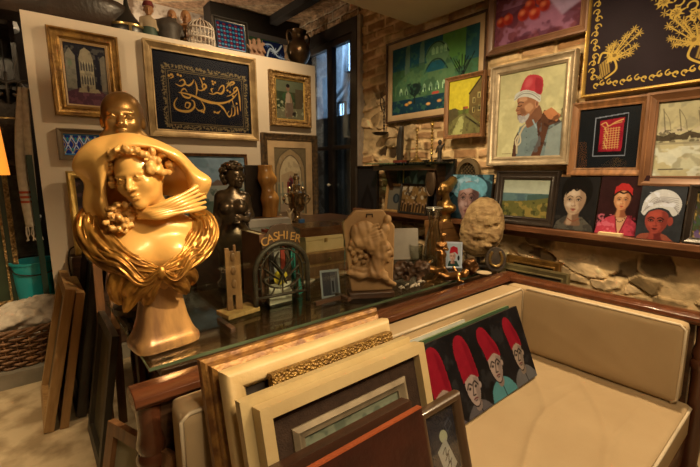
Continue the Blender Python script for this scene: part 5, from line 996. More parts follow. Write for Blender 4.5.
# hair: heaped curls round the brow and temples
S = Sculpt((-.19, -.20, .49), (.135, .09, .755), .0038); S.frame(HC, HS, HR); rg = random.Random(4)
for i in range(150):
    th = rg.uniform(-PI, PI); ph = rg.uniform(-.3, 1.35); x, y, z = .47*math.cos(ph)*math.sin(th), .06-.47*math.cos(ph)*math.cos(th), .10+.42*math.sin(ph)
    if y < -.1 and z < .42 and abs(x) < .33: continue
    if z < -.12 and abs(x) < .3: continue
    S.ell((x, y, z), (rg.uniform(.055, .10), rg.uniform(.05, .09), rg.uniform(.05, .085)), .018, (rg.uniform(-1, 1),)*3)
for i in range(16): u = i/15; S.ell((-.42+.86*u, -.36+.20*(2*u-1)**2-.02*(i % 2), .40+.07*math.sin(u*PI)-.22*abs(2*u-1)**2+.025*(i % 2)), (.066, .055, .055), .012)
S.rough(.0016, 170, 6); obj('hair', S.mesh(), mat('honey_gold_hair', (.78, .47, .15), (.55, .30, .09), .38, .08, 22, .3, 70, .2), bust, smooth=1)
# flowers at the neck
S = Sculpt((-.17, -.15, .42), (-.03, -.02, .55), .0036)
for i in range(26): a_ = i*2.4; r = .012*math.sqrt(i)*.85; S.ell((-.100+r*.85*math.cos(a_), -.080-.018*math.cos(i*1.3), .484+r*.95*math.sin(a_)), (.0115, .0115, .0105), .005)
S.rough(.0012, 260, 3); obj('flowers', S.mesh(), MATS['honey_gold_hair'], bust, smooth=1)
# veil: a hood of cloth swelling out round the head, its front edge lying on the hair
VR = [(-.120, -.075, .452), (-.140, -.065, .50), (-.146, -.07, .56), (-.140, -.085, .62), (-.110, -.105, .678), (-.052, -.118, .712), (.012, -.112, .712), (.068, -.098, .682), (.112, -.08, .638), (.134, -.065, .585), (.128, -.06, .545)]
VS = [(-.188, .0, .468), (-.208, -.012, .53), (-.194, -.02, .595), (-.216, -.03, .650), (-.168, -.04, .725), (-.075, -.045, .754), (.01, -.045, .739), (.09, -.045, .697), (.150, -.04, .642), (.190, -.052, .598), (.170, -.02, .535)]
VB = [(-.10, .07, .45), (-.12, .09, .53), (-.12, .115, .6), (-.11, .125, .65), (-.09, .125, .68), (-.04, .125, .70), (.02, .125, .69), (.07, .115, .66), (.10, .105, .62), (.11, .095, .57), (.10, .07, .48)]
ra, sa, ba = spline(VR, 7), spline(VS, 7), spline(VB, 7); nV = len(ra)-1; ba = [Vector((-.005, .115, .575)).lerp(p, .35) for p in ba]
def veil(u, v):
    i = int(round(u*nV)); r, s_, b_ = ra[i], sa[i], ba[i]; f_ = min(1, max(0, (u-.28)/.12)); m = (r+s_)/2+Vector((0, .014-.030*f_, 0)); n_ = (s_-r).normalized()
    pr_ = spline([r+Vector((-.012*n_.x, .03, -.012*n_.z)), r, m, s_, (s_*.75+b_*.25)-n_*.004, (s_+b_)/2, b_], 6); k = v*(len(pr_)-1); a_ = int(k); p = pr_[a_].lerp(pr_[min(a_+1, len(pr_)-1)], k-a_)
    w_ = math.sin(PI*min(1, v*1.4)); return p+Vector((n_.x, -.6, n_.z))*w_*(.011*(abs(math.sin(u*9+v*3.5+.4))-.6)+.007*(abs(math.sin(u*17-v*6+1))-.6)+.004*math.sin(u*33+v*9))
obj('veil', MB().grid(veil, nV, 32), PLA, bust, smooth=1, solid=.009, sub=1)
b = MB()
for i in range(6):        # folds of veil drawn across under the chin
    o = i*.0095; b.tube(spline([(.172, -.045, .596-o*2.0), (.125, -.082, .568-o*1.5), (.065, -.108, .538-o*1.0), (.005, -.118, .515-o*.7), (-.045, -.085, .506-o*.5)], 7), [.0075+.0025*math.sin(k*.5+i)+.003*k/29 for k in range(29)], 8)
obj('veil_fold', b, PLA, bust, smooth=1)
# golden drapery round the breast
def gathered(b, pts, wf, th, k=7, tw=3., ph=0., seg=64):      # a strip of gathered cloth swept along a path
    n = len(pts); rings = []
    for i, p in enumerate(pts):
        u = i/(n-1); t = (pts[min(i+1, n-1)]-pts[max(i-1, 0)]).normalized(); n1 = Vector((p.x*1.2, -1, .2)); n1 = (n1-t*n1.dot(t)).normalized(); n2 = t.cross(n1); W = wf(u); ring = []
        for q in range(seg):
            a_ = 2*PI*q/seg; m = 1+.26*math.sin(k*a_+tw*u*6+ph)+.16*math.sin((k+5)*a_-tw*u*9+2+ph); ring.append(p+n1*math.cos(a_)*(th*(.6+.4*W/.05))*m+n2*math.sin(a_)*W*(.85+.15*m))
        rings.append(ring)
    b.loft(rings)
cl = spline([(-.165, .03, .505), (-.195, -.015, .47), (-.178, -.06, .415), (-.13, -.095, .357), (-.075, -.115, .322), (-.03, -.122, .306), (.008, -.126, .300), (.045, -.118, .308), (.085, -.105, .322), (.125, -.08, .355), (.162, -.045, .40), (.168, .0, .445), (.14, .04, .475)], 8)
b = MB(); gathered(b, cl, lambda u: .012+.040*min(1, abs(u-.5)*3.6)**.8*(1-.55*max(0, abs(u-.5)-.36)/.14), .019, 10, 2.5)
cl2 = [p+Vector((0, -.012, -.018+.02*math.sin(i*.3))) for i, p in enumerate(cl)]; gathered(b, cl2[6:-6], lambda u: .010+.022*min(1, abs(u-.5)*3), .017, 8, -3, 1.)
b.ell((.008, -.138, .298), (.018, .016, .024), 14, 10)
tails = [((-.0, -.13, .295), (-.05, -.125, .255), (-.085, -.105, .215), (-.11, -.09, .165)), ((-.0, -.135, .29), (-.03, -.12, .245), (-.04, -.10, .205), (-.05, -.09, .18)), ((-.10, -.105, .33), (-.125, -.105, .28), (-.13, -.09, .23), (-.12, -.08, .19)), ((-.04, -.125, .305), (-.08, -.12, .26), (-.09, -.10, .22), (-.08, -.085, .19)), ((.015, -.13, .29), (.05, -.12, .26), (.075, -.10, .225), (.085, -.08, .20)), ((.05, -.12, .305), (.09, -.105, .28), (.105, -.085, .25), (.10, -.06, .225))]
for i, tl in enumerate(tails): gathered(b, spline(tl, 7), lambda u: .008+.020*math.sin(PI*min(1, u*.9+.12))**.7, .013, 5, 1.2, i, 30)
obj('drapery', b, GLD, bust, smooth=1)
# flared four-sided socle
def sq(hw, z, tw=.35, rd=.28):
    out = []
    for k in range(40):
        a_ = 2*PI*k/40; c_, s_ = math.cos(a_), math.sin(a_); q = hw/(abs(c_)**5+abs(s_)**5)**.2; x, y = q*c_, q*s_*.8; out.append((x*math.cos(tw)-y*math.sin(tw), x*math.sin(tw)+y*math.cos(tw), z))
    return out
lo = MB().loft([sq(.112, 0), sq(.114, .012), (sq(.110, .03)), sq(.104, .036), sq(.092, .06), sq(.080, .10), sq(.071, .15), sq(.063, .20), sq(.058, .24), sq(.062, .27)])
obj('socle', lo, mat('brown_gold_socle', (.66, .38, .14), (.26, .14, .07), .28, .4, 16, .1, 30, .3, (1, 1, .18)), bust, smooth=45)

# ------------------------------------------------------------------ bald gilt head on a post behind the bust
p = at(122, 1.98, py=112); t = thing('bald_head_statue', 'gilt bald head on a bronze post rising behind the big bust', 'statue', p, -.1); k = pm((p[0], p[1], 1.6))
z0 = wy(122, 135, 1.98).z-TT; z1 = wy(122, 91, 1.98).z-TT
S = Sculpt((-.13, -.14, z0-.1), (.13, .13, z1+.02), .0042); S.frame((0, 0, z1-.118), .225, (0, 0, -.15)); head(S); S.frame(); S.cap((-.07, -.02, z0-.1), (-.06, -.03, z0-.02), .04, .035, .03).cap((.06, -.02, z0-.1), (.06, -.03, z0-.02), .04, .035, .03)
obj('head', S.mesh(), mat('gilt_bronze_head', (.52, .32, .12), (.30, .16, .05), .36, .8, 8, .1, 30), t, smooth=1); obj('post', MB().lathe([(.11, 0), (.11, .03), (.06, .05), (.05, .3), (.07, z0-.08), (.055, z0-.06)], 20), BRONZE, t, smooth=40)

# ------------------------------------------------------------------ bronze nude with curled hair
NX, NY = .87, 2.1; nd = thing('bronze_nude', 'dark bronze half-figure of a nude woman with curly hair looking right', 'statue', (NX, NY, TT), face_cam((NX, NY)))
obj('pedestal', MB().lathe([(.10, 0), (.10, .02), (.085, .035), (.075, .10), (.085, .115), (.085, .125)], 24), mat('black_marble', (.03, .03, .03), (.07, .065, .06), .15, 0, 10), nd, smooth=40)
S = Sculpt((-.15, -.16, .12), (.16, .10, .70), .0058)
S.cap((-.035, .0, .12), (-.03, .0, .26), .05, .058).cap((.04, 0, .12), (.035, 0, .26), .05, .058, .03).ell((.0, .0, .27), (.09, .062, .06), .04).cap((0, 0, .29), (.0, .0, .38), .062, .056, .05).ell((.0, 0, .435), (.078, .055, .075), .04)
S.cap((-.048, .0, .50), (.058, .0, .49), .031, .031, .04).ell((-.032, -.048, .44), (.034, .034, .034), .02).ell((.042, -.048, .435), (.034, .034, .034), .02)
S.cap((-.062, .0, .49), (-.085, .0, .37), .028, .023, .02).cap((-.085, 0, .37), (-.08, -.02, .25), .023, .017, .02).ell((-.082, -.025, .225), (.017, .022, .03), .015)
S.cap((.072, .0, .485), (.092, -.015, .39), .027, .022, .02).cap((.092, -.015, .39), (.07, -.10, .375), .021, .017, .02).cap((.07, -.10, .375), (.035, -.125, .39), .017, .014, .015)
for i in range(4): S.cap((.045-.004*i, -.12-.004*i, .398-.012*i), (.012-.002*i, -.135, .405-.014*i), .007, .005, .006)
S.cap((.0, .0, .5), (.018, -.008, .56), .028, .026, .03); g = S.mesh()
S = Sculpt((-.09, -.11, .5), (.12, .10, .70), .0038); S.frame((.022, -.012, .60), .125, (0, 0, .75)); head(S, ear=False); S.mesh(g); of = obj('figure', g, BRONZE, nd, smooth=1)
S = Sculpt((-.10, -.12, .52), (.14, .13, .72), .0042); S.frame((.022, -.012, .60), .125, (0, 0, .75)); rg = random.Random(9)
for i in range(110):
    th = rg.uniform(-PI, PI); ph = rg.uniform(-.75, 1.4); x, y, z = .5*math.cos(ph)*math.sin(th), .1-.52*math.cos(ph)*math.cos(th), .1+.5*math.sin(ph)
    if y < -.12 and z < .33: continue
    S.ell((x, y, z), (rg.uniform(.08, .13),)*3, .02)
S.rough(.0014, 200, 2); obj('hair', S.mesh(), BRONZE, nd, smooth=1)

# ------------------------------------------------------------------ desk behind with samovar, torso, little figures
DZ = wy(297, 222, 2.6).z
dk = thing('writing_desk', 'dark wooden desk behind the table carrying the samovar', 'desk', (1.55, 2.68, 0))
obj('desk_top', MB().box((-.68, -.32, DZ-.035), (.62, .28, DZ)), DKWOOD, dk, bevel=.005); obj('carcass', MB().box((-.64, -.28, .06), (.58, .25, DZ-.035)), DKWOOD, dk)
for i in range(3):
    d = obj('drawer', MB().box((-.6+.4*i, -.3, DZ-.3), (-.22+.4*i, -.279, DZ-.06)), MIDWOOD, dk, bevel=.004); obj('knob', MB().ell((-.41+.4*i, -.312, DZ-.18), (.014, .014, .014), 10, 8), BRASS, d, smooth=1)
obj('plinth', MB().box((-.6, -.25, 0), (.55, .22, .06)), BLKWOOD, dk)
p = at(266, 2.55, DZ, 190); tz = wy(268, 217, 2.55).z; tt_ = wy(268, 165, 2.55).z
o = obj('wood_block', MB().box((-.11, -.07, 0), (.11, .07, tz-DZ)), MIDWOOD, loc=p, bevel=.004); tag(o, 'brown wood block under the carved torso', 'block')
t = thing('carved_torso', 'polished golden wooden female torso standing beside the bronze nude', 'sculpture', (p[0]+.02, p[1], tz), .0); HT = tt_-tz
S = Sculpt((-.10, -.09, -.01), (.10, .09, HT+.01), .0048)
S.cap((.0, 0, 0), (.008, 0, HT*.2), .052, .054).ell((.006, -.008, HT*.34), (.062, .056, HT*.13), .04).cap((.0, 0, HT*.42), (-.01, 0, HT*.58), .045, .04, .05).ell((-.012, -.006, HT*.72), (.052, .042, HT*.12), .04).ell((-.03, -.036, HT*.72), (.026, .026, .028), .02).ell((.02, -.036, HT*.72), (.026, .026, .028), .02).cap((-.02, 0, HT*.8), (-.02, 0, HT*.985), .05, .05, .05).cap((.0, -.06, 0), (.004, -.055, HT*.22), .001, .004, .01)
S.d = np.maximum(np.maximum(S.d, -S.P[..., 2]), S.P[..., 2]-HT); obj('torso', S.mesh(), mat('waxed_golden_wood', (.60, .32, .09), (.36, .17, .045), .25, 0, 3, .05, 60, .5, (9, 9, 1)), t, smooth=50)
q = at(255, 2.62, DZ, 190); o = obj('dark_board', MB().box((-.075, -.012, 0), (.075, .012, tt_-DZ)), BLKWOOD, loc=q, bevel=.003); tag(o, 'upright black board between the nude and the carved torso', 'board')
p = at(296.5, 2.62, DZ, 200); k = pm((p[0], p[1], 1.2)); t = thing('samovar', 'brass samovar with a teapot crown before the gateway print', 'samovar', p, face_cam(p))
CHR = mat('tarnished_chrome_brass', (.56, .47, .32), (.32, .25, .15), .2, .95, 8, .05, 30)
obj('body', MB().lathe([(6*k, 0), (6*k, 1.5*k), (4.5*k, 2.5*k), (3*k, 6*k), (3.4*k, 9*k), (7*k, 12*k), (8*k, 16*k), (8.3*k, 23*k), (8.6*k, 27*k), (9*k, 28*k), (9*k, 29*k), (6*k, 30*k), (4.2*k, 31*k)], 28), CHR, t, smooth=40)
obj('crown', MB().lathe([(4.2*k, 31*k), (3.6*k, 34*k), (4.6*k, 36*k), (4.6*k, 37*k), (3*k, 38*k), (2.6*k, 42*k), (3.6*k, 43*k), (3.4*k, 45*k), (2*k, 46*k), (2*k, 48*k)], 22), CHR, t, smooth=40)
for s in (-1, 1): obj('handle', MB().tube(spline([(s*8*k, 0, 25*k), (s*11*k, 0, 27*k), (s*12.5*k, 0, 23*k), (s*11*k, 0, 19*k), (s*8*k, 0, 18*k)], 5), .9*k, 7).ell((s*12.4*k, 0, 23*k), (1.7*k, 1.7*k, 2.4*k), 10, 8), CHR, t, smooth=1)
obj('tap', MB().tube([(0, -8*k, 13*k), (0, -12*k, 12.5*k), (0, -14*k, 11*k), (0, -14*k, 9*k)], 1*k, 8).box((-.4*k, -12.5*k, 13*k), (.4*k, -11.7*k, 17*k)), CHR, t, smooth=40)
for s in (-1, 1): obj('finial', MB().ell((s*6.5*k, -3*k, 33*k), (2*k, 2*k, 2.4*k), 10, 8).tube([(s*6.5*k, -3*k, 29*k), (s*6.5*k, -3*k, 33*k)], .7*k, 6), CHR, t, smooth=1)

for i, (px, hh) in enumerate(((280.5, 13), (289.5, 18))):
    p = at(px, 2.44, DZ, 216); k = pm((p[0], p[1], 1.05)); S = Sculpt((-6*k, -4*k, 0), (6*k, 4*k, hh*k*1.1), .0035); H_ = hh*k
    S.cap((0, 0, 0), (0, 0, H_*.5), 2.6*k, 1.8*k).ell((0, 0, H_*.62), (2.2*k, 1.5*k, H_*.14), 1.5*k).ell((0, 0, H_*.9), (1.3*k, 1.3*k, H_*.09), .8*k); S.cap((1.6*k, 0, H_*.7), (4*k, -k, H_*(.95 if i else .5)), .8*k, .6*k, .6*k).cap((-1.6*k, 0, H_*.7), (-4*k, -k, H_*(.9 if i else .5)), .8*k, .6*k, .6*k)
    o = obj('porcelain_figure', S.mesh(), mat('ivory_porcelain', (.62, .52, .36), (.5, .4, .26), .35), smooth=1, loc=p); tag(o, ['small ivory figurine left of the samovar, arms down', 'taller ivory figurine with raised arms before the samovar'][i], 'figurine')
o = obj('blue_box', MB().box((-.02, -.012, 0), (.02, .012, .04)), mat('blue_card', (.05, .2, .55), None, .5), loc=at(302.5, 2.45, DZ)); tag(o, 'tiny blue box at the foot of the samovar', 'box')
# ------------------------------------------------------------------ glass screen with wooden feet, gate grille, books, boxes on the table
gy = 1.50; xl, xr = wy(221, 300, gy).x, wy(345, 280, gy).x; zt = wy(280, 225, gy).z
gs = thing('glass_screen', 'upright glass screen on wooden feet standing on the glass table', 'screen', ((xl+xr)/2, gy, TT)); hw = (xr-xl)/2
obj('pane', MB().box((-hw, -.003, .02), (hw, .003, zt-TT)), GLASS, gs)
for s in (-1, 1): obj('foot', MB().box((s*(hw-.02)-.011, -.06, 0), (s*(hw-.02)+.011, .09, .020)), DKWOOD, gs, bevel=.003)
obj('rail', MB().box((hw*.42, -.010, .0), (hw-.034, .010, .02)), DKWOOD, gs, bevel=.002)
# arched iron grille
gy = 1.60; x0, x1 = wy(257, 300, gy).x, wy(307, 300, gy).x; R_ = (x1-x0)/2; zt = wy(283, 243, gy).z-TT; zs_ = zt-R_*1.0
gt = thing('iron_grille', 'round-arched rusty iron grille with leaf scrolls standing behind the glass', 'grille', ((x0+x1)/2, gy, TT), RAD(-5))
b = MB(); arc = [(-R_, 0, 0), (-R_, 0, zs_*.5), (-R_, 0, zs_)]+[(-R_*math.cos(q), 0, zs_+R_*math.sin(q)) for q in np.linspace(.12, PI-.12, 19)]+[(R_, 0, zs_), (R_, 0, zs_*.5), (R_, 0, 0)]
b.tube(arc, .0125, 8); obj('arch', b, IRON, gt, smooth=1)
b = MB(); r2 = R_*.8; b.tube([(-r2, 0, .055)]+[(-r2*math.cos(q), 0, zs_+r2*math.sin(q)) for q in np.linspace(0, PI, 17)]+[(r2, 0, .055)], .005, 6); b.tube([(-R_, 0, .055), (R_, 0, .055)], .008, 6); b.tube([(-R_, 0, .10), (-r2, 0, .10)], .004, 6)
for i in range(7): q = PI*(i+.5)/7; b.tube([(-r2*math.cos(q), 0, zs_+r2*math.sin(q)), (-R_*math.cos(q), 0, zs_+R_*math.sin(q))], .004, 6)
obj('inner_bar', b, IRON, gt, smooth=1)
def leafb(b, pts, w): 
    sp_ = spline(pts, 8); n_ = len(sp_); b.tube(sp_, [w*(.25+.9*math.sin(PI*min(1, (i+1)/(n_+1)))**.8) for i in range(n_)], 8, flat=.35)
b = MB(); Z = lambda u: .06+u*(zs_+r2-.06)
for s in (-1, 1):
    leafb(b, [(0, 0, Z(.12)), (s*r2*.5, 0, Z(.18)), (s*r2*.85, 0, Z(.34)), (s*r2*.6, 0, Z(.42))], .013); leafb(b, [(s*r2*.1, 0, Z(.3)), (s*r2*.6, 0, Z(.5)), (s*r2*.85, 0, Z(.62))], .012); leafb(b, [(s*r2*.2, 0, Z(.2)), (-s*r2*.1, 0, Z(.5)), (-s*r2*.55, 0, Z(.78))], .011); leafb(b, [(0, 0, Z(.5)), (s*r2*.3, 0, Z(.72)), (s*r2*.12, 0, Z(.95))], .010); leafb(b, [(s*r2*.9, 0, Z(.08)), (s*r2*.55, 0, Z(.02)), (s*r2*.4, 0, Z(.16)), (s*r2*.6, 0, Z(.22))], .008)
leafb(b, [(0, 0, Z(0)), (0, 0, Z(.2)), (0, 0, Z(.55))], .007); obj('scroll_leaves', b, IRON, gt, smooth=1)
# carved plank and pale wood slab
p = at(232.5, 1.64); z1 = wy(232, 245, 1.64).z-TT; t = thing('carved_plank', 'small upright brown carved plank behind the left of the glass screen', 'plank', p, RAD(-12)); w_ = .033
b = MB().prism([(-w_, .02), (-w_*.25, .02), (-w_*.25, .09), (w_*.1, .09), (w_*.1, .02), (w_, .02), (w_, z1-.03), (w_*.45, z1-.03), (w_*.45, z1), (w_*.1, z1), (w_*.1, z1-.025), (-w_*.4, z1-.025), (-w_*.4, z1-.012), (-w_, z1-.012)], -.008, .008); obj('board', b, MIDWOOD, t, bevel=.002)
b = MB()
for z in (.14, .2, .26): b.ell((0, -.009, z), (.012, .004, .02), 10, 6)
obj('carving', b, MIDWOOD, t, smooth=1)
p = at(246, 1.60, TT); o = obj('wooden_slab', MB().box((-.085, -.03, 0), (.075, .075, .02)), LTWOOD, loc=(p[0]-.02, p[1]+.02, TT), bevel=.003); o.rotation_euler.z = RAD(8); tag(o, 'pale flat wooden slab lying before the carved plank', 'slab')
# books standing behind the grille
bx = at(260, 1.70)[0]; x = bx
for i, (w_, h_, d_, c1, lab) in enumerate(((.045, .335, .2, (.15, .065, .035), 'tall brown book at the left of the row behind the grille'), (.022, .30, .19, (.05, .04, .04), 'thin black book beside the tall brown one behind the grille'), (.035, .315, .19, (.34, .33, .30), 'grey book in the middle of the row behind the grille'), (.026, .33, .2, (.36, .05, .03), 'red book in the row behind the grille'), (.03, .29, .18, (.10, .06, .04), 'dark brown book beside the red one behind the grille'))):
    t = thing('book', lab, 'book', (x+w_/2, 1.70, TT), group='books behind the iron grille'); cm = mat('book_cloth_%d' % i, c1, None, .55, 0, 12, .1, 60)
    obj('cover', MB().box((-w_/2, 0, 0), (w_/2, .006, h_)).box((-w_/2, 0, 0), (-w_/2+.003, d_, h_)).box((w_/2-.003, 0, 0), (w_/2, d_, h_)), cm, t, bevel=.001); obj('pages', MB().box((-w_/2+.003, .006, .006), (w_/2-.003, d_-.005, h_-.006)), mat('book_pages', (.5, .42, .28), (.4, .32, .2), .8), t); x += w_+.003
t = thing('book', 'book with a teal cover leaning at the right of the row behind the grille', 'book', (x+.045, 1.70, TT), ry=RAD(-10), group='books behind the iron grille')
obj('cover', MB().box((-.02, 0, 0), (-.016, .2, .34)).box((.016, 0, 0), (.02, .2, .34)).box((-.02, 0, 0), (.02, .005, .34)), mat('teal_cloth', (.04, .36, .32), None, .5), t); obj('pages', MB().box((-.016, .005, .006), (.016, .195, .334)), MATS['book_pages'], t)
# lettered board
p = at(282, 1.665, py=235); z0 = wy(282, 244, 1.665).z; z1 = wy(282, 226, 1.665).z
lb = thing('lettered_board', 'dark arched board lettered CASHIER behind the grille', 'sign', (p[0], 1.672, TT), RAD(-4)); kk = pm((p[0], p[1], 1.1)); Wd = 21*kk
obj('board', MB().prism([(-Wd, z0-TT-.015), (0, z0-TT-.005), (Wd, z0-TT-.015), (Wd, z0-TT+.02), (Wd*.5, z1-TT+.004), (0, z1-TT+.012), (-Wd*.5, z1-TT+.004), (-Wd, z0-TT+.02)], 0, .008), mat('brown_black_board', (.075, .04, .025), (.045, .025, .016), .5), lb, bevel=.002)
for q_ in (-.8, .8): obj('leg', MB().box((q_*Wd-.006, .001, 0), (q_*Wd+.006, .007, z0-TT-.005)), DKWOOD, lb)
FT = mat('ochre_lettering', (.52, .27, .08), None, .5)
for i, ch in enumerate('CASHIER'):
    cu = bpy.data.curves.new('letter', 'FONT'); cu.body = ch; cu.size = .058; cu.align_x = 'CENTER'; cu.extrude = .0015
    tmp = bpy.data.objects.new('letter', cu); COL.objects.link(tmp); dg = bpy.context.evaluated_depsgraph_get(); me = bpy.data.meshes.new_from_object(tmp.evaluated_get(dg)); bpy.data.objects.remove(tmp)
    me.transform(Matrix.Rotation(RAD(90), 4, 'X')); u = (i-3)/3.3; o = link('letter', me, FT, lb); o.location = (u*Wd*.9, -.002, z0-TT-.005+.028*(1-u*u)); o.rotation_euler.y = RAD(16*u)
# round yellow badge + white card behind the grille
t = thing('badge_stand', 'round yellow badge on a white card stand behind the grille', 'badge', (wy(281, 300, 1.64).x, 1.640, TT)); obj('badge', MB().lathe([(.036, 0), (.036, .006)], 24, (0, -.128, 0), T=Matrix.Rotation(RAD(90), 4, 'X') @ Matrix.Translation((0, .256, 0))), mat('yellow_enamel', (.65, .48, .04), None, .4), t)
obj('card', MB().box((-.06, -.002, 0), (.06, .008, .098)), mat('white_card_stock', (.66, .6, .5), None, .7), t)
# boxes right of the books
p = at(325, 1.95); t = thing('drawer_chest', 'small wooden chest with drawers on the table under the brown box', 'chest', (p[0], 1.98, TT), RAD(-6)); zc_ = wy(322, 252, 1.88).z-TT
obj('carcass', MB().box((-.16, -.10, 0), (.14, .12, zc_)), LTWOOD, t, bevel=.003)
for i in range(2):
    d = obj('drawer', MB().box((-.145, -.108, .015+i*zc_*.48), (.125, -.10, zc_*.47+i*zc_*.48)), MIDWOOD, t, bevel=.002); obj('knob', MB().ell((-.01, -.114, zc_*.25+i*zc_*.48), (.009, .009, .009), 8, 6), BRASS, d, smooth=1)
t2 = thing('cream_case', 'cream coloured box with a hinged lid on the drawer chest', 'box', (p[0]-.01, 1.99, TT+zc_), RAD(-6)); hz = wy(322, 236, 1.90).z-TT-zc_
obj('body', MB().box((-.14, -.09, 0), (.12, .10, hz*.75)), CREAMF, t2, bevel=.003); obj('lid', MB().box((-.145, -.095, hz*.75), (.125, .105, hz)), CREAMF, t2, bevel=.003); obj('clasp', MB().box((-.02, -.099, hz*.6), (0, -.094, hz*.85)), BRASS, t2)
t3 = thing('brown_case', 'flat reddish brown wooden box on top of the cream box', 'box', (p[0]-.0, 2.0, TT+zc_+hz), RAD(-10)); obj('body', MB().box((-.17, -.10, 0), (.13, .11, .04)), REDWOOD, t3, bevel=.002); obj('lid', MB().box((-.175, -.105, .04), (.135, .115, .055)), REDWOOD, t3, bevel=.002)
p = at(262, 2.18); zb_ = wy(262, 231, 2.16).z; t = thing('grey_case', 'pale grey rectangular box behind the book row', 'box', (p[0]+.03, 2.13, TT), RAD(-14)); obj('body', MB().box((-.12, -.03, 0), (.12, .03, zb_-TT+.03)), mat('grey_card', (.30, .28, .25), (.22, .2, .18), .7), t, bevel=.002); obj('lid', MB().box((-.125, -.035, zb_-TT+.03), (.125, .035, zb_-TT+.075)), mat('pale_grey_card', (.40, .38, .34), None, .7), t, bevel=.002)
# small photograph on an easel
def art_photo(w, h):
    a = Art(w, h, 40, (168, 150, 128)); a.rect(.1, .08, .92, .92, (92, 78, 70)); a.rect(.1, .08, .5, .92, (70, 58, 54)); a.rect(.55, .3, .75, .85, (120, 104, 92)); a.rect(.6, .4, .7, .8, (52, 42, 40)); return a
p = at(331, 1.545); k = pm(p); o = art_photo(20*k, 28*k).canvas('photograph', None, mtl=PRINT, depth=.004, edge=(.5, .45, .4)); o.location = (p[0], p[1], TT); o.rotation_euler = (-RAD(12), 0, RAD(-16)); tag(o, 'small white-bordered photograph leaning by the glass screen', 'photograph')
# ------------------------------------------------------------------ relief plaque
p = wz(376, 297, TT); rl = thing('relief_plaque', 'carved stone plaque with a turbaned head in relief on a wooden foot', 'relief', (p.x, p.y+.035, TT), face_cam(p)+RAD(12))
CLAY = mat('brown_terracotta', (.43, .275, .125), (.27, .16, .07), .6, 0, 7, .25, 25)
ol = [(-.105, .03), (.108, .03), (.112, .20), (.115, .355), (.055, .44), (-.085, .44), (-.15, .375), (-.125, .18)]
b = MB().prism(ol, -.018, .018); obj('slab', b, CLAY, rl, bevel=.007)
S = Sculpt((-.15, -.10, .05), (.125, .0, .44), .0038)
S.ell((-.052, -.03, .335), (.062, .026, .055), .02, (0, -.5, 0)).ell((.0, -.034, .268), (.05, .03, .045), .015, (0, .3, 0)).ell((.035, -.032, .305), (.035, .028, .035), .015).ell((-.085, -.028, .28), (.035, .022, .03), .015).ell((.062, -.03, .345), (.026, .022, .03), .012).ell((.075, -.025, .39), (.02, .018, .026), .012)
for i in range(9): u = i/8; S.cap((-.10+.03*u, -.035-.015*math.sin(PI*u), .305-.05*u), (.02+.05*u, -.045-.006*math.sin(PI*u), .372-.125*u), .0065, .0075, .006)
S.ell((.06, -.028, .232), (.04, .026, .052), .02, (0, .25, 0)).cap((.092, -.026, .232), (.102, -.026, .212), .008, .007, .01).cap((.094, -.024, .195), (.088, -.024, .18), .008, .007, .01).cap((.03, -.022, .2), (.01, -.02, .13), .036, .045, .03).cut(S._ell((.083, -.05, .24), (.012, .016, .008)), .01)
for i in range(12): a_ = i*2.4; S.ell((-.065+.016*math.sqrt(i)*math.cos(a_), -.028, .235+.018*math.sqrt(i)*math.sin(a_)), (.015, .013, .014), .006)
S.path([(-.115, -.022, .13), (-.06, -.034, .115), (0, -.04, .125), (.06, -.034, .10), (.11, -.022, .06)], .017, .013, .02).path([(-.10, -.022, .155), (-.05, -.034, .145), (.01, -.04, .15), (.07, -.03, .12)], .012, .010, .012)
S.cut(S._ell((-.02, -.05, .06), (.09, .03, .035)), .02); S.rough(.0014, 90, 3); S.d = np.maximum(S.d, S.W[..., 1]+.010); obj('relief', S.mesh(), CLAY, rl, smooth=1)
obj('hanging_ring', MB().tube([(-.03, -.019, .405), (-.03, -.024, .42), (.0, -.024, .42), (.0, -.019, .405)], .003, 6), IRON, rl, smooth=1); obj('foot', MB().box((-.12, -.05, 0), (.11, .045, .03)), DKWOOD, rl, bevel=.004)
# ------------------------------------------------------------------ stone head on its stand
p = wz(481, 263, TT)*.965; st = thing('weathered_stone', 'egg-shaped weathered stone head mounted on a black stand', 'sculpture', (p.x-.0, p.y+.02, TT), face_cam(p)); LIME = mat('weathered_limestone', (.42, .30, .145), (.22, .14, .065), .8, 0, 16, .9, 45)
S = Sculpt((-.17, -.15, .03), (.19, .15, .50), .0055); S.ell((.015, 0, .25), (.128, .095, .185)).ell((.03, .0, .34), (.09, .085, .11), .06).ell((-.045, -.02, .2), (.075, .08, .12), .05).ell((.085, -.02, .27), (.05, .06, .09), .03)
S.cut(S._ell((.045, -.115, .265), (.022, .04, .022)), .02).cut(S._ell((.095, -.09, .28), (.014, .03, .014)), .015).cap((.085, -.075, .25), (.10, -.08, .2), .016, .02, .03).ell((.05, -.085, .155), (.03, .03, .014), .02).cut(S._ell((-.01, -.1, .19), (.03, .03, .012)), .02); S.rough(.0017, 70, 8).rough(.0008, 140, 9); obj('stone', S.mesh(), LIME, st, smooth=1)
obj('rod', MB().tube([(0, 0, .012), (0, 0, .12)], .013, 10), DARKM, st); obj('stand', MB().box((-.06, -.05, 0), (.06, .05, .014)), DARKM, st, bevel=.003)
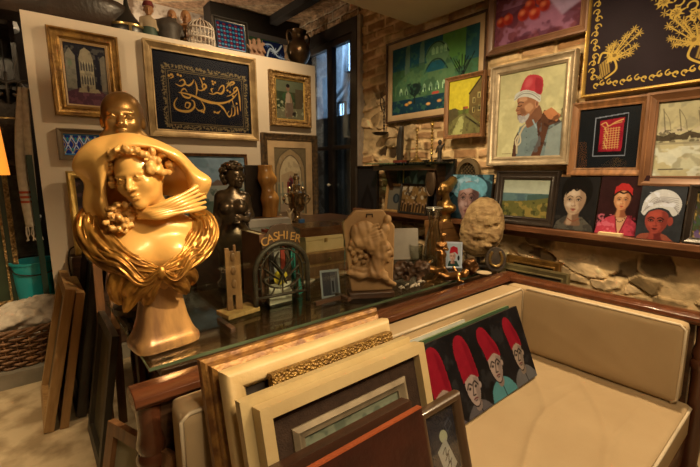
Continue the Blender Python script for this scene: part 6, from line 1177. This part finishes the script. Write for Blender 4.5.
# ------------------------------------------------------------------ smaller things on the right half of the table
def golden(name, label, p, build, lo, hi, h, m=GBRONZE, rz=None, cat='figurine', group=None):
    S = Sculpt(lo, hi, h); build(S); o = obj(name, S.mesh(), m, smooth=1, loc=p); o.rotation_euler.z = face_cam(p) if rz is None else rz; return tag(o, label, cat, group)
def b_woman(S):
    S.cap((-.008, 0, 0), (-.004, 0, .08), .022, .02).cap((.012, 0, 0), (.006, -.006, .085), .02, .02, .015).ell((.0, 0, .095), (.028, .022, .026), .015).cap((0, 0, .1), (-.003, 0, .14), .019, .018, .02).ell((-.002, 0, .155), (.027, .019, .026), .015).ell((-.012, -.016, .155), (.011, .011, .011), .006).ell((.01, -.016, .153), (.011, .011, .011), .006)
    S.cap((-.026, 0, .17), (-.036, -.006, .125), .009, .008, .008).cap((-.036, -.006, .125), (-.012, -.024, .12), .008, .006, .006).cap((.024, 0, .17), (.034, -.004, .13), .009, .008, .008).cap((.034, -.004, .13), (.012, -.024, .135), .008, .006, .006).cap((0, 0, .175), (.004, -.002, .196), .009, .009, .01).ell((.006, -.003, .21), (.016, .018, .021), .006).ell((.012, .002, .226), (.022, .02, .011), .006); S.rough(.0009, 170, 5); S.d = np.maximum(S.d, -S.W[..., 2])
p = wz(441, 269, TT); golden('nude_figurine', 'standing golden bronze figurine of a woman left of the red-fez card', p, b_woman, (-.06, -.05, -.002), (.06, .05, .25), .0034)
def b_cherub(S, f=1):
    S.cap((-.03*f, 0, .024), (.03*f, 0, .034), .022, .025).ell((.066*f, -.004, .046), (.022, .022, .022), .008).cap((-.035*f, -.01, .024), (-.075*f, -.02, .042), .016, .012, .01).cap((-.075*f, -.02, .042), (-.10*f, -.02, .012), .012, .009, .01).cap((-.035*f, .012, .024), (-.085*f, .02, .018), .016, .011, .01).cap((.03*f, -.016, .036), (.035*f, -.04, .016), .011, .008, .008).cap((.035*f, -.04, .016), (.06*f, -.045, .012), .008, .007, .006).cap((.03*f, .014, .04), (.005*f, .03, .075), .010, .007, .008)
    for i in range(8): a_ = i*.8; S.ell((.072*f+.014*math.cos(a_), .004, .056+.012*math.sin(a_)), (.008, .012, .008), .004)
    S.d = np.maximum(S.d, -S.W[..., 2])
golden('reclining_cherub', 'golden cherub reclining at the table edge with its head to the right', wz(452, 281, TT), b_cherub, (-.13, -.07, -.003), (.11, .06, .10), .0034); golden('reclining_cherub', 'golden cherub lying behind the driftwood with its head to the left', wz(431, 274, TT), lambda S: b_cherub(S, -1), (-.11, -.07, -.003), (.13, .06, .10), .0034)
def b_drift(S):
    S.path([(-.09, 0, .035), (-.04, .01, .06), (.02, -.01, .055), (.08, .0, .07)], .032, .03, .02).ell((.07, 0, .075), (.04, .04, .045), .03).ell((-.07, .0, .05), (.035, .035, .04), .03).path([(-.08, -.02, .02), (-.1, -.04, .0)], .012).path([(.05, -.02, .03), (.06, -.05, .0)], .014).path([(.0, -.02, .03), (-.01, -.045, .0)], .012); S.rough(.005, 60, 4).rough(.003, 130, 5); S.d = np.maximum(S.d, -S.W[..., 2])
golden('driftwood', 'knotted dark brown driftwood lump right of the relief plaque', wz(409, 279, TT), b_drift, (-.15, -.09, -.003), (.15, .08, .15), .0045, mat('dark_driftwood', (.12, .06, .03), (.05, .028, .016), .5, 0, 12, .6, 40), cat='driftwood')
b = MB(); rg = random.Random(2)
for i in range(14): x, y = rg.uniform(-.09, .09), rg.uniform(-.03, .03); b.tube(spline([(x, y, .006), (x+.012, y-.01, .016), (x+.024, y+rg.uniform(-.015, .015), .006)], 3), .0045, 5)
p = wz(411, 287, TT); o = obj('coral_pieces', b, mat('bleached_coral', (.62, .55, .45), None, .7), smooth=1, loc=p); o['kind'] = 'stuff'; tag(o, 'scatter of white coral bits before the driftwood', 'coral')
def art_fezcard(w, h):
    a = Art(w, h, 60, (206, 192, 170)); a.rect(.08, .06, .92, .94, (176, 170, 150)); a.poly([(.2, .95), (.3, .74), (.7, .74), (.86, .95)], (44, 62, 46)); visage(a, .48, .57, .17, (206, 150, 112), (150, 96, 70), (130, 40, 36), -.2); a.poly([(.3, .46), (.36, .22), (.52, .16), (.74, .22), (.78, .5), (.6, .4)], (176, 30, 32)); a.ell(.8, .62, .06, .1, (36, 28, 24)); return a
p = wz(454, 268, TT); k = pm(p); o = art_fezcard(18*k, 26*k).canvas('portrait_card', None, mtl=PRINT, depth=.005, edge=(.55, .5, .4)); o.location = (p.x, p.y+.01, TT); o.rotation_euler = (-RAD(8), 0, face_cam(p)+.1); tag(o, 'white-edged card picturing a man in a red fez among the bronzes', 'picture')
p = wz(470, 275, TT); S = Sculpt((-.07, -.07, -.01), (.07, .07, .12), .0042); rg = random.Random(3)
for i in range(30): th, z = rg.uniform(0, 6.28), rg.uniform(-1, 1); q = math.sqrt(1-z*z)*.036; S.ell((q*math.cos(th), q*math.sin(th), .055+.04*z), (.014, .014, .014), .008)
S.ell((0, 0, .055), (.042, .042, .046), .012); S.d = np.maximum(S.d, -S.W[..., 2]); o = obj('bronze_knot', S.mesh(), mat('brown_bronze', (.30, .16, .07), (.16, .08, .035), .3, .9, 12), smooth=1, loc=p); tag(o, 'round brown bronze knot ornament at the foot of the stone head', 'ornament')
p = wz(497, 271, TT); t = thing('horseshoe_plaque', 'dark bronze plaque with a horseshoe leaning at the table end', 'plaque', (p.x-.02, p.y, TT), face_cam(p)+.15, -RAD(10)); obj('plate', MB().prism([(.062*math.cos(q), .075+.08*math.sin(q)) for q in np.linspace(-PI*.37, PI*1.37, 25)], -.012, .006), IRON, t, bevel=.003)
obj('horseshoe', MB().tube(spline([(-.022, -.016, .125), (-.036, -.016, .09), (-.03, -.016, .05), (0, -.016, .033), (.03, -.016, .05), (.036, -.016, .09), (.022, -.016, .125)], 6), .0085, 8), BRASS, t, smooth=1)
p = wz(478, 277, TT); o = obj('white_dish', MB().lathe([(.02, 0), (.03, .006), (.045, .018), (.043, .019), (.02, .008)], 24), MATS['ivory_porcelain'], loc=(p.x+.06, p.y+.0, TT), smooth=50); tag(o, 'small white dish under the stone head stand', 'dish')
# carafe, tumbler, white board
p = at(433, 1.72); z1 = wy(433, 208, 1.72).z-TT; CG = glassmat('clear_blown_glass', (.90, .91, .86), .16, .04); t = thing('glass_carafe', 'waisted clear glass carafe behind the bronze figurines', 'carafe', p)
obj('wall', MB().lathe([(.045, 0), (.062, .01), (.066, .06), (.058, z1*.42), (.038, z1*.62), (.034, z1*.72), (.048, z1*.93), (.057, z1), (.054, z1), (.045, z1*.93), (.031, z1*.72), (.035, z1*.62), (.055, z1*.42), (.062, .06), (.05, .014)], 32), CG, t, smooth=50); obj('rim', MB().tube([(.0555*math.cos(q), .0555*math.sin(q), z1) for q in np.linspace(0, 2*PI, 29)[:-1]], .0028, 6, True), mat('glass_lip', (.6, .6, .55), None, .15), t, smooth=1)
p = at(416, 1.84); o = obj('glass_tumbler', MB().lathe([(.035, 0), (.042, .004), (.048, .11), (.045, .11), (.039, .012)], 28), CG, loc=p, smooth=50); tag(o, 'clear glass tumbler left of the carafe', 'glass')
p = at(404, 1.90); t = thing('grey_board', 'pale grey panel tilted back behind the relief plaque', 'panel', (p[0]-.02, 1.91, TT), face_cam(p)+.2, -RAD(14)); obj('panel', MB().box((-.16, -.006, 0), (.13, .006, wy(408, 229, 1.91).z-TT+.01)), mat('pale_grey_plastic', (.42, .39, .34), None, .45), t, bevel=.004); obj('strut', MB().box((-.02, .006, 0), (.02, .05, .09)), DARKM, t)
# box with a gilt head
yb_ = 1.78; xa, xb = wy(440, 240, yb_).x, wy(467, 240, yb_).x; zb_ = wy(453, 221, yb_).z
t = thing('wooden_case', 'plain brown wooden box carrying the gilded head behind the carafe', 'box', ((xa+xb)/2+.02, yb_+.08, TT)); hw = (xb-xa)/2; obj('body', MB().box((-hw, -.08, 0), (hw, .08, (zb_-TT)*.8)), mat('plain_brown_wood', (.28, .14, .05), (.19, .09, .033), .5, 0, 4, .1, 60, 0, (1, 9, 9)), t, bevel=.003); obj('lid', MB().box((-hw-.004, -.084, (zb_-TT)*.8), (hw+.004, .084, zb_-TT)), MATS['plain_brown_wood'], t, bevel=.003)
p = ((wy(447, 220, yb_+.03).x), yb_+.04, zb_); k = pm((p[0], p[1], 1.1)); H_ = 42*k; t = thing('gilded_bust', 'small gilded bust with a tall swept-back head on the wooden box', 'bust', p, face_cam(p)-.95)
S = Sculpt((-.12, -.12, 0), (.12, .12, H_*1.06), .0042)
S.cap((0, 0, 0), (0, 0, H_*.05), H_*.15, H_*.11).cap((0, 0, H_*.05), (0, 0, H_*.2), H_*.07, H_*.11, .02).ell((0, .0, H_*.33), (H_*.27, H_*.14, H_*.11), .03, (0, .25, 0)).cap((-H_*.2, -.01, H_*.38), (H_*.2, .01, H_*.34), H_*.07, H_*.07, .03).ell((0, -H_*.08, H_*.30), (H_*.14, H_*.1, H_*.1), .02)
S.cap((0, .01, H_*.36), (0, -.014, H_*.64), H_*.10, H_*.085, .03); S.frame((0, -.026, H_*.76), H_*.33, (RAD(-8), 0, 0)); head(S, neck=False); S.frame(); S.cap((0, .005, H_*.80), (0, .05, H_*.95), H_*.135, H_*.11, .02)
obj('figure', S.mesh(), mat('bright_gilding', (.38, .23, .07), (.15, .085, .028), .32, .8, 12), t, smooth=1)
# picture frames leaning low against the stone wall behind the sofa end
a0 = wx(505, 255, 2.50); b0 = wx(556, 300, 2.50)
for i, (dx, dz, m) in enumerate(((0, 0, GOLD), (-.035, -.05, mat('greenish_gilt', (.34, .29, .14), (.2, .16, .08), .45, .4, 10)))):
    h_ = a0.z+dz; picture('framed_picture', ['gilt frame leaning on the rubble wall behind the sofa corner', 'greenish gilt frame before the other one behind the sofa corner'][i], 'frame', (2.50+dx*1.1, (a0.y+b0.y)/2-.02*i, 0), a0.y-b0.y+.1*i, h_/math.cos(RAD(4)), .045, .03, m, plainart((70, 56, 36), 20+i), -PI/2, -RAD(3.5))

# pale odds and ends on the table between the photograph and the plaque
p = wz(346, 277, TT); o = obj('pale_shell', MB().ell((0, 0, .016), (.045, .028, .016), 18, 10), mat('pale_shell', (.58, .45, .28), (.42, .3, .17), .5, 0, 14, .3, 40), smooth=1, loc=(p.x, p.y+.05, TT)); o.rotation_euler.z = -.5; tag(o, 'pale oval shell lying between the small photograph and the relief plaque', 'shell')
p = wz(350, 262, TT); o = obj('white_leaflet', MB().box((-.06, -.04, 0), (.06, .05, .012)), MATS['white_card_stock'], loc=(p.x-.02, p.y, TT)); o.rotation_euler.z = .3; tag(o, 'white leaflets lying flat behind the left edge of the relief plaque', 'leaflet')
p = wz(318, 286, TT); o = obj('bone_comb', MB().box((-.05, -.02, 0), (.05, .02, .01)), MATS['bleached_coral'], loc=(p.x, p.y+.1, TT), bevel=.003); o.rotation_euler.z = .5; tag(o, 'small bone white block beside the iron grille on the table', 'block')
# ------------------------------------------------------------------ the banquette
SX0, SX1, SYF, SYB = .15, 2.25, .27, 1.275
so = thing('banquette', 'long mahogany banquette with beige cushions beside the glass table', 'sofa', (0, 0, 0))
FAB = mat('beige_upholstery', (.47, .355, .215), (.43, .32, .19), .85, .0, 4, .12, 320, spec=.2)
PIPE = mat('ivory_piping', (.70, .60, .44), None, .7)
prof = [(-.055, -.02), (-.06, 0), (-.045, .018), (-.02, .022), (.03, .022), (.05, .012), (.055, -.006), (.045, -.022), (.02, -.03), (-.03, -.03)]
def molding(b, A, B, side):     # swept handrail section between A and B
    A, B = Vector(A), Vector(B); d = (B-A).normalized(); n = Vector((-d.y, d.x, 0))*side
    return b.loft([[P+n*u+Vector((0, 0, v)) for u, v in prof] for P in (A, B)])
RZ_ = .752
obj('back_rail', molding(MB(), (.172, 1.222, RZ_), (2.29, 1.222, RZ_), -1), REDWOOD, so, smooth=40, bevel=.003)
obj('side_rail', molding(MB(), (2.235, SYF-.03, RZ_), (2.235, 1.175, RZ_), 1), REDWOOD, so, smooth=40, bevel=.003)
def post(x, y, r=.036): return MB().lathe([(r*1.1, 0), (r*1.1, .05), (r*.8, .07), (r*.9, .2), (r, .42), (r*1.05, .52), (r*1.28, .535), (r*1.28, .555), (r*1.05, .57), (r*1.2, .59), (r*1.1, .61), (r*.95, .64), (r*1.05, .725)], 20, (x, y, 0))
for x, y in ((.215, 1.222), (2.235, .285)): obj('post', post(x, y), POSTW, so, smooth=40)
obj('back_panel', MB().box((.235, 1.20, .08), (2.2, 1.24, .73)), DKWOOD, so); obj('side_panel', MB().box((2.222, .325, .08), (2.252, 1.2, .73)), DKWOOD, so)
obj('seat_frame', MB().box((.16, .30, .08), (2.215, 1.20, .20)), REDWOOD, so, bevel=.006)
def wrink(x, y, s=0):       # narrow creases of a loose cotton cover, fanning out towards the front
    r = lambda f: (1-abs(math.sin(f)))**5; a = .5+.5*math.sin(2.9*x+1.7*y+s); b = .5+.5*math.sin(4.1*x-2*y+1)
    return -.008+.008*math.sin(7*x+3*math.sin(2.3*y+s)+s)*math.sin(3*y+1.7*x)+.013*r(9*y+2.2*x*y-3*x+.5*math.sin(5*x+s))*a+.010*r(13*y-6*x+.9*math.sin(4*x+2*y))*b+.006*r(23*y+3*x+1.2*math.sin(3*x))*(1-a)
def cushion(name, lo, hi, up, m=FAB, nu=60, nv=30, bul=.012, rd=.022, pipes=()):
    # padded block: a rounded box, gently swollen and creased on its broad side (axis `up`)
    lo, hi = Vector(lo), Vector(hi); g = MB(); c = (lo+hi)/2; hs = (hi-lo)/2
    n = [nu, nu, nu]; 
    for ax in range(3):
        a1, a2 = [i for i in range(3) if i != ax]
        st = (.010 if up == 2 else .018) if ax == up else .028; N1 = max(4, int(2*hs[a1]/st)); N2 = max(4, int(2*hs[a2]/st))
        for sg in (-1, 1):
            def fn(u, v):
                p = Vector((0, 0, 0)); p[ax] = sg*hs[ax]; p[a1] = (2*u-1)*hs[a1]; p[a2] = (2*v-1)*hs[a2]
                q = Vector([max(-hs[i]+rd, min(hs[i]-rd, p[i])) for i in range(3)]); d = p-q
                if d.length > 1e-9: p = q+d.normalized()*rd*min(1, d.length/rd)
                if ax == up: e = (1-(2*u-1)**6)*(1-(2*v-1)**6); w = c+p; p[ax] += sg*(bul*e+e*wrink(w[a1], w[a2], sg+up)*{0: .22, 1: .4, 2: 1.}[up])
                return c+p
            g.grid(fn, N1, N2)
    o = obj(name, g, m, so, smooth=1); 
    for pts in pipes: obj('piping', MB().tube(pts, .0065, 6), PIPE, o, smooth=1)
    return o
cushion('seat_cushion', (.17, .295, .20), (2.20, 1.19, .365), 2, bul=.01, pipes=([(.2, .297, .35), (1.2, .293, .353), (2.18, .297, .35), (2.198, .33, .35), (2.198, .8, .352)],))
cushion('back_cushion', (.26, 1.05, .367), (2.115, 1.17, .745), 1, bul=.004, pipes=([(.262, 1.056, .40), (.262, 1.056, .725), (.285, 1.056, .741), (1.2, 1.054, .743), (2.09, 1.056, .741), (2.113, 1.056, .72), (2.113, 1.056, .42)],))
cushion('side_cushion', (2.125, .335, .367), (2.206, 1.165, .74), 0, bul=.006, pipes=([(2.130, 1.04, .734), (2.130, .7, .736), (2.130, .36, .734), (2.130, .34, .715), (2.130, .338, .55), (2.130, .34, .39), (2.130, .36, .372)],))

# ------------------------------------------------------------------ pictures stacked on the seat, leaning on the back cushion
SZ = .386
def stack(name, label, x0, x1, ytop, ztop, fw, fd, fm, art, tl=14., prof='bevel', cat='frame', **k):
    h = (ztop-SZ)/math.cos(RAD(tl)); yb = ytop-(ztop-SZ)*math.tan(RAD(tl))
    return picture(name, label, cat, ((x0+x1)/2, yb, SZ), x1-x0, h, fw, fd, fm, art, 0, -RAD(tl), prof=prof, **k)
def art_landscape(w, h):
    a = Art(w, h, 120, (150, 138, 94)); a.vgrad(0, .5, (132, 128, 96), 0, .8); a.poly([(0, .4), (.3, .32), (.6, .36), (1, .26), (1, .6), (0, .6)], (104, 98, 66)); a.poly([(0, .55), (1, .5), (1, 1), (0, 1)], (150, 134, 84)); a.blot((98, 96, 66), 7, .53, .7, 201); a.tex(.12, 12, 202); return a
stack('framed_picture', 'big stepped brown and gold frame at the back of the stack on the sofa', .316, .968, 1.062, .888, .10, .085, GOLDW, plainart((52, 40, 30), 30), prof='step')
stack('framed_picture', 'plain rounded cream frame second in the stack on the sofa', .34, .935, .972, .882, .06, .045, CREAMF, plainart((72, 56, 40), 31), prof='round')
stack('framed_picture', 'narrow gold frame carved with foliage between the two cream frames', .455, .905, .920, .858, .055, .028, mat('foliage_gilt', (.44, .27, .07), (.17, .09, .028), .42, .45, 70, .8, 130, btype='voronoi'), plainart((60, 46, 30), 32), prof='flat')
stack('framed_picture', 'plain squared cream frame behind the landscape on the sofa', .345, .945, .879, .842, .05, .030, mat('yellowed_cream_frame', (.66, .54, .30), (.52, .40, .2), .45, 0, 5, .15, 60), plainart((60, 46, 34), 33), prof='flat')
stack('framed_painting', 'landscape painting in a cream frame with a wide dark brown mount on the sofa', .372, .958, .842, .832, .03, .045, mat('ivory_gold_edge', (.72, .58, .32), (.6, .46, .24), .42, .1, 5, .1, 60), art_landscape, prof='flat', cat='painting', mount=(.058, mat('dark_brown_linen', (.055, .03, .02), (.035, .018, .012), .85, 0, 30, .3, 200)), inner=(.034, mat('tarnished_slip', (.36, .30, .21), (.2, .16, .11), .5, .2, 12), .018))
stack('framed_picture', 'deep dark brown box frame leaning in front of the cream-framed landscape', .30, .815, .760, .722, .035, .04, mat('dark_brown_stain', (.07, .03, .017), (.04, .018, .011), .4, 0, 4, .1, 60, .2, (1, 6, 6)), plainart((26, 20, 18), 34), prof='flat')
h_ = (.722-SZ)/math.cos(RAD(14)); t = thing('red_brown_board', 'mottled dark red board with an orange edge at the front of the stack', 'board', (.585, .702-(.722-SZ)*math.tan(RAD(14)), SZ), 0, -RAD(14))
obj('panel', MB().box((-.235, -.016, 0), (.235, 0, h_-.003)), mat('mottled_oxblood', (.055, .014, .009), (.024, .007, .006), .4, 0, 9, .15, 60, lo=.3, hi=.7), t); obj('edge', MB().box((-.235, -.017, h_-.004), (.235, 0, h_+.001)), mat('orange_paint', (.42, .10, .035), None, .5), t)
def art_papers(w, h):
    a = Art(w, h, 120, (34, 35, 40)); a.tex(.25, 5, 211)
    for k in range(9): x = .1+.1*k; a.line([(x, .02), (x+.22, .7)], .004, (62, 62, 64), .7); a.line([(.0, .08*k), (1, .08*k-.25)], .004, (58, 58, 62), .7)
    a.poly([(.62, .24), (.8, .16), (.88, .28), (.7, .36)], (74, 74, 72)); a.poly([(.65, .26), (.79, .2), (.84, .27), (.71, .33)], (40, 40, 44))
    a.ell(.55, .37, .12, .09, (186, 172, 120), -.5); a.rect(.44, .38, .7, .46, (34, 35, 40), 0)
    a.poly([(.30, .52), (.60, .40), (.86, .80), (.5, .98)], (176, 160, 128)); a.curve([(.45, .58), (.56, .52), (.55, .62), (.66, .58)], .012, (30, 26, 24)); a.curve([(.5, .68), (.62, .62), (.6, .74), (.7, .7)], .012, (30, 26, 24)); a.curve([(.52, .78), (.66, .72), (.64, .84)], .012, (30, 26, 24)); return a
stack('framed_collage', 'dark brown framed collage behind glass beside the red board', .842, 1.045, .737, .672, .032, .03, mat('umber_moulding', (.085, .048, .026), (.055, .03, .017), .42, 0, 4, .1, 60, .3), art_papers, prof='round', cat='collage', glass=PICG, part='collage_sheet')
def art_fezzes(w, h):
    a = Art(w, h, 240, (32, 26, 22), 1.9); a.tex(.5, 7, 221); a.blot((62, 54, 46), 14, .6, .5, 222); BK = (22, 17, 15)
    def man(cx, fl, ft, tilt, face, coat, fy, rr):
        dk = tuple(int(q*.80) for q in face)
        a.blob([(cx-.12, 1.06), (cx-.095, fy+.26), (cx-.03, fy+.17), (cx+.05, fy+.17), (cx+.12, fy+.28), (cx+.15, 1.06)], coat); a.line([(cx+.01, fy+.2), (cx+.03, 1)], .0035, BK)
        a.blob([(cx-.035, fy+.1), (cx+.03, fy+.1), (cx+.035, fy+.24), (cx-.01, fy+.26)], dk)
        f = [(cx-rr, fy-.14), (cx-rr*1.02, fy), (cx-rr*.72, fy+.12), (cx-rr*.2, fy+.20), (cx+rr*.35, fy+.19), (cx+rr*.82, fy+.09), (cx+rr, fy-.05), (cx+rr*.9, fy-.15)]
        a.blob([(cx+(x-cx)*1.10, fy+(y-fy)*1.07) for x, y in f], BK); a.blob(f, face); a.ell(cx+rr*1.05, fy, .012, .036, face); a.blob([(cx+rr*.25, fy-.12), (cx+rr*.95, fy-.08), (cx+rr*.75, fy+.1), (cx+rr*.3, fy+.17)], dk, .9, 1)
        for e in (-1, 1): x = cx+e*rr*.45-.004; a.curve([(x-.022, fy-.03-.012*e), (x, fy-.07), (x+.022, fy-.03+.012*e)], .0046, BK); a.ell(x, fy-.012, .013, .017, tuple(int(q*.6) for q in face)); a.ell(x, fy-.008, .008, .014, BK)
        a.curve([(cx+.006, fy-.06), (cx-.012, fy+.05), (cx-.016, fy+.075), (cx+.006, fy+.078)], .0038, BK); a.curve([(cx-.018, fy+.122), (cx-.004, fy+.115), (cx+.014, fy+.120)], .0045, (116, 44, 42)); a.curve([(cx-.01, fy+.142), (cx+.008, fy+.142)], .003, BK)
        p = [(cx-fl, fy-.10), (cx-fl*1.06+tilt*.2, fy-.25), (cx-fl*.98+tilt*.7, ft+.14), (cx-fl*.55+tilt, ft+.02), (cx+tilt, ft-.01), (cx+fl*.55+tilt, ft+.03), (cx+fl*.92+tilt*.7, ft+.16), (cx+fl*1.04+tilt*.2, fy-.24), (cx+fl*1.0, fy-.09), (cx+.1*fl, fy-.155)]
        a.blob([(cx+tilt*.5+(x-cx-tilt*.5)*1.05, y) for x, y in p], BK); a.blob(p, (168, 26, 36)); a.blob([(cx+fl*.3+tilt, ft+.05), (cx+fl*.8+tilt*.7, ft+.18), (cx+fl*.95, fy-.14), (cx+fl*.4, fy-.17)], (142, 18, 30), .8, 2)
    man(.095, .07, .06, -.01, (190, 146, 112), (110, 90, 80), .70, .056)
    man(.345, .070, .06, -.02, (198, 158, 126), (106, 90, 78), .70, .060)
    man(.60, .070, .08, -.055, (198, 156, 122), (98, 148, 130), .60, .062)
    man(.86, .060, .09, -.035, (190, 150, 112), (120, 106, 90), .62, .050)
    a.tex(.14, 26, 225); return a
tl = 21.8
def lean(art, label, x0, x1, yb, h, edge, t_=tl, depth=.018): o = art(x1-x0, h).canvas('canvas_painting', None, depth=depth, edge=edge); o.location = ((x0+x1)/2, yb, SZ-.003); o.rotation_euler.x = -RAD(t_); return tag(o, label, 'painting')
lean(art_fezzes, 'unframed painting of four gaunt men in tall red fezzes leaning on the sofa', 1.13, 1.89, .842, .352, (.05, .04, .035))
lean(plainart((70, 84, 48), 41), 'green-edged canvas leaning behind the fez painting', 1.19, 1.86, .868, .3545, (.20, .27, .14), depth=.021)
lean(plainart((196, 176, 136), 42), 'white-edged canvas leaning hindmost behind the fez painting', 1.06, 1.52, .895, .358, (.72, .64, .48), depth=.022)
